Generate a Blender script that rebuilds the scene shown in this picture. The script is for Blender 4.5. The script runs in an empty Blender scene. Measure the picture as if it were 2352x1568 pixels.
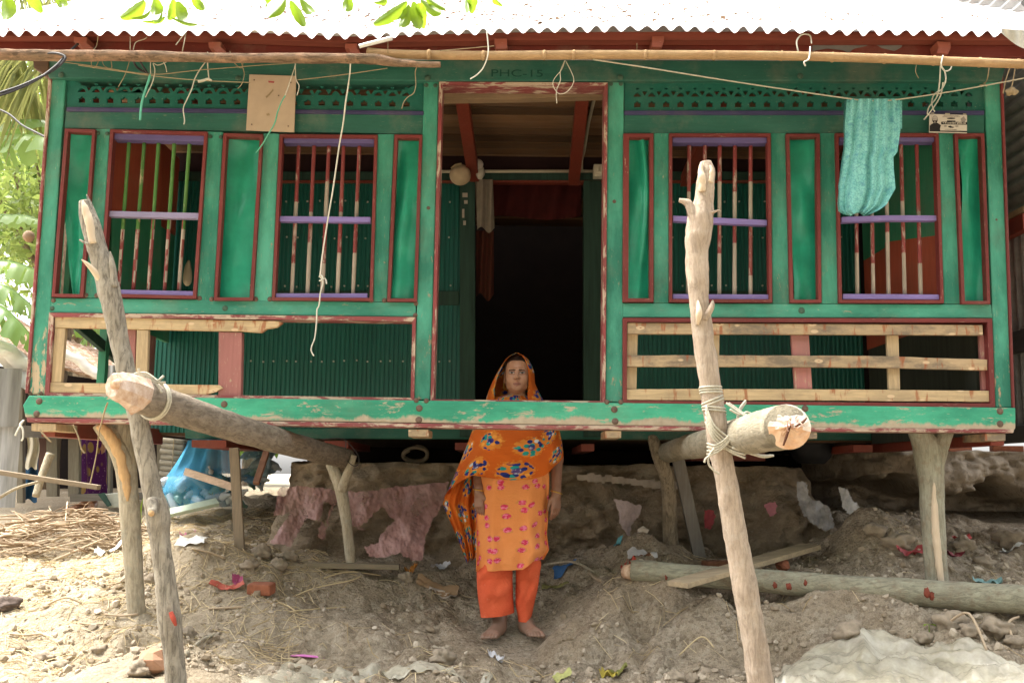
import bpy, bmesh, math, random
import numpy as np
from mathutils import Vector, Matrix, noise, Quaternion
rnd = random.Random(7)
SC = bpy.context.scene
COL = SC.collection
# ---------------------------------------------------------------- camera
FPX, WPX, HPX = 2250.0, 2352.0, 1568.0
CAM = Vector((0.0, -4.9, 0.9))
PITCH, ROLL = math.radians(7.75), math.radians(0.6)
_f = Vector((0, math.cos(PITCH), math.sin(PITCH)))
_u0 = Vector((0, -math.sin(PITCH), math.cos(PITCH)))
_r0 = Vector((1, 0, 0))
_r = _r0*math.cos(ROLL) + _u0*math.sin(ROLL)
_u = _u0*math.cos(ROLL) - _r0*math.sin(ROLL)
cd = bpy.data.cameras.new('camera'); cam = bpy.data.objects.new('camera', cd); COL.objects.link(cam)
cd.sensor_width = 36.0; cd.lens = FPX/WPX*36.0; cd.clip_end = 3000; cd.clip_start = 0.05
M = Matrix.Identity(4)
for i in range(3):
    M[i][0] = _r[i]; M[i][1] = _u[i]; M[i][2] = -_f[i]; M[i][3] = CAM[i]
cam.matrix_world = M
SC.camera = cam
# ---------------------------------------------------------------- world, sun, exposure
SUN_EL, SUN_AZ = math.radians(67), math.radians(-72)      # azimuth measured from +Y towards +X
w = bpy.data.worlds.new("World"); SC.world = w; w.use_nodes = True
nt = w.node_tree; bg = nt.nodes['Background']
sky = nt.nodes.new('ShaderNodeTexSky'); sky.sky_type = 'NISHITA'; sky.sun_disc = False
sky.sun_elevation = SUN_EL; sky.sun_rotation = SUN_AZ; sky.dust_density = 4.0; sky.air_density = 1.0; sky.ozone_density = 0.3
hs = nt.nodes.new('ShaderNodeHueSaturation'); hs.inputs['Saturation'].default_value = 0.22; nt.links.new(sky.outputs[0], hs.inputs['Color']); nt.links.new(hs.outputs[0], bg.inputs[0]); bg.inputs[1].default_value = 0.15
sl = bpy.data.lights.new('sun', 'SUN'); sl.energy = 2.05; sl.angle = math.radians(18); sl.color = (1, 0.95, 0.86)
so = bpy.data.objects.new('sun', sl); COL.objects.link(so); so.location = (0, 0, 12)
sd = Vector((math.sin(SUN_AZ)*math.cos(SUN_EL), math.cos(SUN_AZ)*math.cos(SUN_EL), math.sin(SUN_EL)))
so.rotation_euler = (-sd).to_track_quat('-Z', 'Y').to_euler()
SC.view_settings.view_transform = 'Standard'; SC.view_settings.look = 'None'
SC.view_settings.exposure = 2.32; SC.view_settings.gamma = 1.0
SC.render.engine = 'CYCLES'
try:
    SC.cycles.max_bounces = 8; SC.cycles.diffuse_bounces = 5; SC.cycles.transparent_max_bounces = 12; SC.cycles.use_denoising = True
except Exception: pass
# ---------------------------------------------------------------- helpers: pixels to world
def ray(px, py):
    return _r*((px-WPX/2)/FPX) + _u*(-(py-HPX/2)/FPX) + _f
def P(px, py, Y=0.0):
    d = ray(px, py); return CAM + d*((Y-CAM.y)/d.y)
def S(px, py, Y=0.0):                       # metres per photo pixel at that depth
    d = ray(px, py); return (Y-CAM.y)/d.y/FPX
def pix(v):
    d = Vector(v)-CAM; z = d.dot(_f); return WPX/2+d.dot(_r)/z*FPX, HPX/2-d.dot(_u)/z*FPX
# ---------------------------------------------------------------- helpers: materials
class NT:
    def __init__(s, name):
        s.m = bpy.data.materials.new(name); s.m.use_nodes = True; s.t = s.m.node_tree
        s.b = s.t.nodes['Principled BSDF']; s.o = s.t.nodes['Material Output']
        s._tc = None
    def n(s, k, **kw):
        x = s.t.nodes.new('ShaderNode'+k)
        for a, b in kw.items(): setattr(x, a, b)
        return x
    def l(s, a, b): s.t.links.new(a, b)
    def inp(s, x, i, v):
        if v is None: return
        if hasattr(v, 'links'): s.l(v, x.inputs[i])
        else:
            if isinstance(v, tuple) and len(v) == 3 and x.inputs[i].type == 'RGBA': v = (*v, 1)
            x.inputs[i].default_value = v
    def co(s, kind='Object', scale=(1, 1, 1)):
        if s._tc is None: s._tc = s.n('TexCoord')
        mp = s.n('Mapping'); s.l(s._tc.outputs[kind], mp.inputs[0]); mp.inputs[3].default_value = scale
        return mp.outputs[0]
    def noise(s, sc, det=6, ro=0.6, co=None, dist=0.0, out=0):
        x = s.n('TexNoise'); s.inp(x, 'Scale', sc); s.inp(x, 'Detail', det); s.inp(x, 'Roughness', ro); s.inp(x, 'Distortion', dist)
        s.l(co if co is not None else s.co(), x.inputs['Vector']); return x.outputs[out]
    def vor(s, sc, co=None, rand=1.0, feat='F1', out='Distance'):
        x = s.n('TexVoronoi', feature=feat); s.inp(x, 'Scale', sc); s.inp(x, 'Randomness', rand)
        s.l(co if co is not None else s.co(), x.inputs['Vector']); return x.outputs[out]
    def ramp(s, v, *st, interp='LINEAR'):
        x = s.n('ValToRGB'); e = x.color_ramp.elements; x.color_ramp.interpolation = interp
        while len(e) < len(st): e.new(0.5)
        for a, (p, c) in zip(e, st):
            a.position = p; a.color = (c, c, c, 1) if not isinstance(c, tuple) else (*c, 1)
        s.l(v, x.inputs[0]); return x.outputs[0]
    def mix(s, f, a, b, mode='MIX'):
        x = s.n('Mix', data_type='RGBA', blend_type=mode)
        s.inp(x, 0, f)
        for i, v in ((6, a), (7, b)):
            if hasattr(v, 'links'): s.l(v, x.inputs[i])
            else: x.inputs[i].default_value = (*v, 1) if len(v) == 3 else v
        return x.outputs[2]
    def math(s, op, a, b=0.0, c=None):
        x = s.n('Math', operation=op); s.inp(x, 0, a); s.inp(x, 1, b)
        if c is not None: s.inp(x, 2, c)
        return x.outputs[0]
    def xyz(s, co):
        x = s.n('SeparateXYZ'); s.l(co, x.inputs[0]); return x.outputs
    def bump(s, h, st=0.3, dist=0.01):
        x = s.n('Bump'); s.inp(x, 'Strength', st); s.inp(x, 'Distance', dist); s.l(h, x.inputs['Height']); s.l(x.outputs[0], s.b.inputs['Normal'])
    def out(s, col, rough=0.7, spec=0.3, metal=0.0):
        s.inp(s.b, 'Base Color', col); s.inp(s.b, 'Roughness', rough); s.inp(s.b, 'Specular IOR Level', spec); s.inp(s.b, 'Metallic', metal)
        return s.m
GR = {'X': (1, 14, 14), 'Z': (14, 14, 1), 'Y': (14, 1, 14), '0': (5, 5, 5)}
def paint(name, col, wear=0.3, under=(0.52, 0.40, 0.27), axis='X', rough=0.55, dirt=0.4, col2=None, mud=None, low=None, fade=0.0):
    k = NT(name); g = k.co('Object', GR[axis]); o = k.co()
    grain = k.noise(5, 8, 0.65, g); big = k.noise(2.2, 3, 0.5, o); patch = k.noise(7, 9, 0.72, k.co('Object', tuple(1+2*(c > 5) for c in GR[axis])), 0.4)
    c2 = col2 or tuple(c*0.62 for c in col)
    c = k.mix(k.ramp(big, (0.3, 0.0), (0.7, 1.0)), c2, col)
    c = k.mix(k.math('MULTIPLY', k.ramp(grain, (0.35, 1.0), (0.6, 0.0)), 0.35), c, tuple(x*0.5 for x in col))
    c = k.mix(k.math('MULTIPLY', k.ramp(k.noise(3.1, 6, 0.7, o), (0.5, 0.0), (0.75, 1.0)), dirt), c, (0.22, 0.19, 0.14))
    if fade: c = k.mix(k.math('MULTIPLY', k.ramp(k.noise(1.7, 7, 0.68, k.co('Object', tuple(1+1.5*(q > 5) for q in GR[axis]))), (0.42, 0.0), (0.68, 1.0)), fade), c, tuple(min(1, q*1.7+.05) for q in col))
    t = 0.78-0.42*wear
    un = k.mix(grain, tuple(x*0.55 for x in under), under)
    msk = k.math('ADD', k.math('MULTIPLY', patch, 0.75), k.math('MULTIPLY', grain, 0.25))
    if low is not None: msk = k.math('ADD', msk, k.math('MULTIPLY', k.math('SUBTRACT', 1.0, k.math('DIVIDE', k.xyz(o)[2], low[0])), low[1]))
    wm = k.ramp(msk, (t-0.015, 0.0), (t+0.03, 1.0))
    c = k.mix(wm, c, un)
    scr = k.ramp(k.noise(30, 2, 0.5, k.co('Object', tuple(x*0.8 for x in GR[axis]))), (0.70, 0.0), (0.73, 1.0))
    c = k.mix(k.math('MULTIPLY', scr, min(1, 0.25+wear)), c, under)
    if mud is not None:
        z = k.xyz(o)[2]
        mm = k.math('ADD', k.math('MULTIPLY', k.math('SUBTRACT', mud, z), 22.0), k.math('MULTIPLY', k.math('SUBTRACT', k.noise(4.5, 8, 0.7, k.co('Object', (1, 1, 0.4))), 0.5), 3.4))
        c = k.mix(k.ramp(mm, (0.30, 0.0), (0.62, 1.0)), c, k.mix(k.noise(40, 4), (0.30, 0.24, 0.16), (0.50, 0.42, 0.31)))
    k.bump(k.math('SUBTRACT', k.math('MULTIPLY', grain, 0.6), wm), 0.35, 0.004)
    return k.out(c, k.mix(wm, (rough,)*3, (0.85,)*3), 0.35)
def plain(name, col, rough=0.7, var=0.35, sc=6, bump=0.2, axis='0', spec=0.3, metal=0.0, col2=None):
    k = NT(name); a = k.noise(sc/3, 7, 0.65, k.co('Object', GR[axis]))
    c = k.mix(k.ramp(a, (0.3, 0.0), (0.7, 1.0)), col2 or tuple(x*(1-var) for x in col), col)
    if bump: k.bump(a, bump, 0.006)
    return k.out(c, rough, spec, metal)
def rawwood(name, col=(0.56, 0.42, 0.25), axis='X', stain=True, pit=0.0, rot=0.3):
    k = NT(name); g = k.noise(5, 8, 0.6, k.co('Object', GR[axis]), 0.6)
    c = k.mix(k.ramp(g, (0.3, 0.0), (0.7, 1.0)), tuple(x*0.68 for x in col), col)
    c = k.mix(k.math('MULTIPLY', k.ramp(k.noise(4.4, 7, 0.72, k.co('Object', tuple(1+1.2*(q > 5) for q in GR[axis]))), (0.45, 0.0), (0.62, 1.0)), rot), c, (0.16, 0.13, 0.10))
    if stain:
        s = (26, 4, 6) if axis == 'X' else (6, 4, 26)
        c = k.mix(k.math('MULTIPLY', k.ramp(k.noise(1.0, 3, 0.55, k.co('Object', s)), (0.57, 0.0), (0.64, 1.0)), 0.7), c, (0.30, 0.075, 0.025))
        d = k.vor(11, k.co('Object', (1, 0.2, 1.4) if axis == 'X' else (1.4, 0.2, 1)))
        d = k.vor(9.5, k.co('Object', (1, 0.2, 2.2) if axis == 'X' else (2.2, 0.2, 1)), .9)
        c = k.mix(k.math('MULTIPLY', k.ramp(d, (0.20, 1.0), (0.24, 0.0)), .75), c, (0.66, 0.50, 0.32))
        c = k.mix(k.ramp(k.math('ADD', d, k.math('MULTIPLY', k.math('SUBTRACT', k.noise(30, 3), .5), .1)), (0.075, 1.0), (0.11, 0.0)), c, (0.20, 0.055, 0.025))
    k.bump(g, 0.3, 0.004)
    return k.out(c, 0.8, 0.2)
def bark(name, c1, c2, c3, axis='Z', spot=0.35, fiss=0.5):
    k = NT(name); st = {'Z': (1, 1, 0.18), 'Y': (1, 0.18, 1), 'X': (0.18, 1, 1)}[axis]
    f = k.noise(58, 8, 0.75, k.co('Object', st), 0.8); b = k.noise(7, 7, 0.7); d = k.noise(19, 6, 0.7)
    c = k.mix(k.ramp(b, (0.35, 0.0), (0.65, 1.0)), c1, c2)
    c = k.mix(k.math('MULTIPLY', k.ramp(f, (0.40, 1.0), (0.52, 0.0)), min(1, fiss*1.35)), c, tuple(x*0.28 for x in c1))
    c = k.mix(k.math('MULTIPLY', k.ramp(d, (0.52, 0.0), (0.62, 1.0)), spot), c, c3)
    c = k.mix(k.math('MULTIPLY', k.ramp(f, (0.55, 0.0), (0.7, 1.0)), .4), c, tuple(min(1, x*1.45) for x in c2))
    kn = k.vor(5.5, k.co('Object', st)); c = k.mix(k.ramp(kn, (0.05, .6), (0.10, 0.0)), c, tuple(x*.25 for x in c1))
    k.bump(k.math('ADD', f, k.math('MULTIPLY', d, 0.5)), 0.9, 0.015)
    return k.out(c, 0.9, 0.15)
# ---------------------------------------------------------------- helpers: objects
def tag(o, label, cat, group=None, kind=None):
    if label: o['label'] = label
    if cat: o['category'] = cat
    if group: o['group'] = group
    if kind: o['kind'] = kind
    return o
def thing(name, label, cat, loc=(0, 0, 0), group=None):
    o = bpy.data.objects.new(name, None); COL.objects.link(o); o.location = loc; o.empty_display_size = 0.1
    return tag(o, label, cat, group)
def wloc(o):
    v = Vector((0, 0, 0))
    while o is not None: v += Vector(o.location); o = o.parent
    return v
def mk(name, vf, mat, parent=None, smooth=False, bevel=0.0, loc=None, uv=None, mats=None, fmat=None, cols=None):
    """vf = (world verts, faces). Top-level objects get an origin of their own; children are stored relative to their parent."""
    vs, fs = vf
    A = np.array([tuple(v) for v in vs], dtype=float).reshape(-1, 3)
    if parent is None:
        if loc is None: loc = ((A[:, 0].min()+A[:, 0].max())/2, (A[:, 1].min()+A[:, 1].max())/2, A[:, 2].min())
        base = np.array(tuple(loc))
    else:
        base = np.array(wloc(parent))
    me = bpy.data.meshes.new(name); me.from_pydata((A-base).tolist(), [], [tuple(f) for f in fs]); me.update()
    if uv is not None:
        ul = me.uv_layers.new(name='UVMap'); li = np.zeros(len(me.loops), dtype=np.int32); me.loops.foreach_get('vertex_index', li)
        ul.data.foreach_set('uv', np.asarray(uv, dtype=np.float32)[li].ravel())
    if cols is not None:
        ca = me.color_attributes.new('Col', 'FLOAT_COLOR', 'POINT'); ca.data.foreach_set('color', np.asarray(cols, dtype=np.float32).ravel())
    for x in (mats or [mat]): me.materials.append(x)
    if fmat is not None: me.polygons.foreach_set('material_index', np.asarray(fmat, dtype=np.int32))
    if bevel > 0:
        bm = bmesh.new(); bm.from_mesh(me)
        es = [e for e in bm.edges if len(e.link_faces) == 2 and e.calc_face_angle(0) > 0.5]
        bmesh.ops.bevel(bm, geom=es, offset=bevel, segments=2, affect='EDGES', profile=0.6, clamp_overlap=True)
        bm.to_mesh(me); bm.free()
    if smooth: me.polygons.foreach_set('use_smooth', [True]*len(me.polygons))
    o = bpy.data.objects.new(name, me); COL.objects.link(o)
    if parent is not None: o.parent = parent
    else: o.location = tuple(base)
    return o
class MB:
    def __init__(s): s.v = []; s.f = []; s.uv = []
    def add(s, vs, fs, uv=None):
        b = len(s.v); s.v += [tuple(v) for v in vs]; s.f += [tuple(i+b for i in f) for f in fs]
        s.uv += list(uv) if uv is not None else [(0, 0)]*len(vs); return s
    def g(s): return s.v, s.f
def prism(poly, Y0, Y1, back=True):
    """photo-pixel polygon on the plane Y0, extruded straight back to Y1"""
    n = len(poly); a = [P(x, y, Y0) for x, y in poly]; b = [Vector((p.x, Y1, p.z)) for p in a]
    f = [tuple(range(n))[::-1]] + ([tuple(range(n, 2*n))] if back else [])
    for i in range(n):
        j = (i+1) % n; f.append((i, j, n+j, n+i))
    # orientation: make front face look at -Y
    nrm = (a[1]-a[0]).cross(a[2]-a[1])
    f0 = f
    if nrm.y > 0: f0 = [t[::-1] for t in f]
    return a+b, f0
def rect(x0, y0, x1, y1): return [(x0, y0), (x1, y0), (x1, y1), (x0, y1)]
def box(c, s, rz=0.0, rx=0.0, ry=0.0):
    R = Matrix.Rotation(rz, 3, 'Z') @ Matrix.Rotation(ry, 3, 'Y') @ Matrix.Rotation(rx, 3, 'X')
    v = [Vector(c)+R @ Vector((x*s[0]/2, y*s[1]/2, z*s[2]/2)) for x in (-1, 1) for y in (-1, 1) for z in (-1, 1)]
    return v, [(0, 1, 3, 2), (4, 6, 7, 5), (0, 4, 5, 1), (2, 3, 7, 6), (0, 2, 6, 4), (1, 5, 7, 3)]
def bar(a, b, wd, th, up=(0, 0, 1)):
    a = Vector(a); b = Vector(b); d = (b-a).normalized(); u = Vector(up); s = d.cross(u).normalized(); u = s.cross(d)
    v = [p+s*(i*wd/2)+u*(j*th/2) for p in (a, b) for i, j in ((-1, -1), (1, -1), (1, 1), (-1, 1))]
    return v, [(3, 2, 1, 0), (4, 5, 6, 7), (0, 1, 5, 4), (1, 2, 6, 5), (2, 3, 7, 6), (3, 0, 4, 7)]
def smoothpath(pts, k=6):
    """Catmull-Rom through (Vector, radius) knots"""
    out = []
    n = len(pts)
    for i in range(n-1):
        p0 = pts[max(i-1, 0)]; p1 = pts[i]; p2 = pts[i+1]; p3 = pts[min(i+2, n-1)]
        for j in range(k):
            t = j/k; t2 = t*t; t3 = t2*t
            q = lambda a, b, c, d: 0.5*((2*b)+(c-a)*t+(2*a-5*b+4*c-d)*t2+(3*b-a-3*c+d)*t3)
            out.append((q(p0[0], p1[0], p2[0], p3[0]), q(p0[1], p1[1], p2[1], p3[1])))
    out.append(pts[-1]); return out
def tube(pts, n=12, rough=0.0, nsc=9.0, k=5, cap=True, flat=1.0, seed=0.0, smooth=True):
    """pts = [(Vector, radius)]; lumpy round limb"""
    pp = smoothpath(pts, k) if smooth and len(pts) > 2 else list(pts)
    vs, fs, uv = [], [], []
    t0 = (pp[1][0]-pp[0][0]).normalized(); ref = Vector((0, 0, 1)) if abs(t0.z) < 0.8 else Vector((0, 1, 0))
    s = t0.cross(ref).normalized(); L = 0.0
    for i, (c, r) in enumerate(pp):
        t = (pp[min(i+1, len(pp)-1)][0]-pp[max(i-1, 0)][0]).normalized()
        s = (s-t*s.dot(t)).normalized(); u = t.cross(s)
        if i: L += (c-pp[i-1][0]).length
        for j in range(n):
            a = 2*math.pi*j/n; d = s*math.cos(a)+u*math.sin(a)*flat
            rr = r
            if rough: rr = r*(1+rough*noise.fractal((c+d*r)*nsc+Vector((seed, 0, 0)), 0.6, 2.0, 4))
            vs.append(c+d*rr); uv.append((j/n, L))
    m = len(pp)
    for i in range(m-1):
        for j in range(n):
            fs.append((i*n+j, i*n+(j+1) % n, (i+1)*n+(j+1) % n, (i+1)*n+j))
    if cap:
        fs.append(tuple(range(n))[::-1]); fs.append(tuple((m-1)*n+j for j in range(n)))
    return vs, fs
def pxpath(*a):     # (px, py, Y, width_px)
    return [(P(x, y, Y), S(x, y, Y)*wd/2) for x, y, Y, wd in a]
def grid(nu, nv, fn, closed=False):
    vs = [fn(i/(nu-(0 if closed else 1)), j/(nv-1)) for j in range(nv) for i in range(nu)]
    fs = []
    for j in range(nv-1):
        for i in range(nu if closed else nu-1):
            a = j*nu+i; b = j*nu+(i+1) % nu; fs.append((a, b, b+nu, a+nu))
    return vs, fs
def rock(c, r, seed, sq=(1, 1, 0.75), n=10, amp=0.45):
    vs, fs = [], []; c = Vector(c)
    m = n*2
    for j in range(n+1):
        th = math.pi*j/n
        for i in range(m):
            a = 2*math.pi*i/m; d = Vector((math.sin(th)*math.cos(a), math.sin(th)*math.sin(a), math.cos(th)))
            k = 1+amp*noise.fractal(d*1.3+Vector((seed*7.3, seed*1.9, 0)), 0.8, 2.1, 4)
            vs.append(c+Vector((d.x*sq[0], d.y*sq[1], d.z*sq[2]))*r*k)
    for j in range(n):
        for i in range(m): fs.append((j*m+i, (j+1)*m+i, (j+1)*m+(i+1) % m, j*m+(i+1) % m))
    return vs, fs
def inter(tab, y):
    if y <= tab[0][0]: return tab[0][1]
    for (a, b), (c, d) in zip(tab, tab[1:]):
        if y <= c: return b+(d-b)*(y-a)/(c-a)
    return tab[-1][1]
# ================================================================ ground
GC = [(310,1402,.15),(400,1470,-.55),(2155,1342,.15),(2352,1408,-.1),(1900,1372,.1),(1460,1338,.4),(805,1297,1.0),(1540,1257,1.1),(1605,1280,1.15),
 (550,1246,.9),(620,1262,1.25),(1000,1292,1.2),(1300,1282,1.2),(100,1168,3.4),(400,1166,2.6),(0,1250,1.8),(200,1300,1.0),(0,1400,.1),(0,1500,-.35),
 (150,1560,-.6),(2300,1200,1.9),(2000,1186,1.7),(2352,1285,.7),(700,1400,.4),(900,1470,.12),(600,1535,-.45),(1100,1545,-.3),(1650,1505,-.1),
 (2000,1480,-.25),(2352,1480,-.3),(1180,1477,.36),(1080,1470,.3),(1280,1468,.3),(1180,1410,.62),(1180,1340,.95),(420,1500,-.2),(300,1520,-.4),
 (1340,1375,.5),(1340,1500,.05),(1750,1352,.38),(1750,1490,.0),(1200,1565,-.5),(1800,1566,-.55),(2352,1566,-.6),(0,1566,-.7)]
GCW = [P(*c) for c in GC]
GCW += [Vector((x, -2.2, 0.0)) for x in (-4, -2, 0, 2, 4)] + [Vector((x, 4.2, .72)) for x in (-4.5, -2, 0, 2, 4.5)] + [Vector((-5, 0, .35)), Vector((5, 0, .35)), Vector((5, 2, .6)), Vector((-5, 2.2, .5))]
_X = np.array([(p.x, p.y) for p in GCW]); _Z = np.array([p.z for p in GCW])
def _phi(d2): return 0.5*d2*np.log(d2+1e-9)
_n = len(_X); _K = _phi(((_X[:, None]-_X[None])**2).sum(-1))+np.eye(_n)*0.004
_Pm = np.c_[np.ones(_n), _X]
_W = np.linalg.solve(np.block([[_K, _Pm], [_Pm.T, np.zeros((3, 3))]]), np.r_[_Z, 0, 0, 0])
def gbase(xy):
    xy = np.atleast_2d(xy); d2 = ((xy[:, None]-_X[None])**2).sum(-1)
    return _phi(d2) @ _W[:_n]+_W[_n]+xy @ _W[_n+1:]
BUMPS = []      # (x, y, radius x, radius y, height, sharpness)
def bmp(px, py, Y, wpx, ry, h, sh=2.0, dz=0.0):
    p = P(px, py, Y); BUMPS.append((p.x, p.y, wpx*S(px, py, Y)/2, ry, h, sh))
bmp(1350, 1440, .20, 215, .17, .085, 7); bmp(1510, 1400, .36, 150, .15, .07, 6); bmp(1600, 1415, .2, 160, .12, .06, 6); bmp(1680, 1440, .10, 240, .13, .075, 5); bmp(1820, 1440, .06, 210, .12, .085, 6)
bmp(2010, 1290, .80, 190, .28, .26, 2); bmp(330, 1440, -.15, 190, .14, .09, 4); bmp(700, 1430, .25, 360, .22, .05, 3); bmp(420, 1290, .75, 260, .16, .07, 4)
bmp(1470, 1300, .95, 160, .18, .10, 2); bmp(1950, 1385, .15, 120, .12, .06, 3); bmp(250, 1500, -.3, 150, .12, .07, 3)
PITS = []
p = P(345, 1478, -.25); PITS.append((p.x, p.y, .13, .09, .10)); p = P(1470, 1450, .18); PITS.append((p.x, p.y, .06, .25, .07)); p = P(1560, 1410, .2); PITS.append((p.x, p.y, .12, .12, .05))
def ground_z(x, y, detail=True):
    z = float(gbase([(x, y)])[0]); return z+gdet(x, y, detail)
def gdet(x, y, detail=True):
    z = 0.0
    wx = x+0.05*noise.noise(Vector((x*5, y*5, 1.7))); wy = y+0.05*noise.noise(Vector((x*5, y*5, 9.1)))
    for bx, by, rx, ry, h, sh in BUMPS:
        q = ((wx-bx)/rx)**2+((wy-by)/ry)**2
        if q < 3: z += h*math.exp(-q**(sh/2))
    for bx, by, rx, ry, h in PITS:
        q = ((wx-bx)/rx)**2+((wy-by)/ry)**2
        if q < 4: z -= h*math.exp(-q*q)
    if detail:
        lf_ = 1-.45*max(0, min(1, (-x-.9)/.5))
        v = Vector((x, y, 0.3)); feet = min(1.0, max(0.12, (math.hypot((x-.02)/.42, (y-.32)/.3)-.55)*2))
        z += 0.040*feet*noise.fractal(v*3.1, 0.9, 2.0, 3)
        a = noise.turbulence(v*9, 4, False, noise_basis='PERLIN_ORIGINAL')
        z += 0.042*lf_*feet*(a-0.9)*(0.45+1.1*abs(noise.noise(v*1.7)))
        cl = noise.noise(v*6.5+Vector((4, 1, 0))); z += .034*lf_*feet*max(0, min(1, (cl-.06)*6))*max(0, min(1, .5+2*noise.noise(v*1.1+Vector((2, 8, 0)))))
        c = noise.noise(v*38); z += 0.016*feet*max(0, c-0.05)*(1.0 if noise.noise(v*2.3) > -.15 else .25)
    return z
def build_ground():
    xs = np.linspace(-3.3, 3.3, 470); ys = np.r_[np.linspace(-1.1, 1.2, 190), np.linspace(1.22, 4.6, 110)]
    XX, YY = np.meshgrid(xs, ys); pts = np.c_[XX.ravel(), YY.ravel()]
    Z = np.concatenate([gbase(q) for q in np.array_split(pts, 40)])
    V = [(x, y, z+gdet(x, y)) for (x, y), z in zip(pts.tolist(), Z.tolist())]
    n = len(xs); F = []
    for j in range(len(ys)-1):
        for i in range(n-1):
            a = j*n+i; F.append((a, a+1, a+n+1, a+n))
    mb = MB(); mb.add(V, F)
    # wide outer skirt out to the horizon
    ring = [(-3.3, -1.1), (3.3, -1.1), (3.3, 4.6), (-3.3, 4.6)]
    bz = [ground_z(x, y) for x, y in ring]
    mx, m2 = 3.3, 400.0
    def strip(a, b, oa, ob, num):
        top = []; 
        for i in range(num+1):
            t = i/num; x = a[0]+(b[0]-a[0])*t; y = a[1]+(b[1]-a[1])*t
            X = oa[0]+(ob[0]-oa[0])*t; Y = oa[1]+(ob[1]-oa[1])*t
            z = float(gbase([(x, y)])[0])
            top += [(x, y, ground_z(x, y)), (x*1.6 if abs(x) > 3 else x, y+(0.0 if -1 < y < 4.5 else (2 if y > 0 else -2)), max(min(z, .75), .1)-.02), (X, Y, .3)]
        fs = []
        for i in range(num):
            for q in range(2):
                k = i*3+q; fs.append((k, k+3, k+4, k+1))
        mb.add(top, fs)
    strip(ring[0], ring[1], (-400, -400), (400, -400), 60); strip(ring[1], ring[2], (400, -400), (400, 400), 60)
    strip(ring[2], ring[3], (400, 400), (-400, 400), 60); strip(ring[3], ring[0], (-400, 400), (-400, -400), 60)
    k = NT('packed_mud'); o = k.co()
    a = k.noise(1.6, 5, 0.6); b = k.noise(11, 8, 0.7); c = k.noise(60, 6, 0.75); d = k.noise(4.2, 7, 0.7)
    col = k.mix(k.ramp(a, (0.35, 0.0), (0.65, 1.0)), (0.32, 0.25, 0.168), (0.41, 0.335, 0.238))
    col = k.mix(k.math('MULTIPLY', k.ramp(d, (0.5, 0.0), (0.66, 1.0)), 0.55), col, (0.43, 0.37, 0.29))
    col = k.mix(k.math('MULTIPLY', k.ramp(b, (0.38, 1.0), (0.52, 0.0)), 0.5), col, (0.16, 0.12, 0.08))
    col = k.mix(k.math('MULTIPLY', k.ramp(c, (0.56, 0.0), (0.66, 1.0)), 0.5), col, (0.50, 0.44, 0.35))
    col = k.mix(k.math('MULTIPLY', k.ramp(c, (0.34, 1.0), (0.42, 0.0)), 0.5), col, (0.12, 0.09, 0.06))
    g2 = k.noise(170, 3, .6); vv = k.n('TexVoronoi', feature='F1'); vv.inputs['Scale'].default_value = 55; k.l(o, vv.inputs['Vector']); vb = k.xyz(vv.outputs['Color'])[0]
    col = k.mix(k.math('MULTIPLY', k.ramp(vb, (.72, 0.), (.8, 1.)), k.math('MULTIPLY', k.ramp(d, (.42, 0.), (.6, 1.)), .65)), col, (.50,.43,.33)); col = k.mix(k.math('MULTIPLY', k.ramp(vb, (.12, 1.), (.2, 0.)), .45), col, (.14,.105,.07))
    col = k.mix(k.math('MULTIPLY', k.ramp(g2, (.38, 1.), (.46, 0.)), .45), col, (.13,.10,.065)); col = k.mix(k.math('MULTIPLY', k.ramp(g2, (.58, 0.), (.66, 1.)), .35), col, (.55,.48,.38))
    x = k.xyz(o)[0]; dry = k.ramp(k.math('ADD', k.math('MULTIPLY', x, -0.5), k.math('MULTIPLY', k.math('SUBTRACT', d, 0.5), 1.2)), (0.35, 0.0), (0.9, 1.0))
    col = k.mix(k.math('MULTIPLY', dry, 0.6), col, (0.50, 0.42, 0.30))
    k.bump(k.math('ADD', k.math('ADD', k.math('MULTIPLY', b, 0.8), c), k.math('MULTIPLY', vv.outputs['Distance'], -.5)), 0.9, 0.02)
    mat = k.out(col, 0.95, 0.1)
    o = mk('ground', mb.g(), mat, smooth=True); o['kind'] = 'structure'; return mat
MUD = build_ground()
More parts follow.
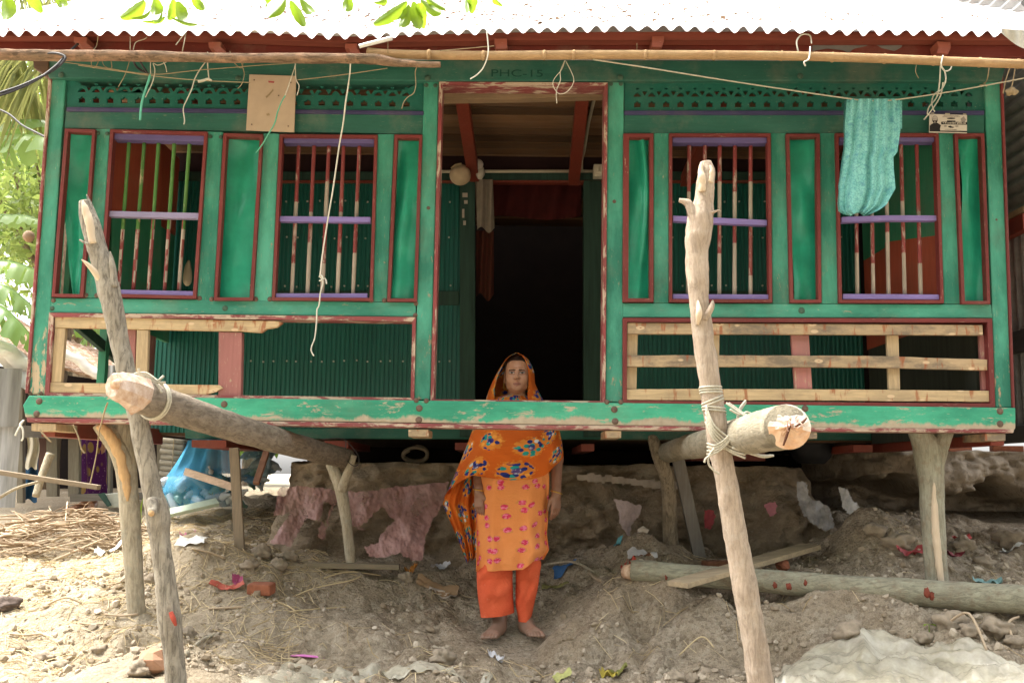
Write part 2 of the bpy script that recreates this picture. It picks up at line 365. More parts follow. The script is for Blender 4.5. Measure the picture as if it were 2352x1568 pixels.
# eroded earth plinth under the house
def plinth(name, xa, xb, ytop, Yt, topz=None, depth=2.6, seed=0, cave=0.0, mat=None, ends=True):
    L = P(xa, ytop, Yt); Rr = P(xb, ytop, Yt); zt = (L.z+Rr.z)/2 if topz is None else topz
    nx, ns = 150, 46
    vs = []
    for j in range(ns+16):
        for i in range(nx):
            u = i/(nx-1); x = L.x+(Rr.x-L.x)*u; e = min(u, 1-u)*abs(Rr.x-L.x)
            pull = 0
            if j < ns:
                s = j/(ns-1)
                if ends: pull = 1.0*max(0, 1-e/(.10+.42*s+.12*noise.noise(Vector((z0_ := s*5, seed, x > 0)))))**2
                z0 = float(gbase([(x, Yt-.3)])[0])-.12; z = z0+(zt-z0)*s
                y = Yt-.38*(1-s)**1.6+.02+pull
                if cave: s0 = .62+.20*noise.fractal(Vector((x*2.6, 3.3, seed)), .7, 2.1, 3); y += cave*max(0, min(1, (s0-s)*9))*max(0, 1-max(0, .22-s)*6)
                k = 0.15*noise.fractal(Vector((x*2.6, z*4, seed)), 0.7, 2.1, 5)+0.09*(noise.turbulence(Vector((x*7, z*9, seed)), 3, False)-.7)
                y += k*(1 if s < .97 else .5)
                vs.append((x, y, z+0.02*noise.noise(Vector((x*6, s*8, seed)))))
            else:
                t = (j-ns+1)/16; pull = 1.0*max(0, 1-e/.52)**2 if ends else 0; y = Yt+.02+pull+depth*t**1.5
                vs.append((x, y, zt+.02*noise.fractal(Vector((x*4, y*4, seed)), .8, 2, 3)))
    fs = [(j*nx+i, j*nx+i+1, (j+1)*nx+i+1, (j+1)*nx+i) for j in range(ns+15) for i in range(nx-1)]
    o = mk(name, (vs, fs), mat or MUD, smooth=True); o['kind'] = 'structure'; return o
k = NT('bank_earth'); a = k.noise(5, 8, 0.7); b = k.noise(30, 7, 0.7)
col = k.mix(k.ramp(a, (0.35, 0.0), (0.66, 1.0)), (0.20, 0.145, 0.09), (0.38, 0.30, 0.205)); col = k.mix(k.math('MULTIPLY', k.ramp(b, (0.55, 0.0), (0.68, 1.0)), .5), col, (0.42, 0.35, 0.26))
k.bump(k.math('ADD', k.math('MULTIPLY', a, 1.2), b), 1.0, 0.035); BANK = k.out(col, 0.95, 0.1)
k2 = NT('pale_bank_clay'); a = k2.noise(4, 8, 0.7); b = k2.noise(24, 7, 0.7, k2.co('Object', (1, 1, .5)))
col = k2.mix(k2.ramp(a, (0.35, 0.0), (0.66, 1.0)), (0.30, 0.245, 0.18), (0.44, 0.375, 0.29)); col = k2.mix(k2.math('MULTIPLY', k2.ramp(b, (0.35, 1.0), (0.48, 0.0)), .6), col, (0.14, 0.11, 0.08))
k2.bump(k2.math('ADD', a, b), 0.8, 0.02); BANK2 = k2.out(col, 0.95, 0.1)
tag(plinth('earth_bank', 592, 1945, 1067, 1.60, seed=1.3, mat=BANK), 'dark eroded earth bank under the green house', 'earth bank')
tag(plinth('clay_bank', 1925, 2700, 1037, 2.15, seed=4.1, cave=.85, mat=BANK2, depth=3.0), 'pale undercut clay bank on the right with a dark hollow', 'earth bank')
# ================================================================ materials for the house
GREEN = (0.030, 0.225, 0.148); GREEN2 = (0.019, 0.160, 0.108)
M_post = paint('green_paint_post', GREEN, 0.33, axis='Z', col2=GREEN2, under=(.50,.36,.24), fade=.8, low=(1.2,.09))
M_postl = paint('green_paint_peeling', GREEN, 0.26, axis='Z', col2=GREEN2, under=(.62,.49,.33), fade=.75, low=(.80,.27))
M_rail = paint('green_paint_rail', GREEN, 0.37, axis='X', col2=GREEN2, fade=.6)
M_head = paint('green_paint_header_shaded', (0.020,.118,.082), 0.10, axis='X', col2=(.019,.098,.072), dirt=.55, fade=.25)  # eave shade put into the darker green, besides real dirt
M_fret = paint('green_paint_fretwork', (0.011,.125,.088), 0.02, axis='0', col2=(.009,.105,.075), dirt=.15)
M_sheet = plain('green_sheet', (0.022, 0.33, 0.20), 0.28, 0.30, 5, 0.08, '0', 0.5)
M_sill = paint('green_paint_sill', (0.028,.295,.17), 0.50, axis='X', col2=(0.025,.24,.145), under=(.55,.46,.33), dirt=.35, mud=0.062, fade=.6)
M_red = paint('red_paint_trim_v', (0.205,.036,.032), 0.34, (.50,.33,.24), 'Z', dirt=.15)
M_redx = paint('red_paint_trim_h', (0.205,.036,.032), 0.40, (.50,.33,.24), 'X', dirt=.15)
M_pinkx = paint('worn_red_trim_h', (0.30,.075,.075), 0.66, (.58,.45,.34), 'X', dirt=.3)
M_pinkz = paint('worn_red_trim_v', (0.28,.06,.06), 0.58, (.58,.45,.34), 'Z', dirt=.2)
M_eave = paint('red_oxide_eave', (0.170,.026,.015), 0.05, (.4,.2,.12), 'X', dirt=.35)
M_redwood = paint('red_oxide_wood', (0.24,.045,.025), 0.1, (.4,.2,.12), 'Z', dirt=.2)
M_purp = paint('purple_paint', (0.270,.205,.50), 0.14, (.5,.4,.33), 'X', dirt=.12)
M_purpd = paint('purple_paint_faded', (0.055,.05,.135), 0.22, (.05,.13,.10), 'X', dirt=.3)
M_purph = paint('purple_paint_dark', (0.150,.115,.29), 0.16, (.3,.25,.25), 'X', dirt=.35)  # darker purple for the window heads
M_barg = paint('green_bar_paint', (0.10,.25,.055), 0.45, (.50,.40,.24), 'Z')
M_barr = paint('red_bar_paint', (0.27,.05,.045), 0.55, (.48,.36,.29), 'Z')
M_barw = plain('weathered_bar_wood', (0.46,.39,.31), 0.85, 0.45, 14, .3, 'Z')
M_raw = rawwood('pale_bare_wood', (0.60,.45,.26), 'X'); M_rawz = rawwood('pale_bare_wood_upright', (0.56,.42,.25), 'Z', stain=False)
M_rawd = rawwood('stained_bare_wood', (0.50,.37,.225), 'X', rot=.85)
M_pinkwood = paint('pink_stained_wood', (0.42,.17,.15), 0.45, (.55,.42,.28), 'Z')
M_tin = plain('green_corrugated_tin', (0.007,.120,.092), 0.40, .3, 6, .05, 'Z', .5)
M_dkwood = plain('dark_brown_boards', (0.13,.075,.042), .8, .5, 5, .3, 'X')
M_boards = rawwood('ceiling_boards', (0.21,.115,.058), 'X', stain=False)
_t = M_boards.node_tree; _oi = _t.nodes.new('ShaderNodeObjectInfo'); _hs = _t.nodes.new('ShaderNodeHueSaturation'); _mr = _t.nodes.new('ShaderNodeMapRange'); _mr.inputs[3].default_value = .45; _mr.inputs[4].default_value = 1.35
_pb = _t.nodes['Principled BSDF']; _lk = _pb.inputs['Base Color'].links[0].from_socket; _t.links.new(_oi.outputs['Random'], _mr.inputs[0]); _t.links.new(_mr.outputs[0], _hs.inputs['Value']); _t.links.new(_lk, _hs.inputs['Color']); _t.links.new(_hs.outputs[0], _pb.inputs['Base Color'])
M_bolt = plain('rusty_bolt', (0.17,.115,.085), .75, .5, 40, .4); M_boltg = plain('painted_bolt', (0.07,.13,.09), .7, .4, 40, .4)
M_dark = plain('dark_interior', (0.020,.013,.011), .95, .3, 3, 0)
M_inpost = plain('dark_green_painted_wood', (0.030,.075,.055), .7, .55, 6, .2, 'Z')
k = NT('galvanised_roof'); a = k.noise(2.2, 6, .65); b = k.noise(24, 7, .75); c = k.noise(5, 6, .7)
col = k.mix(k.ramp(a, (.4, 0.), (.7, 1.)), (.62, .60, .59), (.50, .42, .40)); col = k.mix(k.ramp(k.math('MULTIPLY', b, k.math('ADD', c, .45)), (.60, 0.), (.70, 1.)), col, (.20, .11, .07))
M_roof = k.out(col, .55, .4, .0)
# ================================================================ house
house = thing('stilt_house', 'green wooden house on stilts with red trim and white tin roof', 'house', P(1190, 985, .05))
def part(name, vf, mat, bev=.004, par=None, **kw): return mk(name, vf, mat, par or house, bevel=bev, **kw)
HX0, HX1 = P(58, 900, 0).x, P(2330, 936, 0).x
def ring(name, outer, wpx, Y0, Y1, mat, par=None, mats=None):
    """mitred moulding round an opening: outer = TL TR BR BL"""
    c = [Vector((x, y, 0)) for x, y in outer]; mb = MB(); fm = []
    wd = wpx if isinstance(wpx, (tuple, list)) else (wpx,)*4       # top right bottom left
    inn = [Vector((c[0].x+wd[3], c[0].y+wd[0], 0)), Vector((c[1].x-wd[1], c[1].y+wd[0], 0)), Vector((c[2].x-wd[1], c[2].y-wd[2], 0)), Vector((c[3].x+wd[3], c[3].y-wd[2], 0))]
    for i in range(4):
        j = (i+1) % 4; v, f = prism([(q.x, q.y) for q in (c[i], c[j], inn[j], inn[i])], Y0, Y1); mb.add(v, f); fm += [i % 2]*len(f)
    return mk(name, mb.g(), mat, par or house, bevel=.0045, mats=mats, fmat=None if mats is None else None) if mats is None else mk(name, mb.g(), mat, par or house, mats=mats, fmat=fm)
# posts
part('corner_post', prism([(120,150),(153,150),(103,905),(65,903)], 0, .10), M_postl, .006)
part('corner_post', prism([(2260,150),(2297,150),(2325,936),(2287,935)], 0, .10), M_post, .006)
part('edge_trim', prism([(112,160),(119.5,160),(64.5,903),(57,902)], -.012, .10), M_pinkz, .004)
part('edge_trim', prism([(2297.5,160),(2304,160),(2332,936),(2325.5,936)], -.012, .10), M_red, .004)
part('door_post', prism([(974,180),(1008,180),(988,918),(951,917)], .002, .10), M_post, .005)
part('door_post', prism([(1396,182),(1433,182),(1430,924),(1391,922)], .002, .10), M_post, .005)
# head beam with the faint letters
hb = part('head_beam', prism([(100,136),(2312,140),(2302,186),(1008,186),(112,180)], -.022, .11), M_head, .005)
part('beam_end', prism([(75,136),(110,136),(112,168),(95,166),(77,156)], -.035, .10), M_dkwood, .006)
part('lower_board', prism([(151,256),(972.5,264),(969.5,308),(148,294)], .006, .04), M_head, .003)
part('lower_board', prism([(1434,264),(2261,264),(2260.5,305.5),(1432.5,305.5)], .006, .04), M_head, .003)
part('purple_strip', prism([(153,246),(973,255),(972.7,263.5),(152,255.5)], -.004, .03), M_purpd, .003)
part('purple_strip', prism([(1434,254),(2261,254),(2261,263.5),(1434,263.5)], -.004, .03), M_purpd, .003)
# fretwork friezes with real cut-outs
def fret(name, corners, x0, ystar, n, pitch, tilt):
    bm = bmesh.new(); Yf = .014
    def loop(pts):
        v = [bm.verts.new(P(x, y, Yf)) for x, y in pts]
        for i in range(len(v)): bm.edges.new((v[i], v[(i+1) % len(v)]))
    loop(corners)
    for i in range(n):
        x = x0+i*pitch; y = ystar+i*pitch*tilt
        loop([(x-8,y+6.5),(x-7,y+1),(x-8.5,y-3.5),(x-4,y-4),(x,y-8.5),(x+4,y-4),(x+8.5,y-3.5),(x+7,y+1),(x+8,y+6.5)])
        loop([(x-9,y-17.5),(x-8,y-21),(x-4,y-25.5),(x,y-27),(x+4,y-25.5),(x+8,y-21),(x+9,y-17.5)])
        loop([(x-5,y-37),(x,y-33),(x+5,y-37),(x,y-38)])
        if i < n-1: xx = x+pitch/2; loop([(xx-6.5,y-30),(xx,y-20),(xx+6.5,y-30),(xx,y-31.5)])
    bmesh.ops.triangle_fill(bm, edges=bm.edges[:], use_beauty=True, use_dissolve=False, normal=(0, -1, 0))
    r = bmesh.ops.extrude_face_region(bm, geom=bm.faces[:])
    for v in r['geom']:
        if isinstance(v, bmesh.types.BMVert): v.co.y += .016
    bmesh.ops.recalc_face_normals(bm, faces=bm.faces[:])
    bm.verts.index_update(); vs = [v.co.copy() for v in bm.verts]; fs = [tuple(v.index for v in f.verts) for f in bm.faces]; bm.free()
    return part(name, (vs, fs), M_fret, 0)
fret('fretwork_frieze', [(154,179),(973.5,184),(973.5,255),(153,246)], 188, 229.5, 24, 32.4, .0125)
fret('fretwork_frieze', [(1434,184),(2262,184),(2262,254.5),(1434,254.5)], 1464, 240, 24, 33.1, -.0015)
# rails, sill beam
part('mid_rail', prism([(113,684),(955,694.5),(955,727),(112,717.5)], .003, .09), paint('green_paint_rail_worn', GREEN, 0.40, axis='X', col2=GREEN2, fade=.6), .005)
part('mid_rail', prism([(1430.5,696),(2277,699),(2280,730),(1430.5,728.5)], .003, .09), M_rail, .005)
sill = part('sill_beam', prism([(66,908),(1190,922),(2333,936),(2333,984),(2328,988),(1190,974),(58,958),(52,930)], -.030, .095), M_sill, .006)
part('sill_trim', prism([(60,959.5),(1190,975),(2330,985.5),(2328,994),(1190,985),(62,969)], -.038, .09), M_pinkx, .004)
# openings
W = {1: [(253,297),(476,303),(450,686),(228,681)], 2: [(642,308.5),(867,310),(856,691),(624,690)], 3: [(1537,306.5),(1770,306.5),(1774,694.5),(1537,693.5)], 4: [(1919,306),(2156,306),(2168,696),(1927,695.5)]}
PN = {1: [(149,295.5),(219,297.5),(191,682.5),(118.5,681)], 2: [(513,306),(604,309),(581,690),(491,690)], 3: [(906,309.5),(970,310),(957.5,692.5),(889,692.5)], 4: [(1432,307),(1501,307),(1501,693),(1430,693)], 5: [(1806,307.5),(1883,307.5),(1887,695),(1815,695)], 6: [(2193,306.5),(2261,306.5),(2275,698),(2209,698)]}
STI = [[(219.4,296),(252.6,296),(227.6,685),(191.4,683.5)],[(476.4,302),(512.6,303),(490.6,691),(450.4,689)],[(604.4,306),(641.6,307),(623.6,691),(581.4,691)],[(867.4,308),(905.6,308),(888.6,693),(856.4,693)],[(1501.4,305.8),(1536.6,305.8),(1536.6,696),(1501.4,696)],[(1770.4,305.8),(1805.6,305.8),(1814.6,697),(1774.4,697)],[(1883.4,305.8),(1918.6,305.8),(1926.6,697),(1887.4,697)],[(2156.4,305.8),(2192.6,305.8),(2208.6,698),(2168.4,698)]]
for i, s in enumerate(STI):
    part('stile', prism(s, .007, .085), M_post, .004)
BT = {1: [297,332,365,401,436], 2: [687,722,756,790,826], 3: [1583,1619,1653,1688,1724], 4: [1965,2000,2034,2069,2105]}
BB = {1: [272,306,341,378,411], 2: [670,706,740,775,811], 3: [1580,1616,1652,1687,1724], 4: [1969,2006,2041,2078,2115]}
CR = {1: [(247,484),(458,489),(457,502),(246,497)], 2: [(643,496),(851,498),(851,510.5),(642,508.5)], 3: [(1546,495),(1762,505),(1762,518),(1546,508)], 4: [(1933,498),(2040,494),(2152,494.5),(2152,507),(2040,506.5),(1933,510.5)]}
PURP = {1: ([(261,304.5),(469,309.5),(468,325),(260,320)], [(233,664),(445,668.5),(444.5,679),(232.5,675)]), 2: ([(652,314.5),(860,315.5),(859,329),(651,328)], [(633,673.5),(844,673.5),(844,684.5),(633,684.5)]), 3: ([(1545,314),(1763,314),(1763,328.5),(1545,327.5)], [(1545,675),(1766,676),(1766,687.5),(1545,686.5)]), 4: ([(1927,313),(2149,313),(2150,325.5),(1928,325.5)], [(1936,674.5),(2157,676),(2157.5,688),(1935.5,687)])}
for q, c in W.items():
    fr = ring('window_frame', c, 7.2, -.014, .03, M_red, mats=[M_redx, M_red])
    fr['label'] = ['', 'window frame with green bars', 'window frame with a string hanging before it', 'window frame behind the tall pole', 'window frame half hidden by the teal cloth'][q]
    part('window_head', prism(PURP[q][0], .004, .065), M_purph, .003, fr)
    part('window_sill', prism(PURP[q][1], .002, .065), M_purp, .003, fr)
    part('cross_rail', prism(CR[q], .006, .045), M_purp if q > 1 else paint('lilac_worn', (.34,.30,.48), .35, (.16,.28,.16), 'X'), .003, fr)
    y0 = PURP[q][0][2][1]-3; y1 = PURP[q][1][0][1]+3
    for a, b in zip(BT[q], BB[q]):
        A = P(a, y0, .055); B = P(b, y1, .055); r = S(a, 500, .05)*4.7
        n = 8; cut1 = rnd.uniform(.2, .45); cut2 = rnd.uniform(.62, .9)
        v, f = tube([(A.lerp(B, t), r*rnd.uniform(.93, 1.05)) for t in (0, .2, .4, .6, .8, 1)], n, .05, 30, 3)
        fm = []
        for ff in f[:-2]:
            t = (A.z-v[ff[0]][2])/(A.z-B.z)
            if q == 1: fm.append(0 if t < rnd.uniform(.5, .62) else 1 if rnd.random() < .75 else 2)
            else: fm.append(1 if (t < cut1 or .5 < t < cut2-.05) else 2)
        fm += [0, 0] if q == 1 else [1, 1]
        part('window_bar', (v, f), M_barg, 0, fr, smooth=True, mats=[M_barg, M_barr, M_barw], fmat=fm)
for q, c in PN.items():
    fr = ring('panel_frame', c, (7.5, 7.5, 7, 7.5) if q != 4 else (9, 9, 8, 13), -.016, .026, M_red, mats=[M_redx, M_red])
    L0 = c[0][0]+7; R0 = c[1][0]-7; L1 = c[3][0]+7; R1 = c[2][0]-7; T = c[0][1]+7; Bm = c[2][1]-6
    def sh(u, v, q=q):
        l = L0+(L1-L0)*v; r = R0+(R1-R0)*v; wob = .012*math.sin(3.1*u+4*v+q)+.006*math.sin(9*v+2*u+q)+.014*noise.noise(Vector((u*2, v*5, q*3.1)))
        if q == 1: l = l+max(0, v-.32)**1.25*62
        if q == 4: wob += .03*math.exp(-((u-.62-.15*math.sin(v*4))/.16)**2)*(1-.5*v); l += 6*math.sin(v*5)
        if q == 3: wob += .02*math.exp(-((u-.35-.1*math.sin(v*5))/.3)**2)
        p = P(l+(r-l)*u, T+(Bm-T)*v, .04); return Vector((p.x, p.y-wob, p.z))
    part('panel_sheet', grid(14, 40, sh), M_sheet, 0, fr, smooth=True)
# door opening trim, opening trims below the rail
ring('door_frame', [(1008.5,188),(1396,190),(1390.5,929),(988.5,925)], (7, 7.5, 8.5, 8), -.016, .10, M_pinkz, mats=[M_pinkx, M_pinkz])
ring('opening_trim', [(112.5,718),(955,728),(951,922.5),(102.5,911)], (9.5, 8, 9.5, 10), -.016, .08, M_pinkz, mats=[M_pinkx, M_pinkz])
ring('opening_trim', [(1430.5,730),(2279,731),(2286,935),(1430.5,928.5)], (9, 11, 9, 9.5), -.016, .08, M_red, mats=[M_redx, M_red])
# railings
r1 = part('railing', prism([(126,727),(640,737),(649,741),(636,751),(612,755),(600,764),(560,761),(126,752)], -.006, .022), M_raw, .003)
part('rail_board', prism([(114,878),(250,880),(505,884),(512,891),(495,900),(470,907),(114,901)], -.006, .022), M_raw, .003, r1)
part('upright', prism([(126,752.5),(150,753),(140,878),(117,878)], 0, .03), M_rawz, .003, r1)
part('upright', prism([(314,757),(341,757.5),(337,881),(310,881)], 0, .03), M_rawz, .003, r1)
part('upright', prism([(502,761.5),(556,763),(553,912),(501,911)], .004, .05), M_pinkwood, .004, r1)
part('upright', prism([(292,756.5),(312,757),(309,880.5),(296,880.5)], .024, .05), M_pinkwood, .003, r1)
def slat(tab_t, tab_b, x0, x1, n=24):
    xs = [x0+(x1-x0)*i/n for i in range(n+1)]
    return [(x, inter(tab_t, x)+rnd.uniform(-.5, .5)) for x in xs]+[(x, inter(tab_b, x)+rnd.uniform(-.5, .5)) for x in xs[::-1]]
r2 = part('railing', prism([(1441,741),(2257,746),(2258,769.5),(1441,766.5)], -.004, .025), M_rawd, .003)
part('rail_board', prism(slat([(1440,815.5),(1700,815.5),(2000,817),(2268,825)], [(1440,842),(1700,842),(2000,843.5),(2268,850.5)], 1440, 2268), -.004, .025), M_rawd, .003, r2)
part('rail_board', prism(slat([(1438,893),(1800,893),(2275,897)], [(1438,918.5),(1800,919),(2275,922.5)], 1438, 2275), -.004, .025), M_raw, .003, r2)
for c, mtx in (([(1441,767),(1465,767),(1462,893),(1439,893)], M_rawz), ([(1635,767),(1653,767),(1651,893),(1634,893)], M_rawz), ([(1817,768),(1858,768),(1866,893),(1826,893)], M_pinkwood), ([(2037,769),(2064,769),(2068,895),(2042,895)], M_rawz), ([(2250,769),(2262,769),(2268,896),(2256,896)], M_pinkwood)):
    part('upright', prism(c, .026, .05), mtx, .003, r2)
# bolts
bolts = [(123,690,6),(120,708,6),(197,678,6),(222,678,6),(458,685,6),(486,687,6),(587,687,6),(620,687,6),(853,690,6),(883,690,6),(955.5,697,6),(954,724,6),(517,708,7),(70,902,6),(95,902,6),(90,921,8),(84,950,8),(515,928,8),(956,919,6),(979,920,6),(963,937,8),(962,964,8),(1394,923,6),(1426,923,6),(1411,940,8),(1413,967,8),(1849,938,8),(2297,944,8),(2297,973,8),(1841,713,8),(2288,505,5),(225,306,5),(246,307,5),(483,314,5),(507,315,5),(979,196,6),(1000,197,6),(1403,193,6),(1426,193,6),(140,172,7),(984,478,5),(1411,463,5),(982,180,7),(1425,178,7),(1838,175,7),(547,180,7)]
for x, y, r in bolts:
    p = P(x, y, -.030 if (y > 908 or y < 182) else .004); p.y -= .0006; R = r*S(x, y, 0); n = 10
    vs = [p+Vector((0, -.38*R, 0))]; fs = []
    for k in range(1, 4):
        a = k/3*math.pi/2
        vs += [p+Vector((R*math.sin(a)*math.cos(t*2*math.pi/n), -.38*R*math.cos(a)+.0012*(k == 3), R*math.sin(a)*math.sin(t*2*math.pi/n))) for t in range(n)]
    fs += [(0, 1+(i+1) % n, 1+i) for i in range(n)]
    for k in range(2): fs += [(1+k*n+i, 1+k*n+(i+1) % n, 1+(k+1)*n+(i+1) % n, 1+(k+1)*n+i) for i in range(n)]
    part('bolt', (vs, fs), M_boltg if (y < 330 or 700 < y < 720) else M_bolt, 0, smooth=True)
# joist ends under the sill
for x0, x1, y in ((72,128,972),(938,984,985.5),(1390,1427,988.5),(1845,1877,990),(2263,2310,995)):
    part('joist', prism(rect(x0, y, x1, y+17), -.028, .22), M_rawd if x0 > 100 else M_rawz, .003)
# ---------------------------------------------------------------- veranda inside
YB = 1.62
bx = lambda *a, **k: box(*a, **k)
def span(px0, py0, px1, py1, Y0, Y1): return prism(rect(px0, py0, px1, py1), Y0, Y1)
ZF = P(1190, 985, 0).z; ZT = P(1190, 150, 0).z
part('floor_beam', prism([(425,983),(2012,986),(2012,1011),(425,1006)], YB, YB+.12), paint('green_paint_floor_beam', (.02,.13,.09), .06, axis='X', dirt=.45), .005)
part('side_beam', bar(P(112,980,.10), Vector((HX0+.06, YB+.1, P(112,975,.1).z)), .07, .10), M_redwood, .004)
part('side_beam', bar(P(2290,1000,.10), Vector((HX1-.06, YB+.1, P(2290,1000,.1).z)), .07, .10), M_redwood, .004)
for x0, x1, y in ((1045,1095,1016),(1335,1365,1019),(1590,1640,1020),(1960,2005,1021),(745,800,1012),(440,520,1010)):
    part('bearer', prism(rect(x0, y, x1, y+17), YB-.2, YB+.8), M_redwood, .003)
# floor of the inner room and inner corrugated wall
part('room_floor', box((0, 2.9, ZF+.03), (HX1-HX0-.12, 2.44, .04)), M_dkwood, 0)
def corr(px0, px1, py0, py1, Y, pitch=.030, amp=.006, mat=M_tin, name='corrugated_wall'):
    a = P(px0, py0, Y); b = P(px1, py1, Y); nn = max(2, int((b.x-a.x)/pitch*6)); vs = []; fs = []
    for i in range(nn+1):
        x = a.x+(b.x-a.x)*i/nn; ph = (x/pitch) % 1.0; y = Y-(amp if .08 < ph < .55 else 0)
        vs += [(x, y, a.z), (x, y, b.z)]
    fs = [(2*i, 2*i+1, 2*i+3, 2*i+2) for i in range(nn)]
    return part(name, (vs, fs), mat, 0)
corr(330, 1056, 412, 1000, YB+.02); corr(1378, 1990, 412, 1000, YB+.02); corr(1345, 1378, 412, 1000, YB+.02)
part('inner_head_beam', span(140, 394, 2240, 414, YB-.01, YB+.06), M_inpost, .003)
part('inner_trim', span(560, 414.5, 1960, 418, YB-.02, YB+.05), M_redwood, 0)
part('inner_mid_rail', span(340, 668, 1054, 700, YB-.005, YB+.05), M_inpost, .003); part('inner_mid_rail', span(1382, 668, 1960, 700, YB-.005, YB+.05), M_inpost, .003)
for x0, x1 in ((1056,1091),(1341,1381)): part('inner_door_post', span(x0, 414.5, x1, 1003, YB-.03, YB+.08), M_inpost, .004)
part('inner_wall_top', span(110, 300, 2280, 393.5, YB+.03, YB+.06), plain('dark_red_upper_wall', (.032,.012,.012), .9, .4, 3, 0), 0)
# screws on the tin
mb = MB()
for y in (463, 546, 657, 829):
    for x in list(range(575, 1055, 27))+list(range(1392, 1960, 30)):
        p = P(x+rnd.uniform(-6, 6), y+rnd.uniform(-2, 2), YB-.008); v, f = box(p, (.011, .012, .011)); mb.add(v, f)
w_ = part('screws', mb.g(), plain('zinc_screw', (.45,.45,.40), .5, .2, 9, 0), .002); w_['kind'] = 'stuff'
# side walls of the veranda: red above, green below
def sidewall(X, top_mat, low_mat, zsplit, yb0, yb1, nm):
    part(nm, box((X, (yb0+yb1)/2, (zsplit+ZT)/2), (.03, yb1-yb0, ZT-zsplit)), top_mat, 0)
    zl = P(1190, 700, 0).z; part(nm, box((X, (yb0+yb1)/2, (zsplit+zl)/2-.002), (.028, yb1-yb0, zsplit-zl-.004)), low_mat, 0)
Xl = HX0+.12; Xr = HX1-.12
M_rw = paint('faded_red_boards', (.46,.095,.050), .1, (.4,.2,.12), 'Z', dirt=.2); M_gw = paint('dark_green_boards', (.045,.26,.14), .06, (.3,.25,.15), 'Z', dirt=.35)
sidewall(Xl, M_rw, M_gw, P(315, 486, 1.0).z, .10, YB, 'side_wall')
sidewall(Xr, M_gw, M_rw, P(2100, 548, 1.0).z, .10, YB, 'side_wall')
zl = P(1190, 700, 0).z
part('side_wall', box((Xr, .85, (zl+ZF)/2), (.03, 1.5, zl-ZF)), plain('dark_side_boards', (.05,.055,.04), .8, .5, 6, .2, 'Z'), 0)
part('side_brace', bar((Xl, .10, zl-.05), (Xl, YB, ZF+.25), .03, .06), M_inpost, .003)
part('side_post', box((Xl, .62, (zl+ZF)/2), (.045, .045, zl-ZF)), M_gw, .003)
part('side_post', box((Xl, 1.3, (zl+ZF)/2), (.05, .1, zl-ZF)), M_pinkwood, .003)
for nm, a, b, ysp, tm, lm in (('inner_shutter', 256, 366, (486, 494), M_rw, M_gw), ('inner_shutter', 2034, 2158, (556, 540), M_gw, M_rw)):
    ya, yb_ = (.11, .50) if a < 1000 else (.50, .11)
    for y0, y1, mt_ in (((318, 316), ysp, tm), (ysp, (672, 676), lm)):
        q = [P(a, y0[0], ya), P(b, y0[1], yb_), P(b, y1[1], yb_), P(a, y1[0], ya)]; part(nm, (q+[p+Vector((.004, .02, 0)) for p in q], [(3, 2, 1, 0), (4, 5, 6, 7), (0, 1, 5, 4), (1, 2, 6, 5), (2, 3, 7, 6), (3, 0, 4, 7)]), mt_, 0)
# closed back room
zc = P(1190, 240, .55).z
for nm, c, s in (('room_wall', (0, 4.1, ZF+1.2), (HX1-HX0, .05, 2.4)), ('underfloor_blackout', (.55, 4.1, .85), (4.8, .05, .58)), ('room_wall', (HX0+.10, 2.9, ZF+1.2), (.05, 2.36, 2.4)), ('room_wall', (HX1-.10, 2.9, ZF+1.2), (.05, 2.36, 2.4))):  # panel below the floor is added to keep the void dark
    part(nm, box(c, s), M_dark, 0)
# ceiling boards, cross beam, rafters
nb = 24; mbd = []
for i in range(nb):
    y0 = .42+i*(YB+1.9-.42)/nb; part('ceiling_board', box((0, y0+.12, zc+.07+rnd.uniform(-.012, .012)), (HX1-HX0-.1, (YB+1.9-.42)/nb-.010, .02)), M_boards, 0)
part('ceiling_beam', prism([(1000,196),(1400,196),(1400,220),(1200,226),(1000,229)], .36, .43), rawwood('beam_wood', (.40,.27,.16), 'X', stain=False), .004)
zr = zc+.02
part('ceiling_rafter', bar((P(1060,235,.45).x, .45, zr), (P(1090,360,YB).x, YB+.02, zr-.14), .075, .07), M_redwood, .004)
part('ceiling_rafter', bar((P(1338,225,.45).x, .45, zr), (P(1318,372,YB).x, YB+.02, zr-.14), .075, .07), M_redwood, .004)
for px in (420, 1660, 2000): part('ceiling_rafter', bar((P(px,235,.45).x, .45, zr), (P(px,300,.45).x, YB+.02, zr-.14), .075, .07), M_redwood, .004)
# ---------------------------------------------------------------- eave and roof
YE = -.56
E0 = P(0, 74, YE); zE = (P(1176, 72, YE)).z+.019
def roofw(x): return .0115*math.cos(2*math.pi*x/.076)
SL = math.radians(31)
def roofpt(u, v):
    x = -2.72+u*6.3; d = v*4.3; px = 1176+x/4.4*2250
    tilt = .0085*x; sag = .010*math.sin(x*1.3+.7)+.006*noise.noise(Vector((x*1.1, d*.3, 0)))-.018*math.exp(-((px-820)/120)**2)+.012*math.exp(-((px-1620)/200)**2)
    jag = .012*noise.noise(Vector((math.floor(x/.76)*3.7, 0, 1)))+(.008*noise.noise(Vector((x*9, 2, 1))) if d < .05 else 0)
    h = roofw(x+.012*noise.noise(Vector((x*2.2, 7, 1))))*(1.1+.5*noise.noise(Vector((x*4, 5, 1)))); tilt -= .42*max(0, .055-d)+.014*max(0, noise.noise(Vector((x*2.7, 1, 6))))*(d < .1)
    dd = max(d+jag*(1 if d < .5 else 0), -.05)
    return Vector((x, YE+dd*math.cos(SL)-h*math.sin(SL), zE+tilt+sag+dd*math.sin(SL)+h*math.cos(SL)))
vsr = []; nu = 83*12; rows = [0, .004, .012, .03, .06, .12, .2, .3, .45, .7, 1]
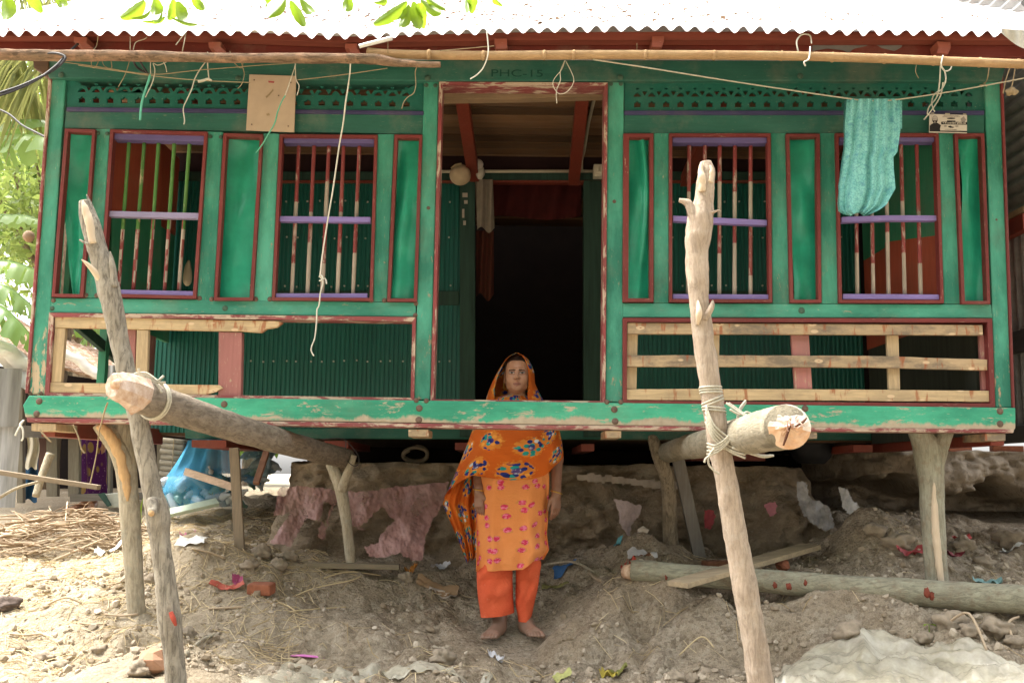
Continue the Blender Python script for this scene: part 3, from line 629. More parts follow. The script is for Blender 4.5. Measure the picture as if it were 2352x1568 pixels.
for v in rows:
    for i in range(nu+1): vsr.append(roofpt(i/nu, v))
fsr = [(j*(nu+1)+i, j*(nu+1)+i+1, (j+1)*(nu+1)+i+1, (j+1)*(nu+1)+i) for j in range(len(rows)-1) for i in range(nu)]
roof = part('tin_roof', (vsr, fsr), M_roof, 0, smooth=True)
yr, zrg = YE+4.3*math.cos(SL), zE+4.3*math.sin(SL)
part('back_roof', ([(-2.72, yr, zrg), (3.58, yr, zrg), (3.58, yr+2.6, zrg-1.6), (-2.72, yr+2.6, zrg-1.6)], [(0, 1, 2, 3)]), M_roof, 0)
# fascia: batten + board
def fas(pts_t, pts_b, Y0, Y1): return prism(pts_t+pts_b[::-1], Y0, Y1)
part('batten', fas([(-260,64),(400,67),(800,84),(1200,74),(2600,70)], [(-260,84),(400,84),(800,98),(1200,92),(2600,92)], -.50, -.44), plain('batten_red', (.215,.05,.03), .8, .4, 8, .3, 'X'), .003)
part('fascia', fas([(-230,82),(820,95),(1300,84),(2700,92)], [(-230,116),(820,124),(1300,118),(2700,136)], -.43, -.40), M_eave, .003)
for c in ([(168,84),(200,85),(199,99),(214,111),(187,110),(181,99),(169,97)], [(478,96),(508,96),(507,107),(519,120),(496,121),(490,112),(479,109)], [(792,100),(820,100),(820,110),(829,124),(806,125),(802,113),(792,111)], [(1135,88),(1164,88),(1166,112),(1139,114)], [(1498,83),(1526,83),(1525,96),(1520,110),(1497,108)], [(2152,95),(2184,97),(2184,110),(2178,125),(2152,122),(2156,110)]):
    part('rafter_end', prism(c, -.515, -.43), paint('rafter_red', (.33,.085,.05), .3, (.5,.3,.2), 'X'), .004)
# white sheet at the right end of the eave
part('eave_flashing', grid(14, 6, lambda u, v: P(2300+u*90, 66+v*(10+34*math.sin(u*2.2)) + 6*u, -.60-.012*math.sin(u*16)+.03*v)), plain('pale_sheet', (.6,.62,.6), .6, .3, 10, .1), 0, smooth=True)
# grey paper tucked behind the fascia
def tornv(u, v):
    x = 1866+u*210; b = inter([(1866,118),(1900,112),(1935,116),(1950,122),(1960,113),(2000,104),(2020,110),(2055,118),(2072,108),(2080,85)], x)
    return P(x, 83+v*(b-83), -.435-.006*math.sin(u*7)*v)
part('torn_paper', grid(40, 4, tornv), plain('grey_paper', (.17,.16,.15), .9, .25, 8, .1), 0, smooth=True)
# carved letters on the head beam
def letters(txt, px, py, hpx, Y, mat, name, parent, w=1.0, dy=.002, font=None):
    cu = bpy.data.curves.new(name, 'FONT'); cu.body = txt; cu.size = 1.0; cu.extrude = .004
    to = bpy.data.objects.new(name, cu); COL.objects.link(to); bpy.context.view_layer.update()
    me = bpy.data.meshes.new_from_object(to.evaluated_get(bpy.context.evaluated_depsgraph_get())); bpy.data.objects.remove(to)
    vs = [v.co.copy() for v in me.vertices]; fs = [tuple(p.vertices) for p in me.polygons]
    if not vs: return None
    o = P(px, py, Y); s = S(px, py, Y)*hpx/.70
    W3 = [Vector((o.x+v.x*s*w, Y-dy-(v.z+.004)*.1, o.z+v.y*s)) for v in vs]
    return mk(name, (W3, fs), mat, parent)
letters('PHC-15', 1126, 176, 17, -.022, plain('carved_dark_paint', (.013,.078,.055), .8, .3, 8, 0), 'carved_lettering', house, 1.55, .0015)
# ================================================================ poles, logs, props
B_grey = bark('grey_weathered_bark', (.30,.26,.20), (.42,.38,.31), (.20,.18,.15), 'Z', .4)
B_pink = bark('pinkish_brown_bark', (.43,.335,.25), (.52,.42,.325), (.58,.50,.41), 'Z', .35, .28)
B_logl = bark('grey_brown_log_bark', (.25,.205,.155), (.35,.295,.23), (.19,.155,.115), 'Y', .5, .35)
B_logr = bark('pale_log_bark', (.36,.32,.24), (.28,.24,.165), (.44,.40,.31), 'Y', .45, .3)
B_lich = bark('lichen_log_bark', (.30,.275,.20), (.37,.36,.26), (.24,.18,.12), 'X', .55, .3)
B_post = bark('smooth_post_bark', (.40,.34,.24), (.50,.44,.33), (.33,.33,.27), 'Z', .45, .3)
B_dk = bark('dark_post_bark', (.22,.17,.11), (.32,.26,.18), (.17,.14,.10), 'Z', .4, .5)
M_cut = plain('fresh_cut_wood', (.66,.50,.36), .85, .4, 16, .5, '0', .2, 0, (.42,.20,.10))
M_cutw = plain('pale_hewn_wood', (.60,.50,.42), .85, .35, 20, .5, '0', .2, 0, (.36,.22,.14))
M_peel = plain('peeled_orange_wood', (.62,.40,.20), .85, .3, 18, .4, 'Z'); M_peelp = plain('peeled_pale_wood', (.62,.50,.36), .8, .15, 12, .2, 'Z')
def limb(name, label, mat, *paths, cat='post', parent=None, n=16, rough=.07, nsc=8, group=None, k=6, seed=0):
    mb = MB()
    for i, p in enumerate(paths): mb.add(*tube(pxpath(*p), n, rough, nsc, k, seed=seed+i*3.3))
    o = mk(name, mb.g(), mat, parent, smooth=True)
    if label: tag(o, label, cat, group)
    return o
# tall leaning poles in front
t = thing('leaning_pole', 'grey weathered pole with splintered forked top leaning at the left', 'pole', P(405,1600,-1.16))
limb('shaft', None, B_grey, [(194,462,-1.16,24),(200,490,-1.16,34),(213,530,-1.16,42),(230,590,-1.16,44),(246,650,-1.16,50),(258,700,-1.16,46),(270,760,-1.16,42),(284,830,-1.16,43),(300,900,-1.16,42),(318,960,-1.16,44),(333,1040,-1.16,44),(348,1120,-1.16,46),(362,1180,-1.16,54),(366,1230,-1.16,48),(377,1310,-1.16,46),(388,1400,-1.16,50),(397,1480,-1.16,48),(404,1570,-1.16,50),(410,1720,-1.16,52)], parent=t, n=20, rough=.10, nsc=9, seed=2)
limb('splinter', None, M_peelp, [(214,560,-1.19,16),(205,510,-1.19,20),(196,480,-1.19,15),(190,462,-1.19,6)], parent=t, rough=.25, nsc=40)
limb('splinter', None, B_grey, [(236,590,-1.15,18),(222,520,-1.15,18),(207,470,-1.15,10),(199,447,-1.15,2)], parent=t, rough=.12, nsc=30)
limb('branch_stub', None, M_peelp, [(232,640,-1.18,22),(212,618,-1.20,13),(200,606,-1.21,9),(187,596,-1.22,2)], parent=t)
limb('branch_stub', None, B_grey, [(218,566,-1.18,9),(200,560,-1.2,6),(183,551,-1.2,4)], parent=t)
limb('branch_stub', None, B_grey, [(262,660,-1.18,20),(258,610,-1.18,15),(253,578,-1.18,3)], parent=t)
limb('knot', None, B_grey, [(352,1150,-1.20,30),(350,1172,-1.23,24),(348,1176,-1.255,16)], parent=t); limb('knot', None, M_peel, [(348,1178,-1.25,15),(347,1179,-1.262,12)], parent=t)
limb('red_paint_mark', None, plain('red_mark', (.45,.08,.05), .9, .4, 30, .2), [(392,1405,-1.208,10),(398,1420,-1.212,12),(404,1436,-1.21,6)], parent=t, n=8)
t = thing('leaning_pole', 'pinkish brown pole with broken fork top leaning at the right', 'pole', P(1748,1600,-.97))
limb('shaft', None, B_pink, [(1621,372,-.97,26),(1623,392,-.97,38),(1620,425,-.97,42),(1616,460,-.97,44),(1610,500,-.97,62),(1603,540,-.97,58),(1600,590,-.97,52),(1603,650,-.97,48),(1608,710,-.97,46),(1615,770,-.97,47),(1624,840,-.97,48),(1634,905,-.97,49),(1646,980,-.97,50),(1660,1060,-.97,50),(1675,1140,-.97,51),(1690,1230,-.97,54),(1706,1320,-.97,56),(1722,1410,-.97,56),(1736,1490,-.97,58),(1748,1575,-.97,60),(1768,1720,-.97,62)], parent=t, n=26, rough=.10, nsc=12, seed=5)
limb('branch_stub', None, B_pink, [(1602,520,-.99,34),(1592,492,-.99,26),(1583,470,-.99,21),(1572,463,-.99,14),(1560,460,-.99,9)], parent=t, rough=.14, nsc=20)
limb('splinter', None, M_peelp, [(1614,440,-1.00,16),(1612,410,-1.01,17),(1610,388,-1.0,12),(1612,372,-1.0,4)], parent=t, rough=.25, nsc=40)
limb('splinter', None, M_peelp, [(1630,420,-1.00,14),(1634,398,-1.0,13),(1632,380,-1.0,5)], parent=t, rough=.25, nsc=40)
limb('splinter', None, B_pink, [(1632,490,-1.0,9),(1648,484,-1.01,5),(1656,485,-1.01,2)], parent=t, n=6)
limb('splinter', None, B_pink, [(1618,735,-1.0,16),(1634,705,-1.012,14),(1637,690,-1.0,4)], parent=t)
limb('splinter', None, M_peelp, [(1602,745,-1.0,7),(1606,720,-1.02,16),(1603,690,-1.005,4)], parent=t)
# carrying logs
def log(name, label, mat, pts, endmat, cut, seed=0):
    t = thing(name, label, 'log', pts[0][0])
    pp = [(Vector(a), r) for a, r in pts]
    mk('bark_shaft', tube(pp, 24, .05, 7, 7, seed=seed), mat, t, smooth=True)
    return t
def YP(px, py, Y, r): return (P(px, py, Y), r)
tl = log('carrying_log', 'grey brown log under the sill, tied to the left leaning pole', B_logl, [YP(312,905,-1.44,.062),YP(400,936,-1.1,.064),YP(520,976,-.62,.062),YP(640,1012,0.0,.062),YP(735,1038,.6,.060),YP(795,1052,1.05,.058)], M_cut, 0)
_ce = limb('cut_end', None, M_cutw, [(318,908,-1.43,85),(292,895,-1.49,80),(268,886,-1.53,64),(258,884,-1.545,52)], parent=tl, n=9, rough=.22, nsc=11, k=2); _ce.data.polygons.foreach_set('use_smooth', [False]*len(_ce.data.polygons))
limb('heartwood', None, M_cut, [(275,880,-1.55,24),(260,884,-1.575,20)], parent=tl, rough=.25, nsc=40)
tr = log('carrying_log', 'thick pale log under the sill, roped to the right leaning pole', B_logr, [YP(1806,980,-1.5,.0800),YP(1760,989,-1.28,.078),YP(1690,1004,-.85,.073),YP(1625,1018,-.3,.066),YP(1560,1031,.5,.062),YP(1530,1040,1.1,.060)], M_cut, 3)
def logend():
    c = P(1813,979,-1.515); r = .0790; mb = MB(); vs = [c+Vector((-.012,-.006,.0))]; fs = []
    n = 28
    for q in (.15, .3, .46, .62, .82, 1.0):
        for i in range(n):
            a = 2*math.pi*i/n; top = math.sin(a) > .15
            y = (.022*max(0, math.sin(a)-.1)*q if top else .0)+.010*noise.noise(Vector((q*5, a*2, 0)))*(1.6-q)
            vs.append(c+Vector((r*q*math.cos(a)*1.0, y+.012*q, r*q*math.sin(a))))
    fs += [(0, 1+i, 1+(i+1) % n) for i in range(n)]
    for k in range(5): fs += [(1+k*n+i, 1+(k+1)*n+i, 1+(k+1)*n+(i+1) % n, 1+k*n+(i+1) % n) for i in range(n)]
    fm = []
    for f in fs:
        z = sum(vs[i].z for i in f)/len(f)-c.z; fm.append(1 if z > -.004+.022*noise.noise(Vector((vs[f[0]].x*30, z*20, 0))) else 0)
    k = NT('sawn_end'); a = k.noise(9, 6, .6); d = k.noise(60, 4, .7)
    col = k.mix(k.ramp(a, (.35, 0.), (.65, 1.)), (.52,.27,.13), (.72,.50,.33)); k.bump(d, .4, .006)
    mk('cut_end', (vs, fs), None, tr, mats=[k.out(col, .85, .2), plain('white_hewn', (.80,.70,.60), .85, .2, 22, .4)], fmat=fm, smooth=False)
    for i in range(16):
        a = rnd.uniform(0, 6.28); q = rnd.uniform(0, .4); p0 = c+Vector((r*q*math.cos(a)+.006, -.004, r*q*math.sin(a)*.9+.008)); d = Vector((rnd.uniform(-1, 1)*.02, -rnd.uniform(.004, .02), rnd.uniform(-1, 1)*.022))
        mb.add(*tube([(p0, .0022), (p0+d*.6+Vector((0, -.004, 0)), .0022), (p0+d, .0008)], 5, k=2))
    mk('torn_fibres', mb.g(), plain('torn_fibre', (.62,.40,.32), .9, .4, 40, 0), tr)['kind'] = 'stuff'
    mk('split_crack', tube([(c+Vector((.004,-.004,.01)), .004), (c+Vector((-.012,-.003,-.035)), .005), (c+Vector((-.022,.002,-.066)), .003)], 6), plain('crack_dark', (.10,.04,.02), .9, .3, 9, 0), tr)
    mk('split_crack', tube([(c+Vector((.02,-.002,.0)), .003), (c+Vector((.045,-.001,.014)), .005), (c+Vector((.062,.004,.03)), .003)], 6), bpy.data.materials['crack_dark'], tr)
logend()
# support posts
t = limb('forked_post', 'thick forked post holding up the sill beam at the left', B_post, [(316,1440,.16,34),(313,1400,.16,40),(309,1330,.16,40),(303,1250,.16,43),(298,1170,.16,45),(292,1100,.16,46),(285,1040,.16,50),(282,1000,.16,54),(284,965,.16,52)], [(292,1110,.17,38),(282,1060,.13,42),(264,1020,.11,42),(245,993,.09,40),(228,972,.08,34)], rough=.05)
limb('peeled_patch', None, M_peel, [(230,976,.052,20),(248,996,.053,24),(264,1020,.070,24),(276,1050,.085,22),(285,1090,.103,22),(291,1120,.105,18),(293,1150,.107,6)], parent=t, rough=.3, nsc=35, n=10)
t = limb('forked_post', 'stout grey forked post holding up the sill beam at the right', B_lich if False else bark('lichen_post_bark', (.33,.30,.22), (.40,.39,.30), (.28,.21,.14), 'Z', .5, .25), [(2158,1385,.17,50),(2154,1342,.17,50),(2147,1260,.17,51),(2142,1180,.17,53),(2139,1110,.17,56),(2136,1070,.17,62),(2131,1035,.17,64),(2117,1005,.16,52),(2106,978,.15,44),(2100,962,.15,42)], [(2136,1085,.17,50),(2146,1050,.17,50),(2158,1020,.17,44),(2172,992,.17,36),(2181,974,.17,28)], rough=.05)
limb('peeled_strip', None, M_peelp, [(2145,1108,.112,5),(2146,1150,.112,13),(2148,1200,.114,16),(2152,1250,.114,17),(2157,1300,.114,16),(2164,1342,.114,12)], parent=t, rough=.25, nsc=30, n=8)
limb('forked_post', 'short slim forked post under the far end of the left log', B_post, [(810,1312,1.0,20),(804,1270,1.0,24),(797,1210,1.0,24),(790,1160,1.0,26),(782,1120,1.0,30),(770,1085,1.02,28),(758,1066,1.05,22)], [(785,1125,.98,24),(797,1090,.95,20),(808,1062,.92,16),(813,1045,.92,14)], rough=.06)
limb('prop_post', 'dark knotty post leaning against the far end of the right log', B_dk, [(1546,1275,1.12,36),(1541,1240,1.12,35),(1538,1180,1.10,33),(1536,1130,1.08,34),(1530,1090,1.04,34),(1518,1060,1.02,32),(1508,1030,1.0,30),(1499,1006,.98,22)], [(1508,1020,.98,18),(1502,1005,.96,14),(1490,1004,.95,8)], rough=.1)
def plankpx(name, label, a, b, wpx, th, mat, cat='plank', up=(0,-1,0)):
    A = P(*a); B = P(*b); return tag(mk(name, bar(A, B, wpx*S(*a), th, up), mat, bevel=.003), label, cat)
M_greyplank = rawwood('grey_worn_plank', (.22,.20,.17), 'Z', stain=False, rot=.6)
plankpx('prop_plank', 'grey worn plank propping the right log beside the knotty post', (1608,1285,1.16), (1556,1048,1.12), 28, .035, M_greyplank)
plankpx('prop_board', 'narrow brown board standing upright beside the bottle bags', (551,1262,.85), (538,1028,.85), 22, .03, rawwood('brown_narrow_board', (.30,.24,.17), 'Z', stain=False))
plankpx('slanted_board', 'reddish board slanting against the left end of the earth bank', (588,1110,1.05), (612,1038,1.2), 14, .03, plain('reddish_board', (.33,.17,.11), .8, .4, 8, .2, 'Z'))
# fallen trunk and planks on the ground
t = thing('fallen_trunk', 'long lichen covered trunk lying on the ground at the right', 'log', P(1460,1330,.45))
mk('trunk', tube([YP(1448,1308,.42,.048),YP(1470,1310,.41,.055),YP(1600,1322,.34,.056),YP(1750,1333,.26,.058),YP(1900,1346,.16,.062),YP(2100,1360,.04,.066),YP(2260,1371,-.04,.069),YP(2420,1380,-.14,.070)], 22, .05, 6, 7, seed=9), B_lich, t, smooth=True)
for px, py, Y, s in ((1780,1343,.17,1),(1812,1347,.15,1.2),(1850,1338,.14,.9),(2128,1360,-.045,1.5),(2140,1366,-.045,1.2),(1530,1326,.35,.7)):
    mk('red_gash', rock(P(px, py, Y-.046), .013*s, px, (.8,.5,1.1), 6, .8), plain('red_gash', (.25,.06,.035), .8, .4, 30, .2) if 'red_gash' not in bpy.data.materials else bpy.data.materials['red_gash'], t, smooth=True)
mk('sawn_end', tube([YP(1452,1312,.405,.044),YP(1436,1312,.44,.034)], 12, .15, 20), M_cut, t, smooth=True)
A, B = P(1556,1342,.02), P(1862,1254,.75); o = mk('plank', bar(A, B, .135, .026), rawwood('sawn_plank', (.47,.37,.235), 'X', stain=False, rot=.5), bevel=.003); tag(o, 'sawn plank lying across the fallen trunk', 'plank')
A, B = P(706,1299,.93), P(918,1301,.95); A.z += .005; o = mk('ground_plank', bar(A, B, .075, .03), rawwood('muddy_plank', (.30,.25,.17), 'X', stain=False), bevel=.004); tag(o, 'muddy plank lying on the ground below the slim forked post', 'plank')
A, B = P(-30,1080,1.5), P(228,1119,1.5); o = mk('rail_plank', bar(A, B, .055, .03), rawwood('grey_rail', (.28,.22,.15), 'X', stain=False), bevel=.003); tag(o, 'thin weathered rail above the brushwood pile', 'plank')
limb('leaning_stick', 'barkless stick leaning behind the thin weathered rail', B_post, [(82,1140,1.7,16),(97,1090,1.75,17),(116,1042,1.8,20)], cat='stick')
limb('leaning_stick', 'thin bare stick rising from the lower left edge', B_post, [(-5,1145,1.5,7),(40,1120,1.55,7),(112,1100,1.6,6)], cat='stick')
# bamboo poles under the eave
BAM = bark('golden_bamboo', (.50,.335,.18), (.42,.27,.14), (.36,.20,.10), 'X', .3, .15)
t = thing('bamboo_pole', 'long golden bamboo pole tied under the eave', 'pole', P(1600,126,-.56))
bp = [(845,118,-.50,18),(900,124,-.52,20),(1100,128,-.54,21),(1400,126,-.55,21),(1764,128,-.56,21),(2000,134,-.57,21),(2200,142,-.58,21),(2420,150,-.6,21)]
limb('cane', None, BAM, bp, parent=t, rough=.015, n=14)
for px in (985, 1110, 1250, 1318, 1482, 1640, 1795, 1912, 2032, 2145, 2250, 2338):
    y = inter([(a, b) for a, b, *_ in bp], px); limb('node', None, BAM, [(px-4,y-.2,-.56,20.5),(px,y,-.56,24),(px+4,y+.2,-.56,20.5)], parent=t, n=14, rough=.02)
limb('rough_pole', 'rough bark pole tied under the eave at the left', bark('flaking_bark', (.20,.14,.09), (.32,.20,.13), (.48,.28,.17), 'X', .45, .5), [(-60,122,-.56,26),(60,127,-.56,26),(180,128,-.56,26),(330,129,-.56,25),(500,133,-.56,22),(700,134,-.56,24),(800,135,-.56,22),(860,136,-.56,24),(910,144,-.56,20),(960,148,-.56,15),(1012,149,-.56,13)], cat='pole', rough=.12, nsc=12, n=14)
# ================================================================ ropes, strings, wires
M_rope = plain('white_rope', (.55,.51,.40), .9, .35, 60, .6); M_str = plain('pale_string', (.55,.50,.38), .9, .3, 40, 0); M_jute = plain('jute_string', (.34,.26,.15), .9, .3, 40, 0)
M_nyl = plain('green_nylon_string', (.11,.40,.27), .7, .2, 40, 0); M_cable = plain('grey_cable', (.06,.055,.055), .6, .3, 20, 0); M_wht = plain('white_cord', (.72,.70,.60), .8, .2, 30, 0)
def cord(name, label, mat, *paths, cat='string', r=.0022, group='strings hanging from the eave', n=6, k=7):
    mb = MB()
    for p in paths: mb.add(*tube([(P(x, y, Y), r*rnd.uniform(.9, 1.1)) for x, y, Y in p], n, 0, 9, k))
    o = mk(name, mb.g(), mat, smooth=True); return tag(o, label, cat, group)
q = -.52
cord('string', 'green nylon string dangling before the left frieze', M_nyl, [(345,172,q),(340,190,q),(333,210,q),(326,235,q),(323,258,q),(322,276,q)], r=.0055)
cord('string', 'pale string with a loop tied above the green nylon string', M_str, [(350,118,-.56),(346,140,q),(346,172,q)], [(386,122,-.56),(388,136,q),(378,145,q),(362,150,q),(352,146,q),(356,162,q),(350,190,q),(338,215,q),(334,224,q)], [(360,120,-.56),(378,147,q),(383,166,q)])
cord('string', 'long pale string hanging in front of the first window head', M_str, [(476,138,q),(462,156,q),(448,180,q),(440,206,q),(428,232,q),(421,250,q),(424,276,q),(422,286,q)], [(477,120,-.56),(477,150,q),(480,182,q)], r=.0028)
mk_k = cord('knot', 'small knotted rag tip on a string left of the white board', M_str, [(455,188,q),(468,185,q),(478,182,q),(486,186,q)], cat='knot', r=.006)
cord('string', 'very long white cord hanging past the second window', M_wht, [(805,128,-.56),(804,165,q),(800,196,-.4),(794,235,-.35),(788,285,-.3),(780,330,-.25),(772,385,-.22),(764,440,-.2),(757,480,-.18),(749,530,-.17),(740,590,-.16),(735,636,-.15)], [(735,636,-.15),(742,648,-.15),(736,672,-.15),(733,700,-.14),(728,712,-.14),(727,740,-.13),(723,775,-.12),(716,795,-.12),(715,806,-.12),(721,817,-.12)], [(735,636,-.15),(747,640,-.15),(750,652,-.16)], [(733,636,-.155),(738,632,-.16),(742,641,-.165),(733,645,-.16)], r=.0036)
cord('string', 'bowed white wire hanging from the roof edge above the doorway', M_wht, [(1118,74,-.58),(1121,100,-.58),(1121,125,-.58),(1112,152,-.56),(1098,170,-.55),(1080,182,-.55)], r=.0030)
cord('string', 'thin looped string hanging in the doorway head', M_str, [(1298,138,-.5),(1290,160,q),(1274,180,q),(1270,195,q),(1280,213,q),(1292,216,q),(1308,206,q),(1318,186,q),(1312,165,q),(1299,140,q)], [(1297,140,q),(1287,165,q),(1287,185,q),(1278,210,q),(1279,238,q)], r=.0019)
cord('string', 'short brown string ending by the left door post', M_jute, [(960,150,-.56),(954,165,q),(955,195,q),(950,214,q),(936,224,q),(927,236,q),(923,250,q)], r=.0024)
cord('string', 'pale string joined to the turquoise string on the white board', M_str, [(676,122,-.56),(679,145,q),(672,170,q),(662,200,q),(655,220,q)], [(678,146,q),(680,182,q),(687,198,q),(682,220,q)])
cord('string', 'turquoise string trailing over the white board', M_nyl, [(655,220,q),(645,238,-.45),(637,260,-.4),(631,283,-.35),(617,308,-.3),(602,333,-.25),(588,351,-.22)], r=.0034)
cord('string', 'frayed string curling under the left rough pole', M_jute, [(225,85,-.58),(222,105,q),(212,122,-.58),(210,150,q),(218,156,q),(226,142,q)], [(236,116,-.58),(234,136,q),(240,152,q),(256,157,q),(255,140,q)], [(298,138,q),(288,170,q),(272,200,q)], r=.0020)
cord('string', 'short strings hanging left of the white board', M_jute, [(528,118,-.57),(535,140,q),(548,154,q),(556,155,q),(558,140,q),(552,134,q)], [(553,130,-.56),(556,150,q),(561,170,q),(556,192,q),(546,204,q)], r=.0020)
cord('string', 'pair of strings on the red fascia near the left rafter', M_str, [(299,85,-.52),(299,115,-.52)], [(306,115,-.52),(312,98,-.53),(332,90,-.52),(337,86,-.5)], [(428,75,-.55),(418,85,-.55),(404,104,-.55)], [(427,78,-.55),(419,118,-.55)], r=.0024)
cord('string', 'white knotted tie wrapped round the bamboo pole', M_wht, [(1861,108,-.57),(1858,135,-.6),(1847,143,-.61),(1850,152,-.6)], [(1833,118,-.55),(1830,95,-.55),(1842,80,-.53),(1860,82,-.52),(1864,100,-.55)], r=.0036)
cord('string', 'tangled white loops hanging above the small poster', M_wht, [(2166,128,-.6),(2162,150,-.6),(2170,165,q),(2172,185,q),(2163,205,-.4),(2146,217,-.3),(2140,235,-.2),(2144,252,-.1),(2147,256,-.08)], [(2187,148,q),(2182,160,q),(2170,163,q),(2160,152,q)], [(2160,150,q),(2158,190,-.4),(2152,222,-.3),(2134,246,-.15),(2130,262,-.1),(2136,265,-.1)], [(2166,190,-.4),(2160,220,-.3),(2142,250,-.15),(2122,275,-.1)], r=.0032)
cord('string', 'frayed string hanging from the bamboo right of the poster', M_jute, [(2272,154,q),(2268,180,q),(2260,193,-.3),(2250,196,-.27)], [(2260,190,-.3),(2266,199,-.27)], [(2320,155,q),(2310,185,q),(2304,215,q)], [(2332,155,q),(2326,190,q),(2322,205,q)], r=.0026)
cord('string', 'thin frayed string ends near the bamboo pole', M_jute, [(2105,150,q),(2103,165,q),(2110,180,q)], [(1463,100,q),(1463,114,q)], [(891,94,-.52),(891,122,-.55)], r=.0016)
tag(mk('rag_knot', rock(P(2323,210,-.45), .024, 4, (1,.7,.9), 8, .6), M_jute, smooth=True), 'bundled jute rag hanging at the right end of the eave', 'rag')
cord('bracket_strip', 'short white strip lamp tucked under the eave', plain('white_strip', (.75,.74,.70), .6, .2, 9, 0), [(825,107,-.60),(860,98,-.60),(900,88,-.58)], r=.010, cat='strip', group=None)
cord('clothesline', 'pale clothesline sagging with the teal cloth on it', M_str, [(1362,137,-.55),(1500,158,-.48),(1700,190,-.38),(1944,226,-.30),(2005,232,-.29),(2068,228,-.30),(2200,208,-.36),(2352,180,-.42),(2420,168,-.45)], r=.0034, cat='clothesline', group=None, k=4)
cord('clothesline', 'thin line strung between strings over the left windows', M_jute, [(110,138,-.54),(220,153,-.53),(346,171,-.52),(450,162,-.52),(600,150,-.53),(710,143,-.54)], [(180,150,-.53),(346,174,-.52),(460,185,-.52),(575,190,-.5)], r=.0022, cat='clothesline', group=None, k=4)
cord('clothesline', 'thin line rising from the white board to the left rough pole', M_jute, [(683,184,-.5),(780,173,-.5),(890,157,-.5)], r=.0022, cat='clothesline', group=None)
cord('clothesline', 'short thin line along the bamboo before the doorway', M_jute, [(1010,117,-.56),(1070,112,-.56),(1135,106,-.56)], r=.0022, cat='clothesline', group=None)
cord('power_cable', 'grey twisted cable entering at the upper left corner', M_cable, [(-20,226,-.9),(40,205,-.8),(90,180,-.7),(130,150,-.62),(150,128,-.58),(180,100,-.5)], [(92,138,-.56),(110,124,-.58),(135,124,-.59),(150,134,-.6),(128,158,-.62),(90,178,-.7),(40,200,-.8),(-20,219,-.9)], r=.0055, cat='cable', group=None)
cord('power_cable', 'dark thin cable crossing the palm leaves at the left', M_cable, [(-20,245,.3),(20,262,.25),(50,287,.2),(80,303,.15),(110,318,.1)], r=.006, cat='cable', group=None)
cord('power_cable', 'black cable stub hanging behind the left frieze', M_cable, [(305,136,-.2),(312,152,-.15),(325,162,-.1),(338,168,-.08)], [(318,136,-.2),(330,155,-.15),(340,170,-.1)], r=.0055, cat='cable', group=None)
# rope lashings
def coil(a, b, r0, turns, n=26, off=0.0, tilt=0.0, grow=1.0):
    a = Vector(a); b = Vector(b); ax = (b-a).normalized(); s = ax.cross(Vector((0, 1, 0))).normalized(); u = ax.cross(s)
    return [(a.lerp(b, i/(turns*n))+(s*math.cos(2*math.pi*i/n+off)+u*math.sin(2*math.pi*i/n+off))*r0*grow+ax*tilt*math.cos(2*math.pi*i/n+off), .0046) for i in range(int(turns*n)+1)]
mb = MB()
pc = lambda y: P(inter([(840,1624),(905,1634),(980,1646),(1060,1660)], y), y, -.97)
mb.add(*tube(coil(pc(888), pc(906), .043, 3, tilt=.006), 6, smooth=False)); mb.add(*tube(coil(pc(916), pc(930), .043, 2, tilt=-.010), 6, smooth=False)); mb.add(*tube(coil(pc(935), pc(948), .044, 2, tilt=.012), 6, smooth=False))
for dy0, dy1 in ((930,1010),(938,1020),(946,1028),(956,1036),(968,1040)):     # crossing turns round pole and log
    a = P(1621, dy0, -1.01); c = P(1640, (dy0+dy1)/2+6, -1.03); b = P(1676, dy1-4, -1.02); d = P(1712, dy1+rnd.uniform(0, 12), -1.05)
    mb.add(*tube([(x, .0046) for x in (a, c, b, d)], 6))
for dy in (0, 8, 17, 25):
    mb.add(*tube([(x, .0046) for x in (P(1624,1018+dy,-1.01), P(1645,1022+dy*.7,-1.03), P(1672,1002+dy*.6,-1.03), P(1690,972+dy*.5,-1.04), P(1698,940+dy*.3,-1.0), P(1712,920+dy*.2,-.9))], 6))
for dx in (0, 6): mb.add(*tube([(x, .0046) for x in (P(1668+dx,925,-1.02), P(1700+dx,948,-1.05), P(1722+dx,962,-1.07), P(1716+dx,985,-1.08), P(1722+dx,1020,-1.08), P(1735+dx,1043,-1.03), P(1770+dx,1046,-.95))], 6))
for a_ in ([(1682,1028),(1720,1040),(1752,1049),(1775,1046)], [(1676,940),(1700,952),(1716,946),(1738,958),(1752,968)], [(1640,1030),(1628,1048),(1628,1066),(1640,1080),(1652,1088)], [(1640,1040),(1622,1052),(1618,1062)]):
    mb.add(*tube([(P(x, y, -1.05), .0046) for x, y in a_], 6))
tag(mk('rope_lashing', mb.g(), M_rope, smooth=True), 'white rope lashing the right log to its leaning pole', 'rope')
mb = MB()
lc = lambda px: P(px, 905+(px-312)*.352, inter([(312,-1.44),(400,-1.1)], px))
for i, px in enumerate((352, 357)):
    c = lc(px); ax = (lc(360)-lc(340)).normalized(); s = Vector((0, 0, 1)).cross(ax).normalized(); u = ax.cross(s)
    mb.add(*tube([(c+(s*math.cos(t)+u*math.sin(t))*.069+ax*.03*math.cos(t), .0056) for t in np.linspace(0, 2*math.pi, 28)], 6, smooth=False))
for a_ in ([(275,868),(300,862),(325,858),(345,866),(362,885),(372,902)], [(300,860),(330,862),(352,876),(380,878)], [(310,858),(335,856),(356,870),(374,884)], [(318,846),(322,858),(345,880)], [(362,876),(376,863)]):
    mb.add(*tube([(P(x, y, -1.40), .0046) for x, y in a_], 6))
tag(mk('rope_lashing', mb.g(), M_rope, smooth=True), 'white rope tied round the cut end of the left log', 'rope')
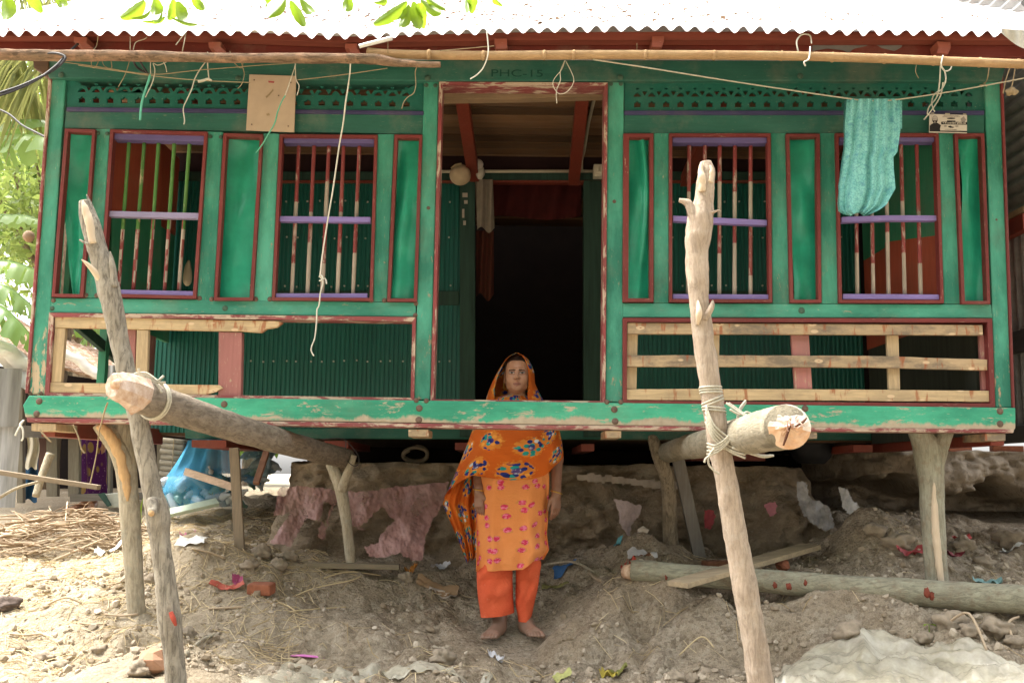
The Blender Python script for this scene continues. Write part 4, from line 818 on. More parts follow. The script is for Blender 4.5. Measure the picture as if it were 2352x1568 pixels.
cord('string', 'wire loop hanging from the far end of the left log', M_cable, [(738,1008,.9),(790,1008,.9),(793,1040,.9),(800,1060,.9),(815,1070,.9),(824,1062,.9),(822,1045,.9),(808,1025,.9),(792,1010,.9)], r=.003, group=None, cat='wire')
cord('string', 'thin string hanging below the cut end of the left log', M_jute, [(247,925,-1.5),(240,945,-1.3),(232,975,-.6),(228,990,-.4),(222,1040,-.3),(214,1080,-.3),(207,1110,-.3)], r=.003, group=None)
cord('string', 'bent twig and string hanging under the left end of the sill', M_jute, [(91,986,-.05),(105,1003,-.05),(118,1015,-.05)], [(168,975,-.05),(180,1003,-.05),(187,1030,-.05),(195,1040,-.05)], r=.004, group=None)
cord('string', 'loose white cord end at the lower left corner of the sill', M_wht, [(55,965,-.03),(46,975,-.05),(52,985,-.05),(53,1005,-.05),(49,1012,-.05)], [(54,966,-.03),(42,985,-.05),(35,1000,-.05)], r=.005, group=None)
# ================================================================ things on the facade
brd = tag(mk('board', prism([(572.5,171),(680,174.5),(675.5,303.5),(565,299)], -.034, -.024), plain('beige_board', (.50,.385,.275), .75, .16, 5, .05), bevel=.002), 'beige square board nailed over the left frieze', 'board')
for x, y in ((584,184),(668,190),(578,286),(662,290),(640,220)):
    p = P(x, y, -.0345); mk('nail', tube([(p, .004), (p+Vector((0, -.003, 0)), .003)], 8, smooth=False), M_bolt, brd)
for pts in ([(612,226),(620,218),(628,208),(627,204),(618,215),(610,222)], [(616,186),(630,187),(629,191),(617,190)], [(611,262),(618,260),(620,265),(613,266)]):
    mk('stain', prism(pts, -.0352, -.034), plain('pink_stain', (.45,.10,.10), .9, .3, 30, 0) if pts[0][0] == 616 else M_jute, brd)
# small poster
pst = tag(mk('poster', prism([(2135.5,262),(2221,264.5),(2221,306),(2134.5,304)], -.058, -.052), plain('poster_paper', (.60,.55,.47), .6, .05, 5, 0), bevel=0), 'small black and white poster with a portrait hung on a cord', 'poster')
M_ink = plain('poster_ink', (.018,.017,.018), .6, .1, 5, 0); M_grey = plain('poster_grey', (.30,.27,.24), .7, .15, 30, 0)
def pz(zx, zy): return (3650+zx*350/2352)/1.7415, (420+zy*350/2352)/1.7415
def flat(nm, pts, mat, d): return mk(nm, prism([pz(*p) for p in pts], -.058-d, -.058-d+.0008), mat, pst)
def ell(cx, cy, rx, ry, n=18): return [(cx+rx*math.cos(2*math.pi*i/n), cy-ry*math.sin(2*math.pi*i/n)) for i in range(n)]
flat('portrait_coat', [(462,695),(466,560),(500,525),(560,490),(590,470),(640,470),(690,495),(765,545),(740,640),(745,695)], M_ink, .0012)
flat('portrait_hair', ell(605,390,80,104), M_grey, .0016); flat('portrait_beard', ell(605,425,66,62), M_ink, .0020); flat('portrait_face', ell(603,370,58,70), plain('poster_face', (.46,.41,.36), .7, .1, 9, 0), .0024)
flat('portrait_moustache', [(565,428),(603,414),(645,428),(640,440),(603,430),(570,440)], M_ink, .0028); flat('portrait_chin', ell(600,462,24,18), M_grey, .0028)
flat('portrait_eye', ell(577,378,12,5), M_ink, .0028); flat('portrait_eye', ell(630,378,12,5), M_ink, .0028)
flat('caption_band', [(768,470),(785,452),(1470,462),(1470,535),(775,522)], M_ink, .0012); flat('foot_band', [(462,692),(1470,702),(1470,735),(462,712)], M_ink, .0030)
flat('oval_badge', ell(1040,362,115,19), M_ink, .0012); flat('badge', [(930,420),(1155,424),(1155,452),(928,452)], M_ink, .0012)
flat('boat_emblem', [(955,575),(1010,565),(1090,590),(1130,590),(1100,615),(1020,618),(970,600)], M_ink, .0012); flat('boat_emblem', ell(1020,575,22,15), M_ink, .0013)
flat('bird_emblem', [(1295,370),(1340,340),(1385,300),(1400,345),(1450,400),(1400,460),(1330,465),(1310,420)], M_grey, .0012)
flat('tape', [(500,200),(585,205),(585,255),(490,265)], M_grey, .0015); flat('tape', [(878,222),(1005,228),(1005,255),(878,250)], M_str, .0015); flat('tape', [(1360,235),(1448,240),(1448,265),(1360,262)], M_str, .0015)
flat('top_strip', [(500,215),(1440,232),(1440,246),(500,228)], M_ink, -.004)
M_let = plain('poster_light', (.72,.66,.56), .7, .05, 9, 0)
def poster_text(txt, zx, zy, h, wd, mat, d, nm='lettering'):
    x, y = pz(zx, zy); cu = letters(txt, x, y, h*350/2352/1.7415, -.058-d, mat, nm, pst, 1.0, 0)
    if cu is None: return
    me = cu.data; xs = [v.co.x for v in me.vertices]; wm = max(xs)-min(xs)
    if wm > 0:
        s = wd*350/2352/1.7415*S(x, y, -.058)/wm; mn = min(xs)
        for v in me.vertices: v.co.x = mn+(v.co.x-mn)*s
poster_text('শ ম েরজাউল কিরম-েক', 810, 512, 46, 625, M_let, .0018)
poster_text('েনৗকা', 848, 588, 30, 72, M_ink, .0014); poster_text('মাকরা', 1155, 590, 30, 80, M_ink, .0014)
for zx, zy, wd, tx in ((835,298,415,'বাংলােদশ জাতীয় সংসদ িনবর্াচন'), (805,330,480,'িপেরাজপুর এক আসেন আওয়ামী লীগ'), (860,672,325,'এলাকার জনগেণর পেক্ষ')):
    poster_text(tx, zx, zy, 20, wd, M_grey, .0014)
# teal cloth on the line
EL = [(226,1945),(295,1940),(340,1941),(402,1933),(424,1928),(463,1927),(482,1930),(492,1949)]; ER = [(226,2067),(300,2068),(350,2061),(360,2052),(388,2053),(433,2057),(455,2044),(470,2037),(482,2020),(492,1996)]
def teal(u, v):
    y = 227+v*262+3*math.sin(u*9)*v; l, r = inter(EL, y), inter(ER, y); x = l+(r-l)*u
    f = .012*math.sin(u*17+1.2*math.sin(v*3))*(.35+.65*v)+.016*math.sin(u*7.5+.8+v*1.1)*(.3+v)+.012*math.sin(u*41)*math.exp(-v*4)
    f += .035*math.exp(-((u-.45-.1*v)/.05)**2)*min(1, v*2)-.03*math.exp(-((u-.72-.06*v)/.05)**2)*min(1, v*1.6)+.02*math.exp(-((u-.2+.08*v)/.04)**2)*min(1, v*3)
    return P(x, y, -.30+f)
k = NT('teal_print'); wp = k.n('VectorMath', operation='ADD'); sc_ = k.n('VectorMath', operation='SCALE'); k.l(k.noise(9, 4, .6, None, 0, 1), sc_.inputs[0]); sc_.inputs[3].default_value = .09; k.l(k.co(), wp.inputs[0]); k.l(sc_.outputs[0], wp.inputs[1]); c1 = k.vor(58, wp.outputs[0], 1, 'DISTANCE_TO_EDGE'); c2 = k.noise(14, 6, .7); c3 = k.vor(19, wp.outputs[0]); d = k.noise(90, 4, .7)
col = k.mix(k.ramp(c2, (.35, 0.), (.65, 1.)), (.13,.40,.38), (.24,.55,.50)); col = k.mix(k.math('MULTIPLY', k.ramp(c1, (.02, 1.), (.09, 0.)), .5), col, (.035,.15,.19)); col = k.mix(k.math('MULTIPLY', k.ramp(c3, (.1, 1.), (.35, 0.)), .55), col, (.05,.20,.28)); col = k.mix(k.math('MULTIPLY', k.ramp(d, (.45, 0.), (.6, 1.)), .2), col, (.3,.6,.55))
v, f = grid(60, 70, teal); n0 = len(v); v2 = [Vector((p.x, p.y+.012+.02*abs(math.sin(p.z*11)), p.z+.0)) for p in v]
tc = tag(mk('teal_cloth', (v, f), k.out(col, .9, .1), smooth=True), 'teal patterned garment draped over the clothesline', 'cloth')
mk('back_layer', (v2, f), k.m, tc, smooth=True)
mk('hem_fold', grid(12, 12, lambda u, v: P(1948+u*44, 478+v*14-6*u, -.27-.02*math.sin(u*5))), k.m, tc, smooth=True)
mk('side_strip', grid(6, 20, lambda u, v: P(2062+u*10, 232+v*64, -.275-.01*math.sin(v*6))), k.m, tc, smooth=True)
# ================================================================ inside the doorway
o = thing('light_bulb', 'white light bulb on a bracket inside the doorway', 'bulb', P(1099,378,1.45))
mk('globe', rock(P(1098,378,1.45), .036, 0, (1,1,1), 12, 0), plain('bulb_glass', (.55,.50,.45), .35, .1, 3, 0), o, smooth=True); mk('holder', tube([(P(1104,385,1.47), .022), (P(1103,400,1.47), .030), (P(1102,412,1.48), .012)], 12), plain('bulb_holder', (.50,.46,.38), .5, .2, 5, 0), o, smooth=True)
o = thing('hanging_ball', 'round beige ball hanging beside the light bulb', 'ball', P(1057,402,1.40)); mk('ball', rock(P(1057,402,1.40), .070, 3, (1.02,1,1), 16, .03), plain('beige_ball', (.52,.40,.26), .8, .25, 6, .2), o, smooth=True); mk('rim', tube([(P(1036,387,1.36), .006), (P(1046,379,1.35), .006), (P(1060,376,1.34), .006)], 6), M_jute, o)
mb = MB(); mb.add(*tube([(P(1012,394,1.55), .011), (P(1366,393,1.55), .011)], 10, smooth=False)); tag(mk('conduit_pipe', mb.g(), plain('cream_conduit', (.50,.45,.34), .6, .25, 6, 0), smooth=True), 'cream conduit running across the doorway head', 'conduit')
mb = MB(); mb.add(*tube([(P(1367,218,.55), .010), (P(1352,282,.9), .010), (P(1341,350,1.3), .010), (P(1336,368,1.5), .010), (P(1336,392,1.53), .010)], 10, smooth=False)); tag(mk('conduit_pipe', mb.g(), bpy.data.materials['cream_conduit'], smooth=True), 'slanting conduit beside the right ceiling rafter', 'conduit')
o = tag(mk('switch_box', span(1364, 377, 1389, 404, 1.46, 1.54), plain('cream_switchplate', (.60,.55,.43), .5, .1, 5, 0), bevel=.003), 'cream switch box beside the right door post', 'switch')
for a in (1369, 1378): mk('rocker_switch', span(a, 383, a+7, 396, 1.45, 1.465), bpy.data.materials['cream_switchplate'], o, bevel=.002)
def drape(name, label, x0, x1, y0, y1, Y, mat, amp=.02, fr=20, slant=0):
    return tag(mk(name, grid(24, 20, lambda u, v: P(x0+(x1-x0)*u+slant*v, y0+(y1-y0)*v*(1-.06*math.sin(u*7)), Y+amp*math.sin(u*fr+v*2))), mat, smooth=True), label, 'cloth')
drape('red_curtain', 'dark red curtain bunched in the inner door head', 1091, 1335, 418, 500, 1.9, plain('dark_red_cloth', (.070,.008,.007), .9, .4, 6, 0), .03, 30)
drape('grey_cloth', 'pale grey cloth hanging on the inner door post', 1092, 1132, 412, 528, 1.57, plain('pale_grey_cloth', (.26,.22,.17), .9, .3, 9, .1), .02, 12, 4)
drape('patterned_cloth', 'dark red patterned cloth hanging inside the door', 1094, 1134, 530, 682, 1.66, plain('red_brown_print', (.075,.012,.009), .9, .5, 30, 0, col2=(.05,.02,.008)), .02, 12)
for a, b, c_, d_ in ((1068,448,12,10),(1070,464,8,8),(1064,490,5,20),(1067,512,6,10)):
    tag(mk('paper_scrap', span(a-c_/2, b-d_/2, a+c_/2, b+d_/2, YB-.034, YB-.0315), plain('old_paper', (.45,.40,.33), .9, .3, 30, 0) if 'old_paper' not in bpy.data.materials else bpy.data.materials['old_paper']), 'torn paper scrap stuck on the left inner door post', 'paper', 'paper scraps on the inner door post')
tag(mk('gourd', tube([(P(434,598,.9), .006), (P(432,612,.9), .018), (P(431,632,.9), .026), (P(430,648,.9), .024), (P(430,656,.9), .010)], 14), plain('pale_gourd', (.45,.38,.27), .6, .15, 5, 0), smooth=True), 'long pale gourd hanging behind the first window', 'gourd')
# ================================================================ people
class SDF:
    """smooth-blended limbs on a grid, meshed with surface nets: one continuous skin"""
    def __init__(s, lo, hi, h):
        s.lo = np.array(lo, float); s.h = h; s.n = np.ceil((np.array(hi)-s.lo)/h).astype(int)+1
        s.F = np.full(tuple(s.n), 0.2, np.float32)
    def _win(s, a, b):
        i0 = np.clip(np.floor((np.array(a)-s.lo)/s.h).astype(int), 0, s.n-1); i1 = np.clip(np.ceil((np.array(b)-s.lo)/s.h).astype(int)+1, 1, s.n)
        if (i1 <= i0).any(): return None
        g = np.meshgrid(*[s.lo[k]+s.h*np.arange(i0[k], i1[k]) for k in range(3)], indexing='ij')
        return tuple(slice(i0[k], i1[k]) for k in range(3)), g
    def _blend(s, sl, d, k, sub):
        F = s.F[sl]
        if sub:
            h = np.clip(.5-.5*(F+d)/k, 0, 1); s.F[sl] = F*(1-h)+(-d)*h+k*h*(1-h)
        else:
            h = np.clip(.5+.5*(d-F)/k, 0, 1); s.F[sl] = d*(1-h)+F*h-k*h*(1-h)
    def cap(s, a, b, ra, rb, k=.02, sub=False):
        a = np.array(tuple(a)); b = np.array(tuple(b)); m = max(ra, rb)+k*1.5+s.h*2
        w = s._win(np.minimum(a, b)-m, np.maximum(a, b)+m)
        if w is None: return
        sl, g = w; ab = b-a; L = max((ab**2).sum(), 1e-9)
        t = np.clip(((g[0]-a[0])*ab[0]+(g[1]-a[1])*ab[1]+(g[2]-a[2])*ab[2])/L, 0, 1)
        d = np.sqrt((g[0]-a[0]-t*ab[0])**2+(g[1]-a[1]-t*ab[1])**2+(g[2]-a[2]-t*ab[2])**2)-(ra+(rb-ra)*t)
        s._blend(sl, d, k, sub)
    def ell(s, c, r, k=.02, sub=False):
        c = np.array(tuple(c)); r = np.array(r); m = r+k*1.5+s.h*2; w = s._win(c-m, c+m)
        if w is None: return
        sl, g = w; q = np.sqrt(((g[0]-c[0])/r[0])**2+((g[1]-c[1])/r[1])**2+((g[2]-c[2])/r[2])**2)
        q2 = np.sqrt(((g[0]-c[0])/r[0]**2)**2+((g[1]-c[1])/r[1]**2)**2+((g[2]-c[2])/r[2]**2)**2)+1e-6
        s._blend(sl, q*(q-1)/q2, k, sub)
    def mesh(s):
        F = s.F; ins = F < 0; n = s.n-1
        cnt = np.zeros(tuple(n), np.int8)
        for dx in (0, 1):
            for dy in (0, 1):
                for dz in (0, 1): cnt += ins[dx:dx+n[0], dy:dy+n[1], dz:dz+n[2]]
        act = (cnt > 0) & (cnt < 8); idx = np.full(tuple(n), -1, np.int64); ii = np.argwhere(act); idx[act] = np.arange(len(ii))
        acc = np.zeros((len(ii), 3)); num = np.zeros(len(ii))
        cs = [(x, y, z) for x in (0, 1) for y in (0, 1) for z in (0, 1)]
        val = {c: F[ii[:, 0]+c[0], ii[:, 1]+c[1], ii[:, 2]+c[2]] for c in cs}
        for a in cs:
            for ax in range(3):
                if a[ax]: continue
                b = tuple(1 if k == ax else a[k] for k in range(3)); fa, fb = val[a], val[b]; m = (fa < 0) != (fb < 0)
                t = fa[m]/(fa[m]-fb[m]); p = np.tile(np.array(a, float), (m.sum(), 1)); p[:, ax] += t; acc[m] += p; num[m] += 1
        V = s.lo+s.h*(ii+acc/num[:, None]); Q = []
        for ax in range(3):
            o = [k for k in range(3) if k != ax]; sl0 = [slice(0, n[k]) for k in range(3)]; sl1 = list(sl0); sl1[ax] = slice(1, n[ax]+1)
            for k in o: sl0[k] = slice(1, n[k]); sl1[k] = slice(1, n[k])
            A = ins[tuple(sl0)]; B = ins[tuple(sl1)]; e = np.argwhere(A != B); flip = A[A != B]
            for k in o: e[:, k] += 1
            q = []
            for d in ((0, 0), (1, 0), (1, 1), (0, 1)):
                c = e.copy(); c[:, o[0]] -= d[0]; c[:, o[1]] -= d[1]; q.append(idx[c[:, 0], c[:, 1], c[:, 2]])
            q = np.stack(q, 1); f = flip if ax != 1 else ~flip
            q[~f] = q[~f][:, ::-1]; Q.append(q)
        Q = np.concatenate(Q); Q = Q[(Q >= 0).all(1)]
        return V, Q
YW = .45
def W(px, py, dy=0.0): return P(px, py, YW+dy)
def skin_mat(name, c):
    k = NT(name); a = k.n('VertexColor'); a.layer_name = 'Col'; n = k.noise(30, 5, .6)
    col = k.mix(k.math('MULTIPLY', k.ramp(n, (.4, 0.), (.65, 1.)), .18), a.outputs[0], tuple(x*.55 for x in c)); k.bump(n, .08, .003)
    k.b.inputs['Subsurface Weight'].default_value = .06; k.b.inputs['Subsurface Radius'].default_value = (.4, .15, .08); k.b.inputs['Subsurface Scale'].default_value = .01
    return k.out(col, .42, .45)
def hand(sd, wr, d, out, fwd, s=1.0):
    """relaxed hand: wr wrist, d down the forearm, out = finger spread axis (index side), fwd = palm normal towards curl"""
    d = d.normalized(); out = (out-d*out.dot(d)).normalized(); c = fwd.normalized()
    kn = wr+d*.078*s
    sd.cap(wr-d*.02, wr+d*.012, .0235*s, .0225*s, .012)
    for o in (-.026, -.010, .007, .023): sd.cap(wr+d*.01+out*o*.55*s, kn+out*o*s, .0150*s, .0118*s, .010)
    for o, L, cu in ((.025, .058, .35), (.0085, .066, .45), (-.0085, .061, .55), (-.025, .048, .65)):
        b = kn+out*o*s; m1 = b+(d*math.cos(cu*.5)+c*math.sin(cu*.5))*L*.5*s; m2 = m1+(d*math.cos(cu*1.4)+c*math.sin(cu*1.4))*L*.33*s; m3 = m2+(d*math.cos(cu*2.0)+c*math.sin(cu*2.0))*L*.24*s
        sd.cap(b, m1, .0094*s, .0080*s, .004); sd.cap(m1, m2, .0080*s, .0070*s, .003); sd.cap(m2, m3, .0070*s, .0058*s, .003)
    t0 = wr+d*.018*s+out*.018*s; t1 = t0+(d*.6+out*.62+c*.35)*.036*s; t2 = t1+(d*.95+out*.12+c*.3)*.030*s; t3 = t2+(d*.97-out*.05+c*.2)*.022*s
    sd.cap(t0, t1, .0145*s, .0105*s, .010); sd.cap(t1, t2, .0100*s, .0085*s, .004); sd.cap(t2, t3, .0085*s, .0065*s, .003)
def foot(sd, heel, dirv, s=1.0, side=1):
    f = Vector((dirv.x, dirv.y, 0)).normalized(); r = Vector((f.y, -f.x, 0))*side      # r: towards the big toe
    z = Vector((0, 0, 1))
    sd.cap(heel+z*.028, heel+f*.03+z*.03, .028*s, .026*s, .02); sd.cap(heel+z*.12-f*.005, heel+f*.015+z*.05, .031*s, .033*s, .03)
    sd.cap(heel+f*.02+z*.055, heel+f*.125+z*.026+r*.006, .030*s, .020*s, .03); sd.cap(heel+f*.02+z*.022-r*.008, heel+f*.135+z*.016-r*.020, .022*s, .016*s, .02)
    sd.cap(heel+f*.05+z*.03+r*.01, heel+f*.150+z*.018+r*.022, .022*s, .0185*s, .02); sd.cap(heel+f*.14+z*.017+r*.02, heel+f*.142+z*.015-r*.026, .018*s, .015*s, .015)
    for o, L, a in ((.030, .052, .0128), (.010, .050, .0092), (-.005, .044, .0086), (-.019, .036, .0082), (-.032, .026, .0080)):
        b = heel+f*.150+r*o+z*.016; m = b+f*L*.55+z*.004; e = b+f*L-z*.006
        sd.cap(b, m, a*1.05*s, a*.92*s, .005); sd.cap(m, e, a*.95*s, a*s, .003)
def head(sd, o, s=1.0, yaw=0.0):
    c = lambda x, y, z: o+Vector((x*math.cos(yaw)-y*math.sin(yaw), x*math.sin(yaw)+y*math.cos(yaw), z))*s
    E = lambda p, r, k, sub=False: sd.ell(c(*p), tuple(q*s for q in r), k*s, sub); Cc = lambda a, b, ra, rb, k, sub=False: sd.cap(c(*a), c(*b), ra*s, rb*s, k*s, sub)
    Cc((0, .015, .03), (0, .03, -.12), .047, .050, .02)
    E((0, .018, .125), (.069, .088, .078), .03); E((0, -.034, .085), (.0545, .058, .086), .03); E((0, -.048, .032), (.037, .046, .031), .03)
    E((0, -.082, .014), (.019, .014, .014), .02)
    for q in (-1, 1):
        E((q*.033, -.064, .066), (.022, .022, .023), .025); Cc((q*.038, -.028, .032), (q*.048, .0, .07), .013, .014, .03)
        Cc((q*.010, -.091, .1165), (q*.040, -.078, .1165), .0065, .0055, .012)
    for q in (-1, 1): E((q*.0285, -.100, .1005), (.0165, .015, .0095), .012, True)
    for q in (-1, 1):
        E((q*.0285, -.0755, .1005), (.0130, .0130, .0125), .002)
        Cc((q*.017, -.0855, .1045), (q*.041, -.0795, .1040), .0040, .0038, .004); Cc((q*.017, -.0850, .0945), (q*.040, -.0795, .0950), .0036, .0036, .005)
    Cc((0, -.089, .108), (0, -.1075, .0745), .0060, .0080, .012); E((0, -.111, .0725), (.0095, .009, .0085), .008)
    for q in (-1, 1): E((q*.0112, -.098, .0695), (.0070, .011, .0064), .006); E((q*.0062, -.1085, .0640), (.0030, .0045, .0025), .003, True)
    Cc((-.020, -.0855, .0415), (0, -.0955, .0445), .0035, .0065, .006); Cc((0, -.0955, .0445), (.020, -.0855, .0415), .0065, .0035, .006)
    Cc((-.015, -.0870, .0350), (0, -.0945, .0330), .0045, .0075, .005); Cc((0, -.0945, .0330), (.015, -.0870, .0350), .0075, .0045, .005)
    Cc((-.022, -.0925, .0393), (.022, -.0925, .0393), .0014, .0014, .003, True)
    for q in (-1, 1): E((q*.064, .012, .082), (.008, .017, .029), .012); E((q*.067, .006, .060), (.007, .008, .010), .008)
    return c
def headcols(V, o, s, base, yaw=0.0):
    L = (V-np.array(tuple(o)))/s; x = L[:, 0]*math.cos(-yaw)-L[:, 1]*math.sin(-yaw); y = L[:, 0]*math.sin(-yaw)+L[:, 1]*math.cos(-yaw); z = L[:, 2]; ax = np.abs(x)
    C = np.tile(np.array([*base, 1.0]), (len(V), 1)); near = (z > -.02) & (z < .23) & (ax < .09) & (y > -.13) & (y < .12)
    def put(m, col): C[m & near] = (*col, 1.0)
    put((z > .168-.55*np.maximum(0, ax-.030)) & (z > .10), (.012, .009, .008)); put((y > -.028) & (z > .055) & ~((ax > .058) & (z < .115) & (y < .04) & (y > -.02)), (.012, .009, .008))
    put((y < -.06) & (ax > .009) & (ax < .046) & (np.abs(z-(.1120+.23*(ax-.009)-.0026*((ax-.009)/.02)**2))< .0036*(1.1-(ax-.009)/.050)), (.022, .012, .009))
    z = z-.10*(ax-.0285)*(z < .109)
    put((y < -.07) & (((ax-.0285)/.0150)**2+((z-.0995)/.0052)**2 < 1), (.36, .30, .27)); put((y < -.07) & (((ax-.0285)/.0062)**2+((z-.0998)/.0064)**2 < 1), (.012, .008, .007))
    put((y < -.066) & (((ax-.0285)/.0165)**2+((z-.1042)/.0020)**2 < 1), (.03, .015, .012))
    m_ = (y < -.068) & (((ax-.0285)/.021)**2+((z-.099)/.013)**2 < 1) & near & (C[:, 0] > base[0]*.95); C[m_] = (base[0]*.70, base[1]*.64, base[2]*.64, 1)
    put((y < -.083) & ((x/.0215)**2+((z-.0390)/.0098)**2 < 1), (base[0]*.72, base[1]*.56, base[2]*.66)); put((y < -.083) & ((x/.0205)**2+((z-.0393)/.0015)**2 < 1), (base[0]*.35, base[1]*.25, base[2]*.3))
    return C
SKIN = (.440, .222, .130); SKIND = (.235, .118, .075)  # head tone lightened to make up for house shade; limbs stay darker
M_skin = skin_mat('brown_skin', SKIN)
def build_woman():
    hd = W(1187, 901, -.03); feet = P(1190, 1470, .38)
    zf = ground_z(.02, .36, False); t = thing('person', 'barefoot person in an orange flowered headscarf standing behind the sill beam', 'person', (P(1190,1470,.40).x, .42, zf))
    ls = hd.x; s_ = 1.0
    sd = SDF((-.40, .10, zf-.05), (.42, .68, hd.z+.24), .0034)
    sd.cap(hd+Vector((0, .03, -.12)), hd+Vector((0, .018, -.03)), .049, .044, .02)
    # trunk (mostly under the clothes)
    sh = [W(1118, 962), W(1256, 966)]; cx = hd.x
    pel = W(1178, 1200)
    sd.ell((cx, YW+.01, W(0, 1010).z), (.125, .075, .17), .04); sd.ell((cx-.005, YW+.01, pel.z+.05), (.135, .085, .14), .05); sd.cap(sh[0], sh[1], .042, .042, .05)
    sd.cap(Vector((cx, YW-.01, sh[0].z+.02)), hd+Vector((0, .02, -.02)), .055, .046, .04)
    # arms
    A = [(sh[0], W(1094,1085,.0), W(1100,1131,-.05)), (sh[1], W(1279,1072,.0), W(1279,1136,-.05))]
    el0 = W(1096, 1050, .03); el1 = W(1278, 1052, .03)
    wr0 = W(1100, 1128, -.04); wr1 = W(1278, 1133, -.04)
    sd.cap(sh[0], el0, .040, .034, .03); sd.cap(el0, wr0, .036, .023, .02); sd.cap(sh[1], el1, .040, .034, .03); sd.cap(el1, wr1, .036, .023, .02)
    dn = Vector((.02, -.10, -1)); hand(sd, wr0, Vector((.06, -.05, -1)), Vector((.8, -.75, 0)), Vector((.45, .9, -.1)), .98); hand(sd, wr1, Vector((-.05, -.06, -1)), Vector((-.75, -.8, 0)), Vector((-.45, .9, -.1)), .98)
    # legs and feet
    for sx, kx, ax_, ay, fx, hy, sgn in ((1140, 1140, 1149, 1425, -.30, 1452, 1), (1214, 1212, 1205, 1428, .34, 1450, -1)):
        an = P(ax_, ay, .43); heel = Vector((an.x, .455, 0)); 
        heel.z = max(ground_z(heel.x, heel.y), ground_z(heel.x+fx*.15, heel.y-.17))-.002
        an = Vector((heel.x, heel.y-.005, heel.z+.10))
        hip = Vector((P(sx, 1250, YW).x, YW, pel.z)); kn = Vector((P(kx, 1330, YW).x, YW-.01, (an.z+pel.z)/2+.02))
        sd.cap(hip, kn, .050, .042, .02); sd.cap(kn, Vector((an.x, an.y+.005, an.z+.14)), .045, .037, .03); sd.cap(Vector((an.x, an.y+.005, an.z+.14)), an, .037, .030, .02)
        foot(sd, heel, Vector((fx, -1, 0)), 1.0, sgn)
    V, Q = sd.mesh(); C = np.tile(np.array([*SKIND, 1.0]), (len(V), 1)); C[V[:, 2] > hd.z-.15] = (*SKIN, 1)
    s2 = SDF(hd+Vector((-.095, -.14, -.10)), hd+Vector((.095, .135, .225)), .0018); head(s2, hd, 1.0); V2, Q2 = s2.mesh(); C2 = headcols(V2, hd, 1.0, SKIN)
    Q = np.concatenate([Q, Q2+len(V)]); V = np.concatenate([V, V2]); C = np.concatenate([C, C2]); fo = V[:, 2] < zf+.16; C[fo] = (.245, .150, .105, 1)
    mk('body', (V.tolist(), Q.tolist()), M_skin, t, smooth=True, cols=C)
    # ---------- fabrics
    def vor2(k, sc, u, rd):
        x = k.n('TexVoronoi', feature='F1', voronoi_dimensions='2D'); x.inputs['Scale'].default_value = sc; x.inputs['Randomness'].default_value = rd; k.l(u, x.inputs['Vector']); return x.outputs['Distance'], x.outputs['Color']
    k = NT('orange_flower_print'); u = k.co('UV'); dist = vor2(k, 7.0, u, .45)[0]; wob = k.noise(40, 3, .6, u)
    inb = k.ramp(k.math('ADD', dist, k.math('MULTIPLY', k.math('SUBTRACT', wob, .5), .30)), (.34, 1.), (.37, 0.))
    smd, smc = vor2(k, 40, u, 1.0); pet = k.ramp(smd, (.40, 1.), (.48, 0.))
    sx = k.xyz(smc)
    pc = k.ramp(sx[0], (0., (.75,.33,.06)), (.14, (.02,.27,.26)), (.46, (.022,.035,.19)), (.80, (.015,.025,.14)), (.93, (.55,.58,.62)), interp='CONSTANT')
    base = k.mix(k.ramp(k.noise(3, 4, .5, u), (.3, 0.), (.7, 1.)), (.42,.080,.010), (.54,.120,.016))
    lf = k.ramp(k.math('ADD', dist, k.math('MULTIPLY', k.math('SUBTRACT', k.noise(75, 2, .5, u), .5), .5)), (.375, 1.), (.41, 0.))
    col = k.mix(k.math('MULTIPLY', lf, .55), base, (.66,.30,.05)); col = k.mix(k.math('MULTIPLY', inb, pet), col, pc)
    core = k.ramp(k.math('ADD', dist, k.math('MULTIPLY', k.math('SUBTRACT', wob, .5), .12)), (.10, 1.), (.13, 0.)); col = k.mix(k.math('MULTIPLY', core, .9), col, k.mix(k.ramp(k.noise(70, 2, .5, u), (.55, 0.), (.6, 1.)), (.022,.035,.20), (.35,.40,.55)))
    k.bump(k.noise(9, 7, .7, k.co('UV', (1, 2.2, 1)), 1.2), .55, .022); M_shawl = k.out(col, .85, .15)
    k = NT('peach_flower_print'); u = k.co('UV'); dist = vor2(k, 14.5, u, .85)[0]; wob = k.noise(60, 3, .6, u)
    f1 = k.ramp(k.math('ADD', dist, k.math('MULTIPLY', k.math('SUBTRACT', wob, .5), .25)), (.19, 1.), (.23, 0.)); f2 = k.ramp(k.math('ADD', dist, k.math('MULTIPLY', k.math('SUBTRACT', k.noise(50, 3, .6, u), .45), .55)), (.25, 1.), (.31, 0.))
    base = k.mix(k.ramp(k.noise(4, 5, .6, u), (.35, 0.), (.65, 1.)), (.67,.235,.070), (.74,.285,.095)); col = k.mix(k.math('MULTIPLY', f2, .35), base, (.35,.20,.05)); col = k.mix(f1, col, k.mix(k.ramp(wob, (.45, 0.), (.55, 1.)), (.56,.035,.09), (.72,.19,.30)))
    k.bump(k.noise(7, 7, .68, k.co('UV', (1.6, 1, 1)), 1.0), .55, .022); M_kam = k.out(col, .85, .15)
    k = NT('coral_trousers'); n = k.noise(7, 6, .65); col = k.mix(k.ramp(n, (.35, 0.), (.7, 1.)), (.60,.092,.036), (.68,.130,.055)); col = k.mix(k.math('MULTIPLY', k.ramp(k.noise(26, 6, .7), (.62, 0.), (.72, 1.)), .4), col, (.72,.35,.24)); k.bump(k.noise(9, 7, .66, k.co('Object', (1, 1, 1.3)), 1.0), .6, .022); M_pant = k.out(col, .85, .15)
